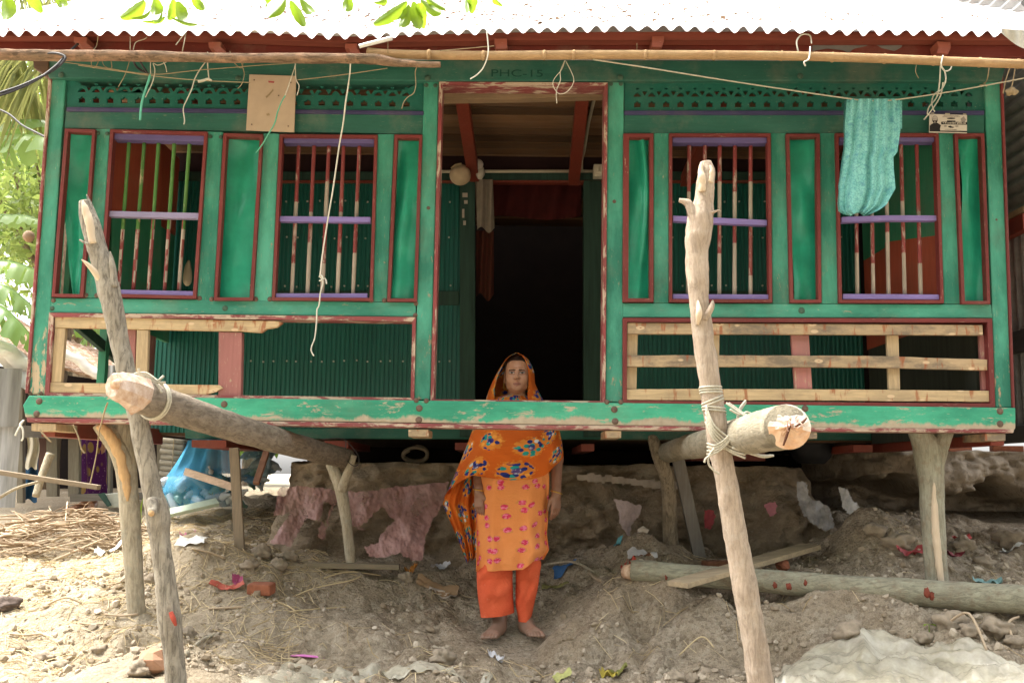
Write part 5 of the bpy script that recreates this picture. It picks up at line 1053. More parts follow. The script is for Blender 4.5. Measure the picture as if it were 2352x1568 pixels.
    # tunic
    KL = [(1060,1100),(1120,1098),(1180,1095),(1306,1094)]; KR = [(1060,1258),(1090,1262),(1144,1261),(1193,1259),(1225,1256),(1262,1261),(1282,1249),(1306,1243)]
    vs, fs, uv = [], [], []; n = 72; m = 40
    for j in range(m+1):
        v = j/m
        for i in range(n+1):
            a = -math.pi+2*math.pi*i/n; front = -math.cos(a)
            hem = 1306 if math.sin(a) < .35 else 1306-18*min(1, (math.sin(a)-.35)/.3); hem -= 4*math.sin(a)
            y = 1055+(hem-1055)*v; l, r = inter(KL, y), inter(KR, y); wd = (r-l)/2
            dep = .105+.025*v; x = (l+r)/2+wd*math.sin(a)*(abs(math.sin(a))**-.15 if abs(math.sin(a)) > .05 else 1)*min(1, 1.0)
            x = min(max(x, l), r)
            fold = .022*v*math.sin(a*6+1.5*v+.8*math.sin(v*4))+.010*v*math.sin(a*13-v*2)+.007*math.sin(x*.06-y*.07)*v+.010*noise.noise(Vector((a*2.5, v*5, 2)))+.010*math.sin(a*3-v*3)+.012*math.exp(-((a-.05-v*.95)/.12)**2)*v*.9
            p = P(x, y, YW); yy = YW+.005-dep*math.cos(a)+fold
            vs.append(Vector((p.x, yy, p.z-.004*front))); uv.append((a*.145, -v*.62))
    fs = [(j*(n+1)+i, j*(n+1)+i+1, (j+1)*(n+1)+i+1, (j+1)*(n+1)+i) for j in range(m) for i in range(n)]
    mk('tunic', (vs, fs), M_kam, t, smooth=True, uv=uv)
    crease = tube(pxpath((1198,1166,YW-.118,3),(1225,1188,YW-.118,5),(1243,1215,YW-.105,6),(1252,1250,YW-.085,5)), 8)
    # trousers
    vs, fs = [], []
    for tabL, tabR, yb, dY in (([(1268,1114),(1298,1104),(1312,1095),(1345,1096),(1412,1103)], [(1268,1176),(1404,1180)], lambda a: 1410-5*math.sin(a)*1, 0.0), ([(1268,1180),(1310,1185),(1385,1184),(1424,1190)], [(1268,1234),(1291,1243),(1300,1243),(1358,1234),(1424,1218)], lambda a: 1424, 0.0)):
        b = len(vs); n = 36; m = 34
        for j in range(m+1):
            v = j/m
            for i in range(n):
                a = 2*math.pi*i/n; y = 1268+(yb(a)-1268)*v; l, r = inter(tabL, y), inter(tabR, y); wd = (r-l)/2
                f = 1+.03*math.sin(a*5+v*6)*v+.05*(1-v)*2*noise.noise(Vector((math.cos(a)*1.4, math.sin(a)*1.4+v*4, b*.1)))*v
                p = P((l+r)/2+wd*math.sin(a)*min(f, 1.03), y, YW); dep = min(.104, .012+ max(.045, wd*S(1180, y, YW)*.85))
                vs.append(Vector((p.x, YW-.012*v-dep*math.cos(a)*f+(.012*math.sin(v*15+a*1.5+2*math.sin(a))+.012*noise.noise(Vector((a*1.5, v*7, b*.3))))*v*(1-v)*2.5, p.z)))
        fs += [(b+j*n+i, b+j*n+(i+1) % n, b+(j+1)*n+(i+1) % n, b+(j+1)*n+i) for j in range(m) for i in range(n)]
    mk('trousers', (vs, fs), M_pant, t, smooth=True)
    # shawl: hood, cape and hanging tail
    mb = MB()
    OL = [(812,1186),(818,1170),(826,1161),(838,1153),(856,1142),(877,1130.5),(900,1121),(920,1115),(950,1101),(985,1087)]; OR = [(812,1190),(817,1203),(827,1215),(840,1222),(854,1227.5),(881,1229),(900,1238),(920,1249),(950,1268),(985,1283)]
    IL = [(823,1186),(827,1174),(834,1165),(845,1157),(860,1149),(877,1142),(900,1136),(925,1137),(950,1150)]; IR = [(823,1188),(827,1198),(836,1205),(850,1210),(866,1213.5),(890,1213),(909,1211),(925,1212),(950,1212)]
    n = 40; m = 44
    vs, uv = [], []
    for j in range(m+1):
        v = j/m; y = 813.5+(970-813.5)*v**1.15
        ol, orr = inter(OL, y), inter(OR, y); il, ir = inter(IL, y+8*(1-v)), inter(IR, y+8*(1-v))
        cx_ = (ol+orr)/2; hw = (orr-ol)/2*S(1187, y, YW)
        for i in range(n+1):
            q = i/n*2-1      # -1 left rim .. 0 back .. +1 right rim
            a = q*math.pi*.5+0; back = math.cos(a)
            # outer silhouette reached near |q|~.62, rim turned in to the face at |q|=1
            if abs(q) < .62: xx = math.sin(q/.62*math.pi/2); dy = .115*math.cos(q/.62*math.pi/2)*min(1, .25+v*5)
            else:
                k_ = (abs(q)-.62)/.38; xo = (orr-cx_) if q > 0 else (cx_-ol); xi = (ir-cx_) if q > 0 else (cx_-il)
                xx = math.copysign(1-(1-xi/max(xo, 1e-3))*k_**1.5, q); dy = -.075*math.sin(k_*math.pi/2)
            sx_ = ((orr-cx_) if xx > 0 else (cx_-ol))*abs(xx)*(1 if xx > 0 else -1)
            p = P(cx_+sx_, y, YW); f = .004*math.sin(q*15+v*7)+.006*math.sin(q*8-v*11)*v
            vs.append(Vector((p.x, YW+.0+dy+f, p.z))); uv.append((q*.24, -v*.40))
    mb.add(vs, [(j*(n+1)+i, j*(n+1)+i+1, (j+1)*(n+1)+i+1, (j+1)*(n+1)+i) for j in range(m) for i in range(n)], uv)
    # cape over shoulders and chest
    CL = [(905,1172),(915,1128),(930,1113),(950,1102),(985,1086),(1020,1073),(1060,1057),(1100,1040),(1128,1028)]; CR = [(905,1200),(915,1222),(930,1250),(950,1270),(985,1284),(1010,1290),(1040,1294),(1060,1294)]
    def hem(a):       # a: 0 front, +pi/2 her left (image right)
        tab = [(-3.15,1230),(-2.2,1200),(-1.75,1135),(-1.45,1126),(-1.15,1116),(-.85,1102),(-.62,1091),(-.4,1094),(0,1102),(.35,1099),(.6,1092),(.85,1072),(1.2,1056),(1.6,1046),(2.2,1060),(3.15,1230)]
        return inter(tab, a)
    n = 96; m = 34; vs, uv = [], []
    for j in range(m+1):
        v = j/m
        for i in range(n):
            a = -math.pi+2*math.pi*i/n; y = 908+(hem(a)-908)*v; l, r = inter(CL, y), inter(CR, y)
            s = math.sin(a); x = (l+r)/2+(r-l)/2*math.copysign(abs(s)**.8, s)
            d = (.062+.125*min(1, v*1.6)**.8); bust = .020*math.exp(-((y-1010)/38)**2)*max(0, math.cos(a))
            f = .008*math.sin(a*9+v*5)*v+.010*math.sin(a*4+v*7+1)*v+(.010*math.sin(x*.045+y*.10+.6*math.sin(x*.03))+.007*math.sin(x*.10-y*.13))*v*(math.cos(a) > 0)+.012*noise.noise(Vector((x*.025, y*.045, 3)))*v
            p = P(x, y, YW); vs.append(Vector((p.x, YW-d*math.cos(a)-bust+f, p.z))); uv.append((a*.20+3, -v*.50-.1))
    mb.add(vs, [(j*n+i, j*n+(i+1) % n, (j+1)*n+(i+1) % n, (j+1)*n+i) for j in range(m) for i in range(n)], uv)
    # hanging tail at her right side
    TL = [(1060,1058),(1100,1040),(1128,1028),(1140,1021),(1158,1017),(1175,1024),(1210,1040),(1250,1056),(1285,1069),(1296,1074)]; TR = [(1060,1095),(1130,1094),(1270,1094),(1280,1093),(1290,1082),(1296,1076)]
    n = 26; m = 46; vs, uv = [], []
    for j in range(m+1):
        v = j/m; y = 1062+(1296-1062)*v; l, r = inter(TL, y), inter(TR, y)
        for i in range(n+1):
            u_ = i/n; f = .022*math.sin(u_*15+v*2)*(.3+.7*u_)+.012*math.sin(u_*31)
            yy = YW+.075-.03*(1-u_)*math.sin(min(1, v*1.4)*3.14)+f; p = P(l+(r-l)*u_, y-6*u_*(v > .97), yy); vs.append(p); uv.append((6+u_*.30, -v*.55))
    mb.add(vs, [(j*(n+1)+i, j*(n+1)+i+1, (j+1)*(n+1)+i+1, (j+1)*(n+1)+i) for j in range(m) for i in range(n)], uv)
    mk('shawl', mb.g(), M_shawl, t, smooth=True, uv=mb.uv)
    gold = plain('gold', (.55,.33,.07), .3, .1, 5, 0, '0', .5, .9)
    for c, dd in ((wr0, Vector((.06, -.05, -1))), (wr1, Vector((-.05, -.06, -1)))):
        d = dd.normalized(); s1 = d.cross(Vector((0, 1, 0))).normalized(); u1 = d.cross(s1)
        mk('bangle', tube([(c-d*.006+(s1*math.cos(x)*.030+u1*math.sin(x)*.028)+d*.007*math.cos(x), .0040) for x in np.linspace(0, 2*math.pi, 26)], 6, smooth=False), gold, t, smooth=True)
    e = hd+Vector((-.071, .0, .050)); mk('earring', tube([(e+Vector((0, .012*math.cos(x), -.014+.014*math.sin(x))), .0022) for x in np.linspace(0, 2*math.pi, 16)], 6, smooth=False), gold, t, smooth=True)
build_woman()
def build_neighbour():
    Yn = 3.18; s = S(210, 1050, Yn)*1.0; X = P(214, 1000, Yn).x; zt = P(214, 898, Yn).z; zb = P(214, 1170, Yn).z; H = (zt-zb)/7.0
    t = thing('person', 'person in a purple leaf print dress standing behind the grey rail', 'person', (X, Yn, zb)); k_ = (zt-zb)/1.05
    k1 = k_/1.5
    sd = SDF((X-.42*k_, Yn-.35*k_, zb-.02), (X+.42*k_, Yn+.3*k_, zt+.05), .0095)
    hd = Vector((X-.01, Yn, zt-.20*k1*1.05)); head(sd, hd, k1*1.02)
    shz = hd.z-.07*k1; sd.cap(Vector((X-.09*k1*1.3, Yn, shz)), Vector((X+.09*k1*1.3, Yn, shz)), .05*k1, .05*k1, .04)
    sd.ell((X, Yn, (shz+zb)/2+.1*k_), (.12*k1, .09*k1, .30*k1), .05)
    for q in (-1, 1):
        sd.cap((X+q*.07*k1, Yn, zb+.62*k1), (X+q*.06*k1, Yn, zb+.05), .07*k1, .04*k1, .04); foot(sd, Vector((X+q*.06*k1, Yn+.05*k1, zb)), Vector((q*.2, -1, 0)), k1, -q)
    wr = P(199, 966, 2.80); el = Vector((X-.15*k1, Yn-.02, shz-.24*k1)); sd.cap((X-.12*k1, Yn, shz), el, .04*k1, .034*k1, .03); sd.cap(el, wr, .034*k1, .024*k1, .02); hand(sd, wr, P(206, 1000, 2.72)-wr, Vector((-1, 0, -.2)), Vector((0, .6, -.8)), k1*1.25)
    el = Vector((X+.17*k1, Yn, shz-.25*k1)); sd.cap((X+.12*k1, Yn, shz), el, .04*k1, .034*k1, .03); sd.cap(el, el+Vector((.0, -.03, -.2*k1)), .034*k1, .024*k1, .02); hand(sd, el+Vector((.0, -.03, -.2*k1)), Vector((0, -.05, -1)), Vector((-.3, -1, 0)), Vector((-.5, .3, 0)), k1)
    V, Q = sd.mesh(); C = headcols(V, hd, k1*1.02, SKIN); mk('body', (V.tolist(), Q.tolist()), M_skin, t, smooth=True, cols=C)
    k = NT('purple_leaf_print'); u = k.co('UV'); d = k.vor(7, k.co('UV', (1.5, 1, 1)), .8); col = k.mix(k.ramp(d, (.34, 1.), (.40, 0.)), (.10,.025,.13), (.33,.22,.08)); col = k.mix(k.ramp(k.vor(30, u), (.12, 1.), (.2, 0.)), col, (.3,.15,.3)); Mp = k.out(col, .9, .1)
    def dr(u, v):
        a = 2*math.pi*u; y = 912+(1142-912)*v; hw = inter([(912,12),(925,26),(985,27),(1060,32),(1142,30)], y); p = P(211+hw*math.sin(a)*(1+.08*math.sin(a*6)*v)+8*max(0, v-.4), y, Yn); return Vector((p.x, Yn-hw*S(211, y, Yn)*.8*math.cos(a), p.z))
    n, m = 40, 30; vs = [dr(i/n, j/(m-1)) for j in range(m) for i in range(n)]; fs = [(j*n+i, j*n+(i+1) % n, (j+1)*n+(i+1) % n, (j+1)*n+i) for j in range(m-1) for i in range(n)]
    mk('dress', (vs, fs), Mp, t, smooth=True, uv=[(i/n*.9, -j/m*.95) for j in range(m) for i in range(n)])
build_neighbour()
# ================================================================ vegetation
def leafmat(name, c1, c2, trans=.45, rough=.5):
    k = NT(name); g = k.n('NewGeometry'); r = g.outputs['Random Per Island']
    col = k.mix(r, c1, c2); col = k.mix(k.math('MULTIPLY', k.ramp(k.noise(3, 4, .6), (.4, 0.), (.7, 1.)), .4), col, tuple(x*.6 for x in c1))
    k.out(col, rough, .35); tr = k.n('BsdfTranslucent'); k.l(k.mix(.5, col, (c2[0]*1.8, c2[1]*1.7, c2[2])), tr.inputs[0]); mx = k.n('MixShader'); mx.inputs[0].default_value = trans
    k.l(k.b.outputs[0], mx.inputs[1]); k.l(tr.outputs[0], mx.inputs[2]); k.l(mx.outputs[0], k.o.inputs[0]); return k.m
L_tree = leafmat('tree_leaves', (.055,.115,.025), (.13,.21,.05)); L_pale = leafmat('pale_tree_leaves', (.13,.21,.06), (.27,.34,.12), .5); L_ban = leafmat('banana_leaf', (.12,.23,.06), (.22,.34,.11), .45, .35)
L_palm = leafmat('palm_leaflets', (.15,.20,.07), (.33,.33,.15), .35); L_big = leafmat('broad_bright_leaf', (.10,.21,.02), (.24,.36,.03), .5, .35); L_dry = leafmat('dry_leaf', (.34,.20,.09), (.45,.31,.15), .2, .8)
B_tree = bark('tree_bark', (.20,.15,.10), (.28,.22,.16), (.15,.12,.08), 'Z', .4, .5)
def crown(c, r, num, size, seed, clumps=40, gap=.6):
    rg = np.random.RandomState(seed); c = np.array(c); r = np.array(r)
    d = rg.normal(size=(clumps, 3)); d /= np.linalg.norm(d, axis=1)[:, None]; cc = c+d*r*(rg.rand(clumps, 1)**.45)
    k = rg.randint(0, clumps, num); p = cc[k]+rg.normal(size=(num, 3))*r*.17*gap/.6
    a = rg.normal(size=(num, 3)); a /= np.linalg.norm(a, axis=1)[:, None]; b = np.cross(a, rg.normal(size=(num, 3))); b /= np.linalg.norm(b, axis=1)[:, None]
    s = size*(.6+.8*rg.rand(num, 1)); V = np.stack([p-a*s, p+b*s*.42, p+a*s, p-b*s*.42], 1).reshape(-1, 3)
    return V.tolist(), [(4*i, 4*i+1, 4*i+2, 4*i+3) for i in range(num)], cc
def tree(name, label, base, h, r, num, size, mat, seed, group=None, tr=.12, crownz=.62, limbs=7):
    t = thing(name, label, 'tree', base, group); b = Vector(base); rr = random.Random(seed); top = b+Vector((rr.uniform(-.3, .3), rr.uniform(-.3, .3), h*crownz))
    c = b+Vector((0, 0, h*crownz+r[2]*.35)); v, f, cc = crown(c, r, num, size, seed); mk('crown', (v, f), mat, t)
    mb = MB(); mb.add(*tube([(b-Vector((0, 0, .3)), tr*1.3), (b.lerp(top, .35)+Vector((rr.uniform(-.1, .1), 0, 0)), tr), (b.lerp(top, .7), tr*.8), (top, tr*.55), (c, tr*.3)], 12, .06, 3)); mk('trunk', mb.g(), B_tree, t, smooth=True)
    mb = MB()
    for q in list(cc)[:limbs*2]:
        q = Vector(q); s0 = b.lerp(top, rr.uniform(.55, .98)); mb.add(*tube([(s0, tr*.42), (s0.lerp(q, .5)+Vector((0, 0, -.08*h*.2)), tr*.25), (q, tr*.08)], 7, .08, 4, 4))
    mk('limbs', mb.g(), B_tree, t, smooth=True); return t
gz = lambda x, y: max(.3, float(gbase([(x, y)])[0])) if abs(x) < 6 and y < 6 else .35
tree('leafy_tree', 'pale feathery tree behind the banana plants at the left', (-5.0, 6.2, .4), 5.4, (1.5,1.3,1.6), 9000, .050, L_pale, 3, None, .10, .55, 10)
tree('leafy_tree', 'darker round tree beyond the pale feathery tree', (-6.9, 10.5, .4), 6.8, (2.1,1.8,2.2), 4500, .13, L_tree, 5, None, .16)
tree('leafy_tree', 'tall thin tree seen between the banana leaves and the post', (-4.3, 9.5, .4), 7.4, (1.5,1.4,2.4), 4200, .11, L_pale, 8, None, .12)
tree('leafy_tree', 'low bushy tree behind the hut roof', (-3.4, 8.2, .4), 3.2, (1.2,1.0,1.0), 3500, .09, L_tree, 9, None, .08, .5)
tree('leafy_tree', 'far tree beyond the right neighbour shed', (6.5, 14, .4), 6.0, (2.2,2,2), 3000, .15, L_tree, 12, None, .15)
for i, (x, y, h) in enumerate(((-13,-15,13),(-8,-17,14),(-3.4,-15.5,13.5),(2.0,-16.5,14),(7.0,-15,13),(12,-17,14),(-10.5,-11,9),(10.5,-10.5,9))):  # unseen row added to keep low sky light off the upper facade
    tree('sky_blocking_tree', 'tall added tree out of view, blocking low sky light', (x, y, .2), h, (3.4,2.6,h*.40), 2600, .42, L_tree, 20+i, 'added unseen trees blocking low sky light', .22, .5)
# palm fronds and banana leaves at the left
def frond(path, nl, ll, droop, seed, parent):
    pp = smoothpath([(Vector(p), .012) for p in path], 8); mb = MB(); rr = random.Random(seed)
    mk('midrib', tube(pp, 6, smooth=False), L_palm, parent)
    for i in range(nl):
        q = pp[int(i/nl*(len(pp)-1))][0].lerp(pp[min(int(i/nl*(len(pp)-1))+1, len(pp)-1)][0], rr.random()); sgn = 1 if i % 2 else -1
        d = Vector((rr.uniform(-.25, .25)+sgn*.22, sgn*.35, -1 if droop else .2)).normalized(); L = ll*rr.uniform(.7, 1.1); wv = Vector((.5, .8, 0))*.012
        a, b, c = q, q+d*L*.5+Vector((0, 0, .05)), q+d*L+Vector((0, 0, -.06)); mb.add([a-wv, a+wv, b+wv, b-wv, c], [(0, 1, 2, 3), (3, 2, 4)])
    mk('leaflets', mb.g(), L_palm, parent)
t = thing('coconut_palm', 'coconut palm with drooping fronds at the upper left', 'tree', (-4.2, 4.6, .5)); 
mk('trunk', tube([(Vector((-4.5,4.6,.2)), .14), (Vector((-4.45,4.6,2.0)), .12), (Vector((-4.3,4.6,4.2)), .11), (Vector((-4.2,4.6,5.4)), .10)], 14, .05, 6), B_tree, t, smooth=True)
for i, (pth) in enumerate(([P(-80,70,3.2),P(-10,85,3.0),P(50,98,2.9),P(112,150,2.8)], [P(-80,110,3.3),P(-20,118,3.2),P(30,140,3.1),P(70,200,3.0)], [(-4.2,4.6,5.4),(-3.7,4.0,5.75),(-3.0,3.4,5.45),(-2.55,3.0,4.75)], [(-4.2,4.6,5.4),(-3.6,4.4,5.6),(-2.9,4.2,5.1),(-2.6,4.1,4.3)], [(-4.2,4.6,5.4),(-4.0,3.8,5.7),(-3.6,3.0,5.3),(-3.3,2.5,4.6)], [(-4.2,4.6,5.4),(-5.0,4.2,5.8),(-5.8,3.9,5.2)], [(-4.2,4.6,5.4),(-4.6,5.4,5.8),(-5.0,6.2,5.2)])):
    frond(pth, 150, .80, True, i, t)
def banana(path, wpx, parent, seed, hang=.75, up=0.25):
    """leaf blade hanging either side of an arching midrib given in photo pixels, with torn edges"""
    pp = smoothpath([(P(x, y, Y), S(x, y, Y)) for x, y, Y in path], 10); n = len(pp); rr = random.Random(seed); vs, fs = [], []; m = 7
    wm = wpx*pp[0][1]
    for i, (c, s) in enumerate(pp):
        u = i/(n-1); w = wm*(math.sin(math.pi*min(1, u*.93+.07))**.55); t = (pp[min(i+1, n-1)][0]-pp[max(i-1, 0)][0]).normalized(); sd_ = Vector((0, 1, 0))-t*t.y; sd_.normalize()
        for j in range(-m, m+1):
            q = j/m; a = abs(q); off = sd_*q*w*(1-hang*.55)+Vector((0, 0, -hang*w*a**1.4+up*w*a*(1-a)))+Vector((0, 0, .012*math.sin(u*55+q)))*a; vs.append(c+off)
    k = 2*m+1; tears = {(rr.randrange(2, n-1), sd) for sd in (-1, 1) for _ in range(int(n*.33))}
    for i in range(n-1):
        for j in range(2*m):
            side = -1 if j < m else 1; dj = (m-j) if j < m else (j-m+1)
            if (i, side) in tears and dj > 2+((i*7) % 3): continue
            fs.append((i*k+j, i*k+j+1, (i+1)*k+j+1, (i+1)*k+j))
    mk('leaf', (vs, fs), L_ban, parent, smooth=True)
    mk('midrib', tube([(c, s*3*(1-.7*i/n)) for i, (c, s) in enumerate(pp)], 6, smooth=False), L_ban, parent)
t = thing('banana_plant', 'banana plant with broad torn leaves crossing behind the left post', 'banana plant', P(-90, 1180, 3.2))
mk('stem', tube([(P(-90,1200,3.2), .11), (P(-85,900,3.2), .10), (P(-70,650,3.2), .08), (P(-60,480,3.2), .05)], 14, .03), plain('banana_stem', (.22,.24,.10), .7, .4, 5, .1, 'Z'), t, smooth=True)
banana([(-60,470,3.2),(-45,360,3.1),(0,318,3.0),(60,310,2.9),(140,322,2.8),(200,360,2.75)], 74, t, 1); banana([(-60,470,3.3),(-50,330,3.2),(0,288,3.2),(70,275,3.1),(150,285,3.1)], 50, t, 2)
banana([(-60,560,2.9),(-30,500,2.9),(20,494,2.8),(70,498,2.75),(120,520,2.7)], 34, t, 3)
banana([(-80,700,2.6),(-40,610,2.6),(20,600,2.6),(80,620,2.6),(130,650,2.6)], 62, t, 4); banana([(-80,720,2.5),(-40,660,2.45),(10,655,2.4),(60,690,2.4),(110,740,2.4)], 62, t, 5); banana([(-80,760,2.3),(-50,705,2.3),(0,700,2.25),(50,745,2.2),(95,800,2.2)], 78, t, 6)
t = thing('banana_plant', 'second banana plant seen through the broken railing', 'banana plant', P(290, 1150, 5.6))
mk('stem', tube([(P(290,1150,5.6), .11), (P(285,850,5.6), .09), (P(280,700,5.6), .05)], 12, .03), bpy.data.materials['banana_stem'], t, smooth=True)
banana([(282,760,5.6),(250,700,5.5),(210,705,5.4),(170,760,5.3)], 60, t, 7); banana([(282,760,5.6),(300,690,5.6),(340,700,5.6),(380,760,5.6)], 60, t, 8); banana([(282,780,5.6),(245,750,5.4),(200,770,5.2),(160,830,5.1)], 46, t, 9)
tag(mk('coconut', rock(P(66,543,4.6), .055, 2, (1,1,1.05), 12, .04), plain('brown_coconut', (.33,.22,.14), .8, .3, 6, .2), smooth=True), 'brown coconut hanging among the leaves at the left', 'coconut')
# overhanging twig with broad leaves in front of the roof
t = thing('overhanging_tree', 'tree whose broad bright leaves hang into view over the roof edge', 'tree', (-1.6, -7.6, 0))
mk('trunk', tube([(Vector((-1.6,-7.6,-.3)), .16), (Vector((-1.5,-7.5,1.6)), .13), (Vector((-1.2,-7.0,3.6)), .10), (Vector((-.9,-5.2,4.4)), .06), (Vector((-.6,-3.2,3.6)), .03), (P(640,-70,-1.7), .014)], 12, .06, 4), B_tree, t, smooth=True)
v, f, cc = crown((-1.4,-8.6,5.6), (2.2,1.8,1.5), 2600, .16, 77); mk('crown', (v, f), L_tree, t)
mb = MB(); mb.add(*tube([(P(x, y, -1.7), .007) for x, y in ((-40,-60),(300,-75),(640,-70),(950,-72),(1200,-55))], 8))
for x, y in ((20,-10),(110,-14),(340,0),(400,0),(440,-8),(660,-4),(690,-4),(800,-12),(945,2),(1080,-10),(1145,-8),(600,-8)): mb.add(*tube([(P(x+8, -72, -1.7), .004), (P(x+3, -35, -1.7), .0035), (P(x, y, -1.7), .0025)], 6))
mk('twigs', mb.g(), B_tree, t, smooth=True)
for i, (x0, y0, x1, y1, wd) in enumerate([(12,-15,12,44,34),(60,-14,96,30,28),(128,-14,143,15,22),(332,2,276,41,28),(345,24,300,41,13),(357,-5,353,33,27),(398,0,386,46,24),(406,4,420,48,30),(440,-8,469,22,20),(378,38,325,48,9),(392,40,452,54,8),(655,-2,617,39,28),(667,2,699,61,24),(690,-2,717,29,22),(600,-10,607,14,20),(800,-14,793,25,24),(935,4,858,55,24),(940,8,887,46,24),(940,14,921,61,25),(951,4,960,66,30),(964,8,973,67,24),(966,0,1013,29,20),(976,-8,1024,21,18),(1084,-12,1083,33,24),(1070,-12,1078,24,16),(1138,-10,1156,14,16),(885,-8,858,6,14),(372,26,352,47,10)]):
    a = P(x0, y0, -1.7-.03*(i % 3)); b = P(x1, y1, -1.72+.05*math.sin(i*2.3)); d = b-a; sv = Vector((0, 1, 0)).cross(d).normalized(); nr = d.cross(sv).normalized(); hw = wd*S(x0, 20, -1.7)/2; tw = .5*math.sin(i*1.9); sv = sv*math.cos(tw)+nr*math.sin(tw)
    def lf(u, v): w_ = math.sin(math.pi*min(1, v*.90+.04))**.7*(1.15-.2*v); return a+d*v+sv*(u*2-1)*hw*w_*(1+.05*math.sin(v*23))+nr*(.012*abs(u*2-1)*w_+.012*math.sin(v*3))
    mk('leaf', grid(7, 14, lf), L_big, t, smooth=True)
# ================================================================ hut and clutter at the left
M_wplank = rawwood('grey_hut_plank', (.20,.18,.15), 'X', stain=False, rot=.5); M_wplankz = rawwood('grey_hut_upright', (.26,.235,.18), 'Z', stain=False, rot=.4)
k = NT('leaf_litter_roof'); a = k.noise(14, 8, .75); b = k.vor(26); col = k.mix(k.ramp(b, (.1, 0.), (.5, 1.)), (.50,.36,.27), (.28,.17,.11)); col = k.mix(k.ramp(a, (.5, 0.), (.65, 1.)), col, (.62,.52,.43)); k.bump(a, .9, .03); M_litter = k.out(col, .9, .1)
M_tarp = plain('white_tarpaulin', (.66,.64,.60), .6, .2, 6, .3); M_gal = plain('grey_tin', (.24,.235,.22), .6, .5, 6, .2, 'Z', .4)
hut = thing('hut', 'low weathered hut with a litter covered roof behind the left post', 'hut', P(200, 1150, 3.4))
ra = [(-120,720,4.8),(60,748,4.8),(320,835,4.8)]; rb = [(-120,770,2.5),(60,828,2.5),(330,905,2.6)]
def hr(u, v):
    x = -120+u*440; A = P(x, inter([(q[0], q[1]) for q in ra], x), 4.8); B = P(x+4, inter([(q[0], q[1]) for q in rb], x), 2.5); p = B.lerp(A, v); return p+Vector((0, 0, .05*noise.fractal(p*4, .7, 2, 4)))
mk('roof', grid(60, 40, hr), M_litter, hut, smooth=True)
mk('tarp_edge', tube([(P(x, y, 2.47), r) for x, y, r in ((-120,778,.05),(-20,790,.05),(25,812,.06),(60,838,.05),(120,812,.04),(170,822,.04),(205,848,.04),(250,872,.045),(330,905,.04))], 12, .3, 7, 6), M_tarp, hut, smooth=True)
mk('tarp_flap', grid(20, 14, lambda u, v: P(-60+u*128, 775+u*50+v*(52-22*math.sin(u*5)), 2.44+.05*math.sin(u*8+v*3))), M_tarp, hut, smooth=True)
mk('back_wall', prism([(-150,820),(470,905),(470,1180),(-150,1180)], 4.9, 4.95), M_dark, hut)
mk('end_wall', prism([(425,905),(470,910),(470,1170),(425,1170)], 2.9, 2.95), M_dark, hut)
for x0, x1, y0, y1, mt in ((38,52,850,1155,M_wplankz),(88,106,985,1092,plain('maroon_post', (.13,.07,.055), .8, .3, 8, .1, 'Z')),(106,131,985,1140,M_wplankz),(156,181,905,1140,M_wplankz),(247,254,985,1135,M_wplankz),(272,290,985,1140,M_wplankz),(360,372,985,1140,M_wplankz)):
    mk('upright', prism(rect(x0, y0, x1, y1), 2.9, 2.95), mt, hut, bevel=.004)
mk('rail', prism([(28,976),(430,990),(430,1014),(28,1004)], 2.80, 2.86), M_wplank, hut, bevel=.004); mk('rail', prism([(140,912),(470,926),(470,934),(140,921)], 2.80, 2.86), M_wplank, hut, bevel=.004)
mk('floor_sill', prism([(160,1135),(440,1128),(440,1143),(160,1152)], 2.75, 2.95), M_wplank, hut, bevel=.004)
def corrz(name, x0, x1, y0, y1, Y, mat, par=None, pitch=.07, amp=.012):
    a = P(x0, y0, Y); b = P(x1, y1, Y); n = max(8, int((b.x-a.x)/pitch*8)); vs = []
    for i in range(n+1):
        x = a.x+(b.x-a.x)*i/n; y = Y+amp*math.sin(2*math.pi*x/pitch); vs += [(x, y, a.z), (x, y, b.z)]
    return mk(name, (vs, [(2*i, 2*i+1, 2*i+3, 2*i+2) for i in range(n)]), mat, par, smooth=True)
corrz('tin_sheet', -60, 40, 845, 980, 2.35, M_gal, hut, .16, .008); corrz('tin_sheet', -60, 33, 975, 1165, 2.40, plain('pale_grey_tin', (.36,.36,.355), .6, .5, 6, .2, 'Z', .4), hut, .16, .008)
tag(corrz('tin_panel', 244, 276, 838, 1000, 2.0, bpy.data.materials['pale_grey_tin']), 'narrow upright tin panel behind the left leaning pole', 'tin sheet')
def hang(name, label, x0, x1, y0, y1, Y, mat, cat='cloth', amp=.02, fr=9): return tag(mk(name, grid(14, 16, lambda u, v: P(x0+(x1-x0)*u+3*math.sin(v*5), y0+(y1-y0)*v*(1+.05*math.sin(u*9)), Y+amp*math.sin(u*fr+v*2))), mat, smooth=True), label, cat)
hang('hanging_cloth', 'cream cloth hanging from the grey hut rail', 61, 88, 1004, 1075, 2.76, plain('cream_cloth', (.55,.50,.38), .9, .15, 6, .1))
hang('hanging_cloth', 'dark blue cloth below the cream cloth at the hut', 45, 88, 1050, 1150, 3.1, plain('navy_cloth', (.02,.07,.14), .9, .3, 6, .1))
# rolled mat stack
rl = thing('log_stack', 'stack of round bamboo lengths tied upright beside the blue net', 'stack', P(398, 1130, 2.7))
for i in range(9):
    y = 1012+i*13; mk('bamboo_length', tube([(P(372+3*(i % 2)-i*.6, y-3, 2.7), .022), (P(424-i*1.2, y+2, 2.62), .022)], 10, .04, 9, 3, smooth=False), plain('grey_bamboo', (.27,.24,.18), .85, .4, 9, .2, 'X') if i == 0 else bpy.data.materials['grey_bamboo'], rl, smooth=True)
mk('tie', tube([(P(400,1000,2.62), .004), (P(396,1060,2.6), .004), (P(390,1125,2.6), .004)], 6), M_jute, rl)
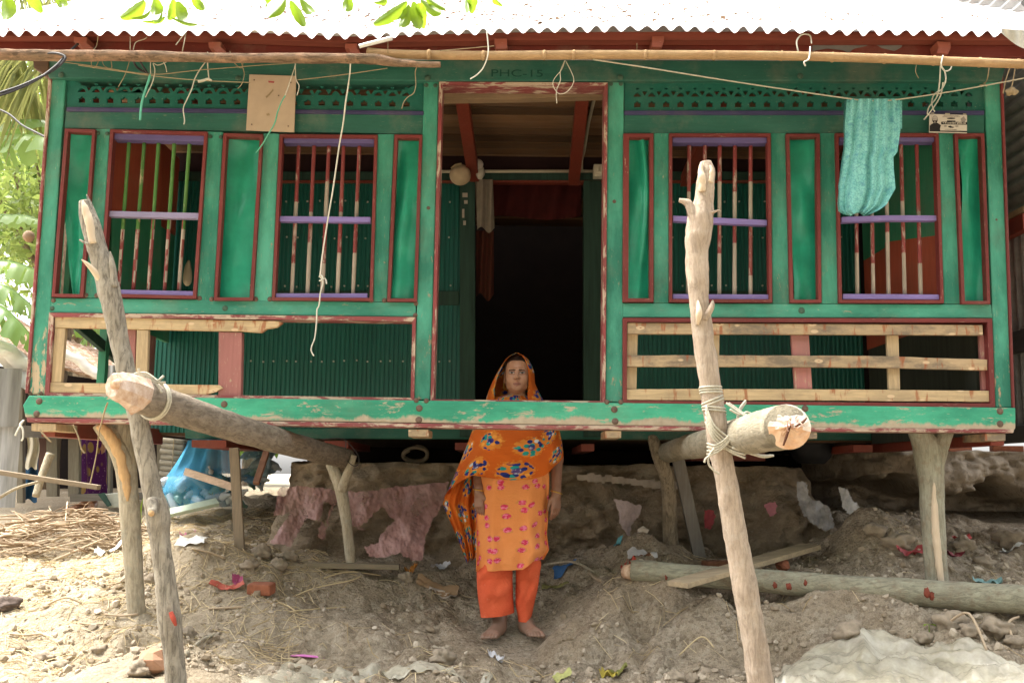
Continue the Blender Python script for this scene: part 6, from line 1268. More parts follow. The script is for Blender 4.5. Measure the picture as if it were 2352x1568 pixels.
# blue net full of bottles
def netmat(name, c, alpha):
    k = NT(name); k.out(c, .7, .2); w1 = k.noise(5, 4, .6); a = k.math('ADD', k.math('ADD', alpha-.30, k.math('MULTIPLY', k.xyz(k.co())[2], .95)), k.math('MULTIPLY', k.math('SUBTRACT', w1, .5), .7)); k.l(a, k.b.inputs['Alpha']); k.bump(k.noise(90, 2, .5), .4, .004); return k.m
M_net = netmat('blue_fishing_net', (.06,.30,.50), .66); M_net2 = netmat('pale_green_net', (.30,.48,.42), .55)
M_bot = [plain(n_, c, .25, .1, 5, 0, '0', .5) for n_, c in (('clear_plastic', (.55,.62,.66)), ('milky_plastic', (.70,.74,.76)), ('blue_plastic', (.15,.33,.50)), ('green_plastic', (.25,.42,.33)), ('pale_blue_plastic', (.40,.55,.66)))]
Yb = 2.35; NL = [(1008,436),(1030,428),(1060,412),(1085,396),(1105,380),(1130,370),(1162,372)]; NR = [(1008,522),(1030,527),(1060,531),(1090,536),(1130,540),(1162,540)]
def net(u, v):
    a = 2*math.pi*u; y = 1008+154*v; l, r = inter(NL, y), inter(NR, y); s = math.sin(a); d = (r-l)/2*S(450, y, Yb)*1.05
    p = P((l+r)/2+(r-l)/2*s, y, Yb); return Vector((p.x+.008*math.sin(a*13), Yb-d*math.cos(a)+.018*math.sin(a*11+v)*(1-v)+.012*math.sin(a*5+v*9), p.z))
n_, m_ = 60, 30; vs = [net(i/n_, j/(m_-1)) for j in range(m_) for i in range(n_)]
nb_ = tag(mk('net_bag', (vs, [(j*n_+i, j*n_+(i+1) % n_, (j+1)*n_+(i+1) % n_, (j+1)*n_+i) for j in range(m_-1) for i in range(n_)]), M_net, smooth=True), 'blue fishing net bag gathered at the top', 'net')
rb_ = random.Random(4)
def bottle(c, d, L, r):
    c = Vector(c); d = Vector(d).normalized(); return tube([(c, r*.8), (c+d*.01, r), (c+d*L*.3, r*.93), (c+d*L*.35, r), (c+d*L*.68, r), (c+d*L*.85, r*.45), (c+d*L*.95, r*.36), (c+d*L, r*.36)], 10, smooth=False)
for i in range(46):
    px = rb_.uniform(382, 532); py = rb_.uniform(1098, 1155); 
    if py < 1120 and not 400 < px < 525: continue
    c = P(px, py, Yb-.12+rb_.uniform(-.08, .14)+max(0, (1125-py))*.003)
    tag(mk('plastic_bottle', bottle(c, (rb_.uniform(-1, 1), rb_.uniform(-.6, .6), rb_.uniform(-.5, .6)), rb_.uniform(.12, .19), rb_.uniform(.026, .04)), M_bot[i % 5], smooth=True), 'discarded plastic bottle inside the blue net bag', 'bottle', 'plastic bottles in the blue net bag')
vs = [P(556+60*i/14+6*math.sin(j), 1022+86*j/12, 2.6-.18*math.sin(math.pi*i/14)*math.sin(math.pi*min(1, j/12+.1))+.02*math.sin(i*2+j*3)) for j in range(13) for i in range(15)]
tag(mk('net_bag', (vs, [(j*15+i, j*15+i+1, (j+1)*15+i+1, (j+1)*15+i) for j in range(12) for i in range(14)]), M_net2, smooth=True), 'pale green net sack of bottles beside the reddish slanting board', 'net')
for i in range(20):
    c = P(rb_.uniform(562, 612), rb_.uniform(1035, 1105), 2.62+rb_.uniform(-.05, .05)); tag(mk('plastic_bottle', bottle(c, (rb_.uniform(-1, 1), rb_.uniform(-.6, .6), rb_.uniform(-.5, .6)), .15, .032), M_bot[(i*2) % 5], smooth=True), 'discarded plastic bottle in the pale green net sack', 'bottle', 'plastic bottles in the green net sack')
tag(mk('slat_board', bar(P(425,1082,1.9), P(535,1118,1.75), .05, .02, (0,-1,0)), rawwood('pinkish_slat', (.62,.48,.36), 'X', stain=False), bevel=.003), 'pinkish slat leaning on the blue net bag', 'board')
tag(mk('foam_board', bar(P(388,1178,1.75), P(500,1152,1.9), .085, .025, (0,-.5,1)), plain('pale_green_board', (.52,.62,.48), .8, .3, 6, .1), bevel=.004), 'pale green board lying in front of the blue net bag', 'board')
o = tag(mk('boat_end', prism([(228,1136),(290,1128),(300,1163),(252,1166)], 2.3, 2.5), plain('grey_green_boat', (.40,.42,.36), .8, .3, 6, .1), bevel=.006), 'small grey green trough beside the brushwood pile', 'trough'); mk('rim', prism([(224,1134),(238,1131),(254,1160),(246,1163)], 2.28, 2.3), M_inpost, o)
# ================================================================ neighbour at the right
nb = thing('neighbour_shed', 'grey corrugated tin shed at the right edge', 'shed', (3.1, 2.0, .9)); Xn = 2.80
def side(y0, y1, z0, z1, hor, pitch, amp, mat, nm='tin_wall'):
    vs = []; 
    if hor:
        n = int((z1-z0)/pitch*10); vs = [(Xn+amp*math.sin(2*math.pi*(z0+(z1-z0)*i/n)/pitch), y, z0+(z1-z0)*i/n) for i in range(n+1) for y in (y0, y1)]
    else:
        n = int((y1-y0)/pitch*10); vs = [(Xn+amp*math.sin(2*math.pi*(y0+(y1-y0)*i/n)/pitch), y0+(y1-y0)*i/n, z) for i in range(n+1) for z in (z0, z1)]
    return mk(nm, (vs, [(2*i, 2*i+1, 2*i+3, 2*i+2) for i in range(n)]), mat, nb, smooth=True)
z_ = lambda y: P(2330, y, .5).z
side(.2, 6, z_(508), 4.2, True, .075, .013, plain('weathered_tin', (.30,.30,.29), .5, .4, 3, .1, 'X', .4)); side(.2, 6, z_(985), z_(506), False, .075, .013, bpy.data.materials['weathered_tin'])
mk('red_rail', bar((Xn-.05, .2, z_(540)), (Xn-.05, 6, z_(540)), .09, .05, (1, 0, 0)), M_redwood, nb, bevel=.004); mk('pale_rail', bar((Xn-.04, .2, z_(512)), (Xn-.04, 6, z_(512)), .035, .05, (1, 0, 0)), M_rawz, nb, bevel=.003)
mk('bottom_rail', bar((Xn-.03, .2, z_(998)), (Xn-.03, 6, z_(998)), .09, .05, (1, 0, 0)), plain('dark_grey_rail', (.09,.09,.085), .8, .4, 5, .1, 'Y'), nb, bevel=.004); mk('mid_strip', bar((Xn-.025, .2, z_(790)), (Xn-.025, 6, z_(790)), .12, .03, (1, 0, 0)), bpy.data.materials['dark_grey_rail'], nb, bevel=.003)
mk('eave_board', bar((Xn-.05, .25, 4.15), (Xn-.05, 6, 4.15), .10, .04, (1, 0, 0)), M_dkwood, nb); mk('shed_roof', ([(Xn-.1, .5, 4.2), (Xn+2.5, .5, 4.9), (Xn+2.5, 6, 4.9), (Xn-.1, 6, 4.2)], [(0, 1, 2, 3)]), M_roof, nb)
mk('end_wall', ([(Xn+.02, .25, .95), (Xn+2.4, .25, .95), (Xn+2.4, .25, 4.2), (Xn+.02, .25, 4.2)], [(0, 1, 2, 3)]), bpy.data.materials['weathered_tin'], nb)
M_brick = plain('orange_brick', (.36,.13,.07), .9, .4, 14, .5)
def brick(x, y, Y, rz, label, s=1.0, dz=0): 
    p = P(x, y, Y); return tag(mk('brick', box((p.x, p.y, p.z+dz), (.21*s, .10*s, .065*s), rz), M_brick, bevel=.006), label, 'brick')
brick(2195,1032,2.3,.3,'brick on the clay bank right of the stout forked post'); brick(2312,1034,2.3,-.2,'brick on the clay bank at the right edge'); brick(2078,1033,2.35,.1,'flat brick on the clay bank left of the stout forked post')
# ================================================================ things on the ground
def gz2(x, y): return float(gbase([(x, y)])[0])+gdet(x, y, False)
def G(px, py, lift=0.0):
    """where the sight line through a photo pixel meets the ground"""
    d = ray(px, py); t0, t1 = 3.0, 14.0; n = 60; prev = None
    for i in range(n+1):
        t = t0+(t1-t0)*i/n; q = CAM+d*t
        if q.z < gz2(q.x, q.y):
            lo, hi = t-(t1-t0)/n, t
            for _ in range(14):
                m = (lo+hi)/2; q = CAM+d*m
                if q.z < gz2(q.x, q.y): hi = m
                else: lo = m
            break
    q = CAM+d*((t if i == n else hi)); return Vector((q.x, q.y, ground_z(q.x, q.y)+lift))
rg = random.Random(11)
# loose soil crumbs
def ico():
    t = (1+5**.5)/2; v = [Vector(q).normalized() for q in ((-1,t,0),(1,t,0),(-1,-t,0),(1,-t,0),(0,-1,t),(0,1,t),(0,-1,-t),(0,1,-t),(t,0,-1),(t,0,1),(-t,0,-1),(-t,0,1))]
    return v, [(0,11,5),(0,5,1),(0,1,7),(0,7,10),(0,10,11),(1,5,9),(5,11,4),(11,10,2),(10,7,6),(7,1,8),(3,9,4),(3,4,2),(3,2,6),(3,6,8),(3,8,9),(4,9,5),(2,4,11),(6,2,10),(8,6,7),(9,8,1)]
IV, IF = ico(); mb = MB(); cnt = 0
while cnt < 6800:
    x = rg.uniform(-3.0, 3.0); y = rg.uniform(-.85, 2.2) if rg.random() < .35 else rg.uniform(-.85, .7)
    dn = noise.fractal(Vector((x*1.5, y*1.5, 5)), .8, 2, 3)
    if math.hypot(x-.02, (y-.3)*1.3) < .32 or rg.random() > .22+.9*dn+(.35 if x < -.9 or x > 1.2 or y < -.2 else 0): continue
    r = .004+.016*rg.random()**4+(.016*rg.random() if rg.random() < .08 else 0); c = Vector((x, y, ground_z(x, y)+r*.3)); s = Vector((rg.uniform(.7, 1.3), rg.uniform(.7, 1.3), rg.uniform(.55, .95)))
    R = Matrix.Rotation(rg.uniform(0, 6.3), 3, Vector((rg.uniform(-1, 1), rg.uniform(-1, 1), 1)).normalized())
    mb.add([c+R @ Vector((v.x*s.x, v.y*s.y, v.z*s.z))*r*rg.uniform(.75, 1.25) for v in IV], IF); cnt += 1
k = NT('soil_crumb'); g = k.n('NewGeometry'); col = k.mix(g.outputs['Random Per Island'], (.25,.195,.13), (.48,.41,.32)); M_crumb = k.out(col, .95, .1)
o = mk('soil_crumbs', mb.g(), M_crumb); tag(o, 'loose dry soil crumbs scattered over the ground', 'soil', None, 'stuff')
# straw and chaff
mb = MB(); cnt = 0
while cnt < 4200:
    if rg.random() < .86: x = rg.uniform(-3.1, -1.0); y = rg.uniform(-.6, 2.6)
    else: x = rg.uniform(-1.2, 3.0); y = rg.uniform(-.8, 1.0) if x < 1.2 else rg.uniform(-.8, 1.8)
    if x > -1.2 and noise.noise(Vector((x*1.3, y*1.3, 2))) < -.1: continue
    L = rg.uniform(.03, .16); a = rg.uniform(0, 6.28); d = Vector((math.cos(a), math.sin(a), rg.uniform(-.05, .12)))*L; c = Vector((x, y, 0)); r = rg.uniform(.0008, .0022); pts = []
    for t in (0, .5, 1): q = c+d*t; q.z = ground_z(q.x, q.y)+.004+d.z*t+(.008*rg.random() if t == .5 else 0); pts.append((q, r))
    mb.add(*tube(pts, 3, smooth=False, cap=False)); cnt += 1
k = NT('dry_straw'); g = k.n('NewGeometry'); M_straw = k.out(k.mix(g.outputs['Random Per Island'], (.42,.31,.16), (.66,.54,.34)), .85, .2)
o = mk('straw', mb.g(), M_straw); tag(o, 'dry straw and chaff strewn on the ground', 'straw', None, 'stuff')
# brushwood pile at the left
mb = MB(); c0 = P(125, 1188, 1.75)
for i in range(330):
    u = rg.uniform(-1, 1); v = rg.uniform(-1, 1); hgt = max(0, 1-u*u)*max(0, 1-v*v)*.24*rg.random()**.6; c = Vector((c0.x+u*.52, c0.y+v*.34, gz2(c0.x+u*.52, c0.y+v*.34)+hgt)); a = rg.gauss(0, .7)+(math.pi if rg.random() < .5 else 0); L = rg.uniform(.12, .42); d = Vector((math.cos(a), .6*math.sin(a), rg.gauss(0, .16))).normalized()
    w1 = Vector((rg.gauss(0, .02), rg.gauss(0, .02), rg.gauss(0, .02))); r = rg.choice((.003, .004, .006, .009)); mb.add(*tube([(c-d*L/2, r), (c+w1, r*.9), (c+d*L/2, r*.5)], 5, 0, 9, 3))
k = NT('dry_twigs'); g = k.n('NewGeometry'); M_twig = k.out(k.mix(g.outputs['Random Per Island'], (.27,.19,.12), (.56,.45,.32)), .9, .15)
o = mk('brushwood', mb.g(), M_twig, smooth=True); tag(o, 'heap of dry brushwood twigs beside the grey hut', 'brushwood', None, 'stuff')
# single clods and stones
M_clod = plain('dry_clod', (.38,.31,.225), .95, .45, 12, .9)
ST = [(20,1392,52,'dark rough lump at the left edge of the yard'),(105,1400,18,''),(428,1452,34,''),(95,1505,40,''),(140,1525,34,''),(320,1530,46,''),(185,1530,30,''),(350,1330,34,''),(230,1480,30,''),(1700,1548,0,''),(700,1548,30,''),(790,1550,26,''),(1215,1535,0,''),(1015,1522,46,'rounded grey stone below the pink packet and to its right'),(1060,1545,24,''),(1545,1560,40,''),(1590,1555,30,''),(1620,1548,28,''),(1690,1540,30,''),(1730,1560,24,''),(2075,1478,28,''),(2120,1455,36,''),(2180,1440,60,''),(2230,1470,46,''),(2290,1450,56,''),(2330,1475,40,''),(1955,1465,66,'big crumbling clod beside the plastic sheet'),(2060,1245,60,''),(2120,1225,64,''),(2010,1225,46,''),(2210,1255,48,''),(2265,1290,40,''),(2330,1250,70,''),(600,1262,46,''),(640,1290,36,''),(575,1300,34,''),(665,1275,34,''),(1230,1545,22,''),(1110,1320,0,''),(935,1335,30,''),(1510,1288,24,''),(1640,1292,28,''),(1480,1275,20,'')]
for i, (x, y, wd, lb) in enumerate(ST):
    if not wd: continue
    c = G(x, y); r = wd/2*(c.y+4.9)/FPX; tag(mk('clod', rock(c+Vector((0, 0, r*.35)), r, i+1, (1.1,.9,.72), 13, .6), M_clod if i else plain('dark_lump', (.16,.12,.10),   .95, .5, 14, .8), smooth=True), lb or 'dried mud clod lying loose on the ground', 'clod', 'clods of dried mud')
# plastic sheets
k = NT('milky_plastic_sheet'); n = k.noise(5, 6, .6); col = k.mix(k.ramp(n, (.35, 0.), (.7, 1.)), (.44,.40,.29), (.56,.52,.42)); k.bump(k.noise(9, 5, .65, None, 1.2), .5, .02); k.out(col, .22, .6); k.l(k.ramp(k.noise(7, 6, .65), (.35, .52), (.6, .9)), k.b.inputs['Alpha']); M_poly = k.m
TT = [(1785,1545),(1800,1518),(1835,1504),(1880,1482),(1935,1462),(1985,1448),(2030,1448),(2100,1461),(2190,1487),(2260,1512),(2352,1546),(2420,1572)]
CRS = [(rg.uniform(1.3, 3.0), rg.uniform(-1.0, -.1), rg.gauss(-.35, .7), rg.uniform(.03, .10), rg.uniform(.02, .055), rg.uniform(.15, .8)) for _ in range(34)]
def creases(x, y):
    h = 0
    x += .05*noise.noise(Vector((x*4, y*4, 3))); y += .05*noise.noise(Vector((x*4, y*4, 7)))
    for cx, cy, a, wd, am, ln in CRS:
        u = (x-cx)*math.cos(a)+(y-cy)*math.sin(a); v = -(x-cx)*math.sin(a)+(y-cy)*math.cos(a)
        if abs(u) < ln and abs(v) < wd: h = max(h, am*(1-abs(v)/wd)**1.6*(1-(u/ln)**2))
    return h+.010*noise.ridged_multi_fractal(Vector((x*5, y*7, 1)), .8, 2.2, 3, 1.0, 2.0)*.5
def sheet(u, v):
    x = 1780+u*640; y = inter(TT, x)+v**1.1*(1690-inter(TT, x)); c = G(x, min(y, 1660)) if y < 1600 else G(x, 1600)+Vector((0, -(y-1600)*.0028, 0))
    e = min(1, v*7)*min(1, u*9+.15); h = .010+.030*e+.012*e*noise.noise(Vector((c.x*2.2, c.y*3, 1)))+e*creases(c.x, c.y)
    return c+Vector((0, 0, max(.004, h)))
tag(mk('plastic_sheet', grid(170, 90, sheet), M_poly, smooth=True), 'crumpled milky plastic sheet at the lower right corner', 'plastic sheet')
def strip(u, v):
    x = 555+u*580; y = 1536+10*math.sin(u*8)+6*math.sin(u*23)+v*inter([(0,34),(.45,30),(.6,16),(1,6)], u); c = G(x, min(y, 1590)); return c+Vector((0, 0, .010+.016*abs(noise.noise(Vector((u*14, v*3, 2))))*(1-u*.6)))
tag(mk('plastic_strip', grid(80, 12, strip), M_poly, smooth=True), 'torn strip of pale plastic along the bottom edge', 'plastic sheet')
def inpoly(x, y, pl):
    r = False; j = len(pl)-1
    for i in range(len(pl)):
        if (pl[i][1] > y) != (pl[j][1] > y) and x < (pl[j][0]-pl[i][0])*(y-pl[i][1])/(pl[j][1]-pl[i][1])+pl[i][0]: r = not r
        j = i
    return r
def torn(name, label, polys, holes, Yfn, mat, cat, step=5, amp=.02, seed=0):
    xs = [p[0] for q in polys for p in q]; ys = [p[1] for q in polys for p in q]; nx = int((max(xs)-min(xs))/step)+1; ny = int((max(ys)-min(ys))/step)+1; vs = []; keep = {}; fs = []
    def vid(i, j):
        if (i, j) not in keep:
            x = min(xs)+i*step; y = min(ys)+j*step; w = noise.fractal(Vector((x*.018, y*.010, seed)), .7, 2.2, 4)+.5*math.sin(x*.06+y*.02+seed)+.35*math.sin(x*.085+y*.03+3.5*noise.noise(Vector((x*.012, y*.008, seed+3))))+.25*noise.ridged_multi_fractal(Vector((x*.03+y*.012, y*.012, seed)), .8, 2.1, 3, 1.0, 2.0); keep[i, j] = len(vs); vs.append(P(x+2*noise.noise(Vector((x*.2, y*.2, 3))), y+2*noise.noise(Vector((x*.2, y*.2, 8))), Yfn(x, y)+amp*w))
        return keep[i, j]
    for j in range(ny):
        for i in range(nx):
            x = min(xs)+(i+.5)*step; y = min(ys)+(j+.5)*step; x2 = x+4*noise.noise(Vector((x*.08, y*.08, seed))); y2 = y+4*noise.noise(Vector((x*.08, y*.08, seed+5)))
            if any(inpoly(x2, y2, q) for q in polys) and not any(inpoly(x2, y2, q) for q in holes): fs.append((vid(i, j), vid(i+1, j), vid(i+1, j+1), vid(i, j+1)))
    return tag(mk(name, (vs, fs), mat, smooth=True), label, cat)
k = NT('pink_torn_plastic'); n = k.noise(6, 7, .7); k.out(k.mix(k.ramp(n, (.35, 0.), (.65, 1.)), (.34,.165,.14), (.52,.31,.29)), .45, .4); k.l(k.ramp(k.noise(4, 5, .6), (.3, .42), (.65, .8)), k.b.inputs['Alpha']); k.bump(k.noise(14, 5, .6, k.co('Object', (1.6, 1, .5))), .5, .02); M_pinkpl = k.m
torn('torn_plastic', 'torn pink plastic sheet hanging on the dark earth bank', [[(640,1120),(690,1114),(760,1124),(830,1130),(905,1118),(1030,1106),(1018,1155),(990,1200),(975,1240),(972,1284),(945,1288),(915,1268),(880,1280),(848,1278),(838,1255),(868,1245),(876,1228),(828,1216),(806,1206),(790,1150),(765,1165),(755,1192),(745,1240),(728,1232),(738,1196),(702,1190),(668,1254),(620,1246),(648,1206),(668,1178),(628,1186)]], [[(876,1162),(906,1196),(868,1232),(826,1212)], [(745,1150),(762,1158),(748,1210),(735,1190)]], lambda x, y: 1.44-.0021*(y-1110)-.13, M_pinkpl, 'plastic sheet', 2.2, .035)
torn('rag', 'pinkish grey rag hanging from the earth bank beside the person', [[(1410,1146),(1440,1150),(1475,1162),(1470,1180),(1452,1205),(1446,1236),(1436,1222),(1424,1200),(1420,1175)]], [], lambda x, y: 1.17, plain('pinkish_rag', (.38,.30,.28), .9, .3, 12, .3), 'rag', 1.8, .022, 2)
torn('rag', 'dark red rag hanging behind the knotty prop post', [[(1618,1170),(1640,1172),(1642,1198),(1632,1216),(1618,1210)]], [], lambda x, y: 1.2, plain('dark_red_rag', (.26,.045,.05), .9, .3, 12, .3), 'rag', 1.8, .022, 3)
torn('plastic_scrap', 'pink plastic flap stuck in the earth bank right of the leaning pole', [[(1752,1158),(1780,1152),(1784,1178),(1770,1185)]], [], lambda x, y: 1.24, plain('pink_flap', (.40,.14,.16), .6, .3, 12, .2), 'plastic scrap', 1.8, .01, 4)
torn('cement_sack', 'grey plastic sack slumped on the right end of the earth bank', [[(1828,1105),(1852,1108),(1858,1140),(1880,1150),(1905,1165),(1918,1210),(1895,1218),(1868,1205),(1845,1180),(1832,1150)]], [], lambda x, y: 1.22-.001*(y-1100), plain('grey_sack', (.36,.34,.32), .5, .45, 10, .4, '0', .5), 'sack', 2.2, .04, 5)
torn('plastic_scrap', 'white plastic lying down the right slope of the earth bank', [[(1925,1118),(1945,1122),(1960,1150),(1985,1175),(2010,1198),(1985,1202),(1955,1185),(1935,1165)]], [], lambda x, y: 1.5-.002*(y-1110), plain('white_scrap', (.62,.60,.56), .5, .2, 12, .3), 'plastic scrap', 2.2, .03, 6)
torn('cloth_strip', 'long greyish cloth strip tucked along the earth bank top', [[(1325,1092),(1360,1086),(1440,1098),(1560,1108),(1565,1122),(1500,1120),(1450,1112),(1380,1108),(1325,1102)]], [], lambda x, y: 1.18+.16, plain('greyish_strip', (.33,.27,.21), .9, .3, 12, .2), 'cloth', 4, .02, 7)
torn('hanging_sheet', 'pale sheets drying far behind the gap beside the clay bank', [[(1905,1030),(1990,1005),(2060,1008),(2045,1060),(1990,1075),(1930,1090),(1895,1062)]], [], lambda x, y: 4.6, plain('pale_drying_sheet', (.66,.60,.52), .9, .25, 4, .1), 'cloth', 4, .06, 8)
# under the floor
tag(mk('cooking_pot', tube([(P(1862,1012,1.95), .16), (P(1862,1030,1.95), .155), (P(1862,1050,1.95), .13), (P(1862,1064,1.95), .09)], 26, .01), plain('soot_black', (.018,.018,.020), .6, .3, 6, .1), smooth=True), 'big soot black pot standing under the floor at the right', 'pot')
tag(mk('crate', prism(rect(1588,1040,1758,1058), 1.75, 2.0), plain('red_crate', (.20,.06,.045), .8, .3, 9, .2), bevel=.004), 'flat red crate under the floor behind the right log', 'crate')
tag(mk('rope_coil', tube([(P(955+28*math.sin(x)*(1+.05*math.sin(x*3)), 1040-16*math.cos(x)+.6*x, 1.8-.01*x), .012) for x in np.linspace(0, 12, 50)], 8, smooth=False), plain('old_rope', (.13,.10,.065), .9, .3, 30, .4), smooth=True), 'coil of old rope lying on the earth bank under the floor', 'rope')
# scraps and litter
def scrap(name, label, px, py, wpx, hpx, mat, cat, rot=0.0, seed=0, curl=.02, th=0.0):
    c = G(px, py); s = (c.y+4.9)/FPX; 
    def f(u, v):
        a = (u-.5)*wpx*s*(1-.35*abs(v-.5)*math.sin(seed)); b = (v-.5)*hpx*s*2.2*(1-.4*abs(u-.5)); x = c.x+a*math.cos(rot)-b*math.sin(rot); y = c.y+a*math.sin(rot)+b*math.cos(rot)
        return Vector((x, y, ground_z(x, y)+.008+curl*abs(noise.noise(Vector((u*3, v*3, seed*1.7))))+curl*.6*(u-.5)**2*4))
    return tag(mk(name, grid(12, 8, f), mat, smooth=True), label, cat)
mt = lambda n, c, r=.6: bpy.data.materials.get(n) or plain(n, c, r, .25, 14, .25)
pk = G(706, 1496); tag(mk('packet', tube([(pk+Vector((-.085,.02,.012)), .004), (pk+Vector((-.05,.012,.014)), .011), (pk+Vector((.0,0,.015)), .012), (pk+Vector((.05,-.012,.013)), .010), (pk+Vector((.085,-.02,.010)), .003)], 10, .1, 20, 4, flat=.5), mt('pink_packet', (.66,.20,.50)), smooth=True), 'bright pink packet lying on the bare mud', 'packet')
scrap('plastic_scrap', 'crumpled orange plastic left of the person on the mud', 943,1320,28,16,mt('orange_plastic',(.50,.20,.03)),'plastic scrap',.3,1,.05)
scrap('paper_scrap', 'folded white paper left of the person on the mud', 1012,1312,50,12,mt('white_paper',(.66,.66,.68)),'paper',.75,2,.03)
scrap('cardboard', 'brown and white torn cardboard left of the person', 1005,1352,95,14,mt('brown_card',(.34,.22,.12)),'cardboard',-.08,3,.03); scrap('cardboard', 'pale strip of card under the torn brown cardboard', 1018,1358,60,8,mt('pale_card',(.62,.54,.46)),'cardboard',.12,4,.015)
scrap('plastic_scrap', 'blue plastic scrap right of the person beside the thin cane', 1296,1311,46,12,mt('blue_scrap',(.05,.14,.32)),'plastic scrap',.15,5,.03)
scrap('card', 'curled white card in the shade near the knotty post', 1475,1262,64,14,mt('white_card',(.62,.60,.60)),'card',-.05,6,.04); scrap('card', 'rusty brown disc below the curled white card', 1470,1274,50,12,mt('rust_disc',(.22,.10,.05)),'card',0,7,.02)
for i, (x, y, lb) in enumerate(((1433,1291,'red and white wrapper left of the fallen trunk end'),(1452,1306,'small red wrapper nearest the fallen trunk end'),(1420,1250,'tiny blue thread clump under the pinkish grey rag'))): scrap('wrapper', lb, x, y, 16, 8, mt('red_wrapper',(.55,.08,.05)) if i < 2 else mt('blue_thread',(.10,.30,.32)), 'wrapper', .4*i, 8+i, .03)
scrap('leaf', 'yellow green fallen leaf at the bottom right of the person', 1398,1530,36,10,mt('yellow_leaf',(.45,.36,.06)),'leaf',-.5,12,.03); scrap('leaf', 'brown green fallen leaf next to the yellow one', 1420,1524,42,8,mt('green_brown_leaf',(.20,.20,.05)),'leaf',.3,13,.03); scrap('leaf', 'pale green fallen leaf at the bottom centre', 1290,1552,46,8,mt('pale_leaf',(.40,.40,.14)),'leaf',-.1,14,.02); scrap('paper_scrap', 'small white paper tip beside the pale green leaf', 1330,1556,30,7,mt('white_paper',(.66,.66,.68)),'paper',-.4,15,.02)
scrap('leaf', 'dull olive leaf at the right of the person by the twig', 1275,1337,60,7,mt('olive_leaf',(.26,.24,.09)),'leaf',.1,16,.02)
scrap('paper_scrap', 'tiny white crumpled paper below the left foot', 1128,1506,14,9,mt('white_paper',(.66,.66,.68)),'paper',.2,17,.03); scrap('paper_scrap', 'tiny white foil near the bottom edge below the person', 1147,1531,18,9,mt('white_paper',(.66,.66,.68)),'paper',-.5,18,.03)
scrap('red_cloth', 'red cloth half buried right of the stout forked post foot', 2100,1276,80,12,mt('red_buried_cloth',(.42,.07,.07)),'cloth',.25,19,.05); scrap('red_cloth', 'red and dark cloth behind the stout forked post', 2190,1270,50,14,mt('red_dark_cloth',(.30,.05,.06)),'cloth',-.2,20,.05); scrap('plastic_scrap', 'bright red wrapper in front of the dark hollow', 2210,1238,46,8,mt('bright_red',(.60,.08,.08)),'plastic scrap',.1,21,.03)
scrap('plastic_scrap', 'teal plastic scrap in the straw at the far right', 2268,1328,60,14,mt('teal_scrap',(.22,.38,.36)),'plastic scrap',-.35,22,.05); scrap('plastic_scrap', 'white plastic shred at the right above the teal scrap', 2325,1262,50,8,mt('white_shred',(.60,.60,.56)),'plastic scrap',.15,23,.03)
scrap('paper_scrap', 'white paper sheet among the straw by the left forked post', 440,1248,60,16,mt('bright_paper',(.78,.77,.73)),'paper',-.1,24,.03); scrap('paper_scrap', 'white wrapper beside the brushwood heap', 250,1268,56,16,mt('bright_paper',(.78,.77,.73)),'paper',.15,25,.05)
scrap('plastic_net', 'pink plastic netting tuft by the grey leaning pole', 430,1236,34,22,mt('pink_net',(.60,.24,.33)),'netting',.5,26,.055)
scrap('plastic_scrap', 'red plastic sandal scrap on the slope left of the brick', 520,1348,80,9,mt('red_sandal',(.50,.12,.08)),'plastic scrap',.12,27,.03); scrap('plastic_scrap', 'magenta crumpled wrapper beside the red sandal scrap', 545,1338,24,14,mt('magenta',(.42,.08,.18)),'plastic scrap',.3,28,.03)
scrap('rag', 'small dark patch of burnt foil on the milky sheet', 2130,1492,0.1,0.1,mt('white_paper',(.6,.6,.6)),'foil') if False else None
b = G(600, 1358); tag(mk('brick', box((b.x, b.y, b.z+.03), (.13, .09, .06), -.15, .1), M_brick, bevel=.012), 'broken orange brick lying on the left slope', 'brick'); b = G(348, 1520); tag(mk('brick', rock(b+Vector((0, 0, .03)), .062, 3, (1.1,.8,.8), 5, .5), plain('pale_brick_shard', (.46,.26,.16), .9, .3, 12, .5)), 'pale broken brick shard in the pit by the grey pole', 'brick')
b = P(1800, 1316, .5); b.z = gz2(b.x, b.y); tag(mk('brick', rock(b+Vector((0, 0, .04)), .035, 5, (1.1,.9,.8), 5, .5), M_brick), 'orange brick bit behind the fallen trunk', 'brick')
b = G(1650, 1290); tag(mk('brick', box((b.x, b.y, b.z+.03), (.17, .10, .06), .2), plain('shaded_brick', (.26,.11,.06), .9, .4, 14, .5), bevel=.008), 'dull brick behind the fallen trunk by the leaning pole', 'brick')
def gstick(label, pts, r, mat=M_twig, name='stick'): 
    return tag(mk(name, tube([(G(x, y)+Vector((0, 0, r+dz)), r) for x, y, dz in pts], 7, .06, 12, 5), mat, smooth=True), label, 'stick')
gstick('thin cane lying behind the right leg of the person', [(1250,1306,.01),(1320,1307,.02),(1386,1306,.01)], .008, B_post); gstick('short bent twig right of the person', [(1352,1312,.02),(1366,1328,.03),(1380,1346,.005)], .008)
gstick('bare stick on the slope right of the grey pole', [(428,1500,.01),(460,1480,.02),(494,1460,.02)], .010, B_post); gstick('long pale straw stalk left of the person', [(665,1346,.005),(720,1338,.01),(800,1338,.015),(830,1330,.02)], .004, M_straw); gstick('pair of straw stalks below the muddy ground plank', [(745,1322,.005),(800,1314,.012),(875,1312,.012)], .0045, M_straw)
gstick('straw stalk bent below the broken brick', [(630,1366,.005),(662,1390,.01),(680,1396,.005)], .004, M_straw); gstick('thin stalk on the mud beside the bent straw', [(668,1398,.005),(730,1384,.008),(795,1378,.004)], .004, M_straw)
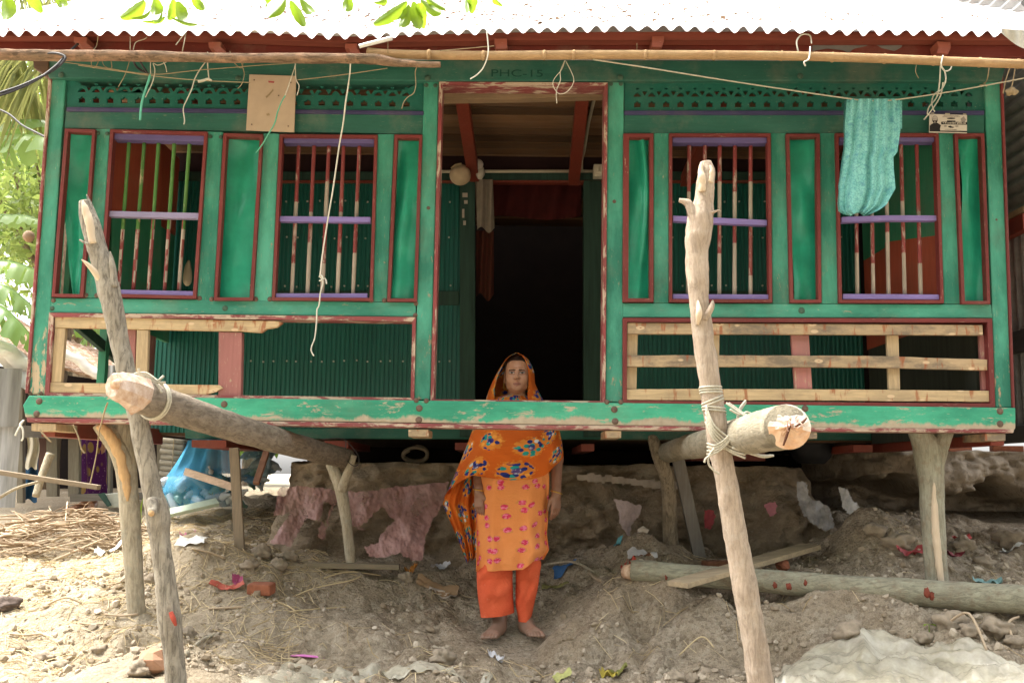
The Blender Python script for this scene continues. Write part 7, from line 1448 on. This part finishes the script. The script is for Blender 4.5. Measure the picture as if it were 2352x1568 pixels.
gstick('curving twig at the right edge above the plastic sheet', [(2340,1420,.03),(2318,1450,.05),(2330,1475,.02),(2352,1480,.01)], .006); gstick('thin twig standing out of the rubble at the right', [(2180,1450,.02),(2230,1480,.10),(2270,1520,.02)], .006); gstick('dry stalk lying across the bottom edge right of centre', [(1180,1563,.01),(1300,1558,.015),(1450,1560,.01)], .005, M_straw)
gstick('bent stalk below the mud bank right of the person', [(1560,1480,.01),(1610,1472,.05),(1640,1490,.02)], .004, M_straw); gstick('long twig under the dark bank behind the leaning pole', [(1670,1262,.05),(1740,1240,.12),(1850,1216,.16)], .009, B_dk); gstick('broken branch leaning in the dark hollow right of the leaning pole', [(1680,1240,.05),(1730,1205,.14),(1790,1172,.22)], .009, B_dk)
for i in range(9):
    x, y = ((90,1335),(170,1290),(250,1330),(60,1450),(480,1270),(150,1390),(280,1410),(520,1390),(210,1435))[i]; a = rg.uniform(-.5, .5); gstick('bare twig lying among the straw on the bright ground', [(x-40, y-int(14*a), .004),(x, y+3, .012),(x+38, y+int(14*a), .004)], .0055)['group'] = 'twigs on the bright ground'
# fresh little sprout
sp = thing('seedling', 'bright green seedling in the rubble above the plastic sheet', 'plant', G(2134, 1440)); c = G(2134, 1440)
for q in (-1, 1): mk('leaf', grid(5, 6, lambda u, v: c+Vector((q*.03*v+(u-.5)*.022*math.sin(math.pi*min(1, v+.05)), -.01*v, .035+.012*v-.02*v*v))), L_big, sp, smooth=True)
mk('stem', tube([(c, .0025), (c+Vector((0, 0, .036)), .002)], 6), L_big, sp)
sb = tag(mk('grass_blade', grid(4, 10, lambda u, v: P(322-3*v+14*v*v+(u-.5)*7*(1-v), 1200-70*v, 1.0)), L_big, smooth=True), 'single green grass blade between the two left posts', 'grass')

# dry leaves and specks lying on the tin roof
mb = MB()
for i in range(420):
    x = rg.gauss(.15, .75) if rg.random() < .7 else rg.uniform(-2.2, 3.0); v = (rg.random()**1.6)*.34+.012; q = roofpt((x+2.72)/6.3, v)+Vector((0, -.004, .008)); a = rg.uniform(0, 6.28); L = rg.uniform(.008, .030); d = Vector((math.cos(a), math.sin(a)*math.cos(SL), math.sin(a)*math.sin(SL))); e = Vector((-math.sin(a), math.cos(a)*math.cos(SL), math.cos(a)*math.sin(SL)))
    up = Vector((0, -math.sin(SL), math.cos(SL))); mb.add([q-d*L, q+e*L*.35+up*.012, q+d*L+up*.01, q-e*L*.35+up*.006], [(0, 1, 2, 3)])
tag(mk('roof_litter', mb.g(), plain('roof_leaf_litter', (.22,.13,.07), .9, .5, 20, 0)), 'dry leaves and specks lying on the tin roof edge', 'litter', None, 'stuff')
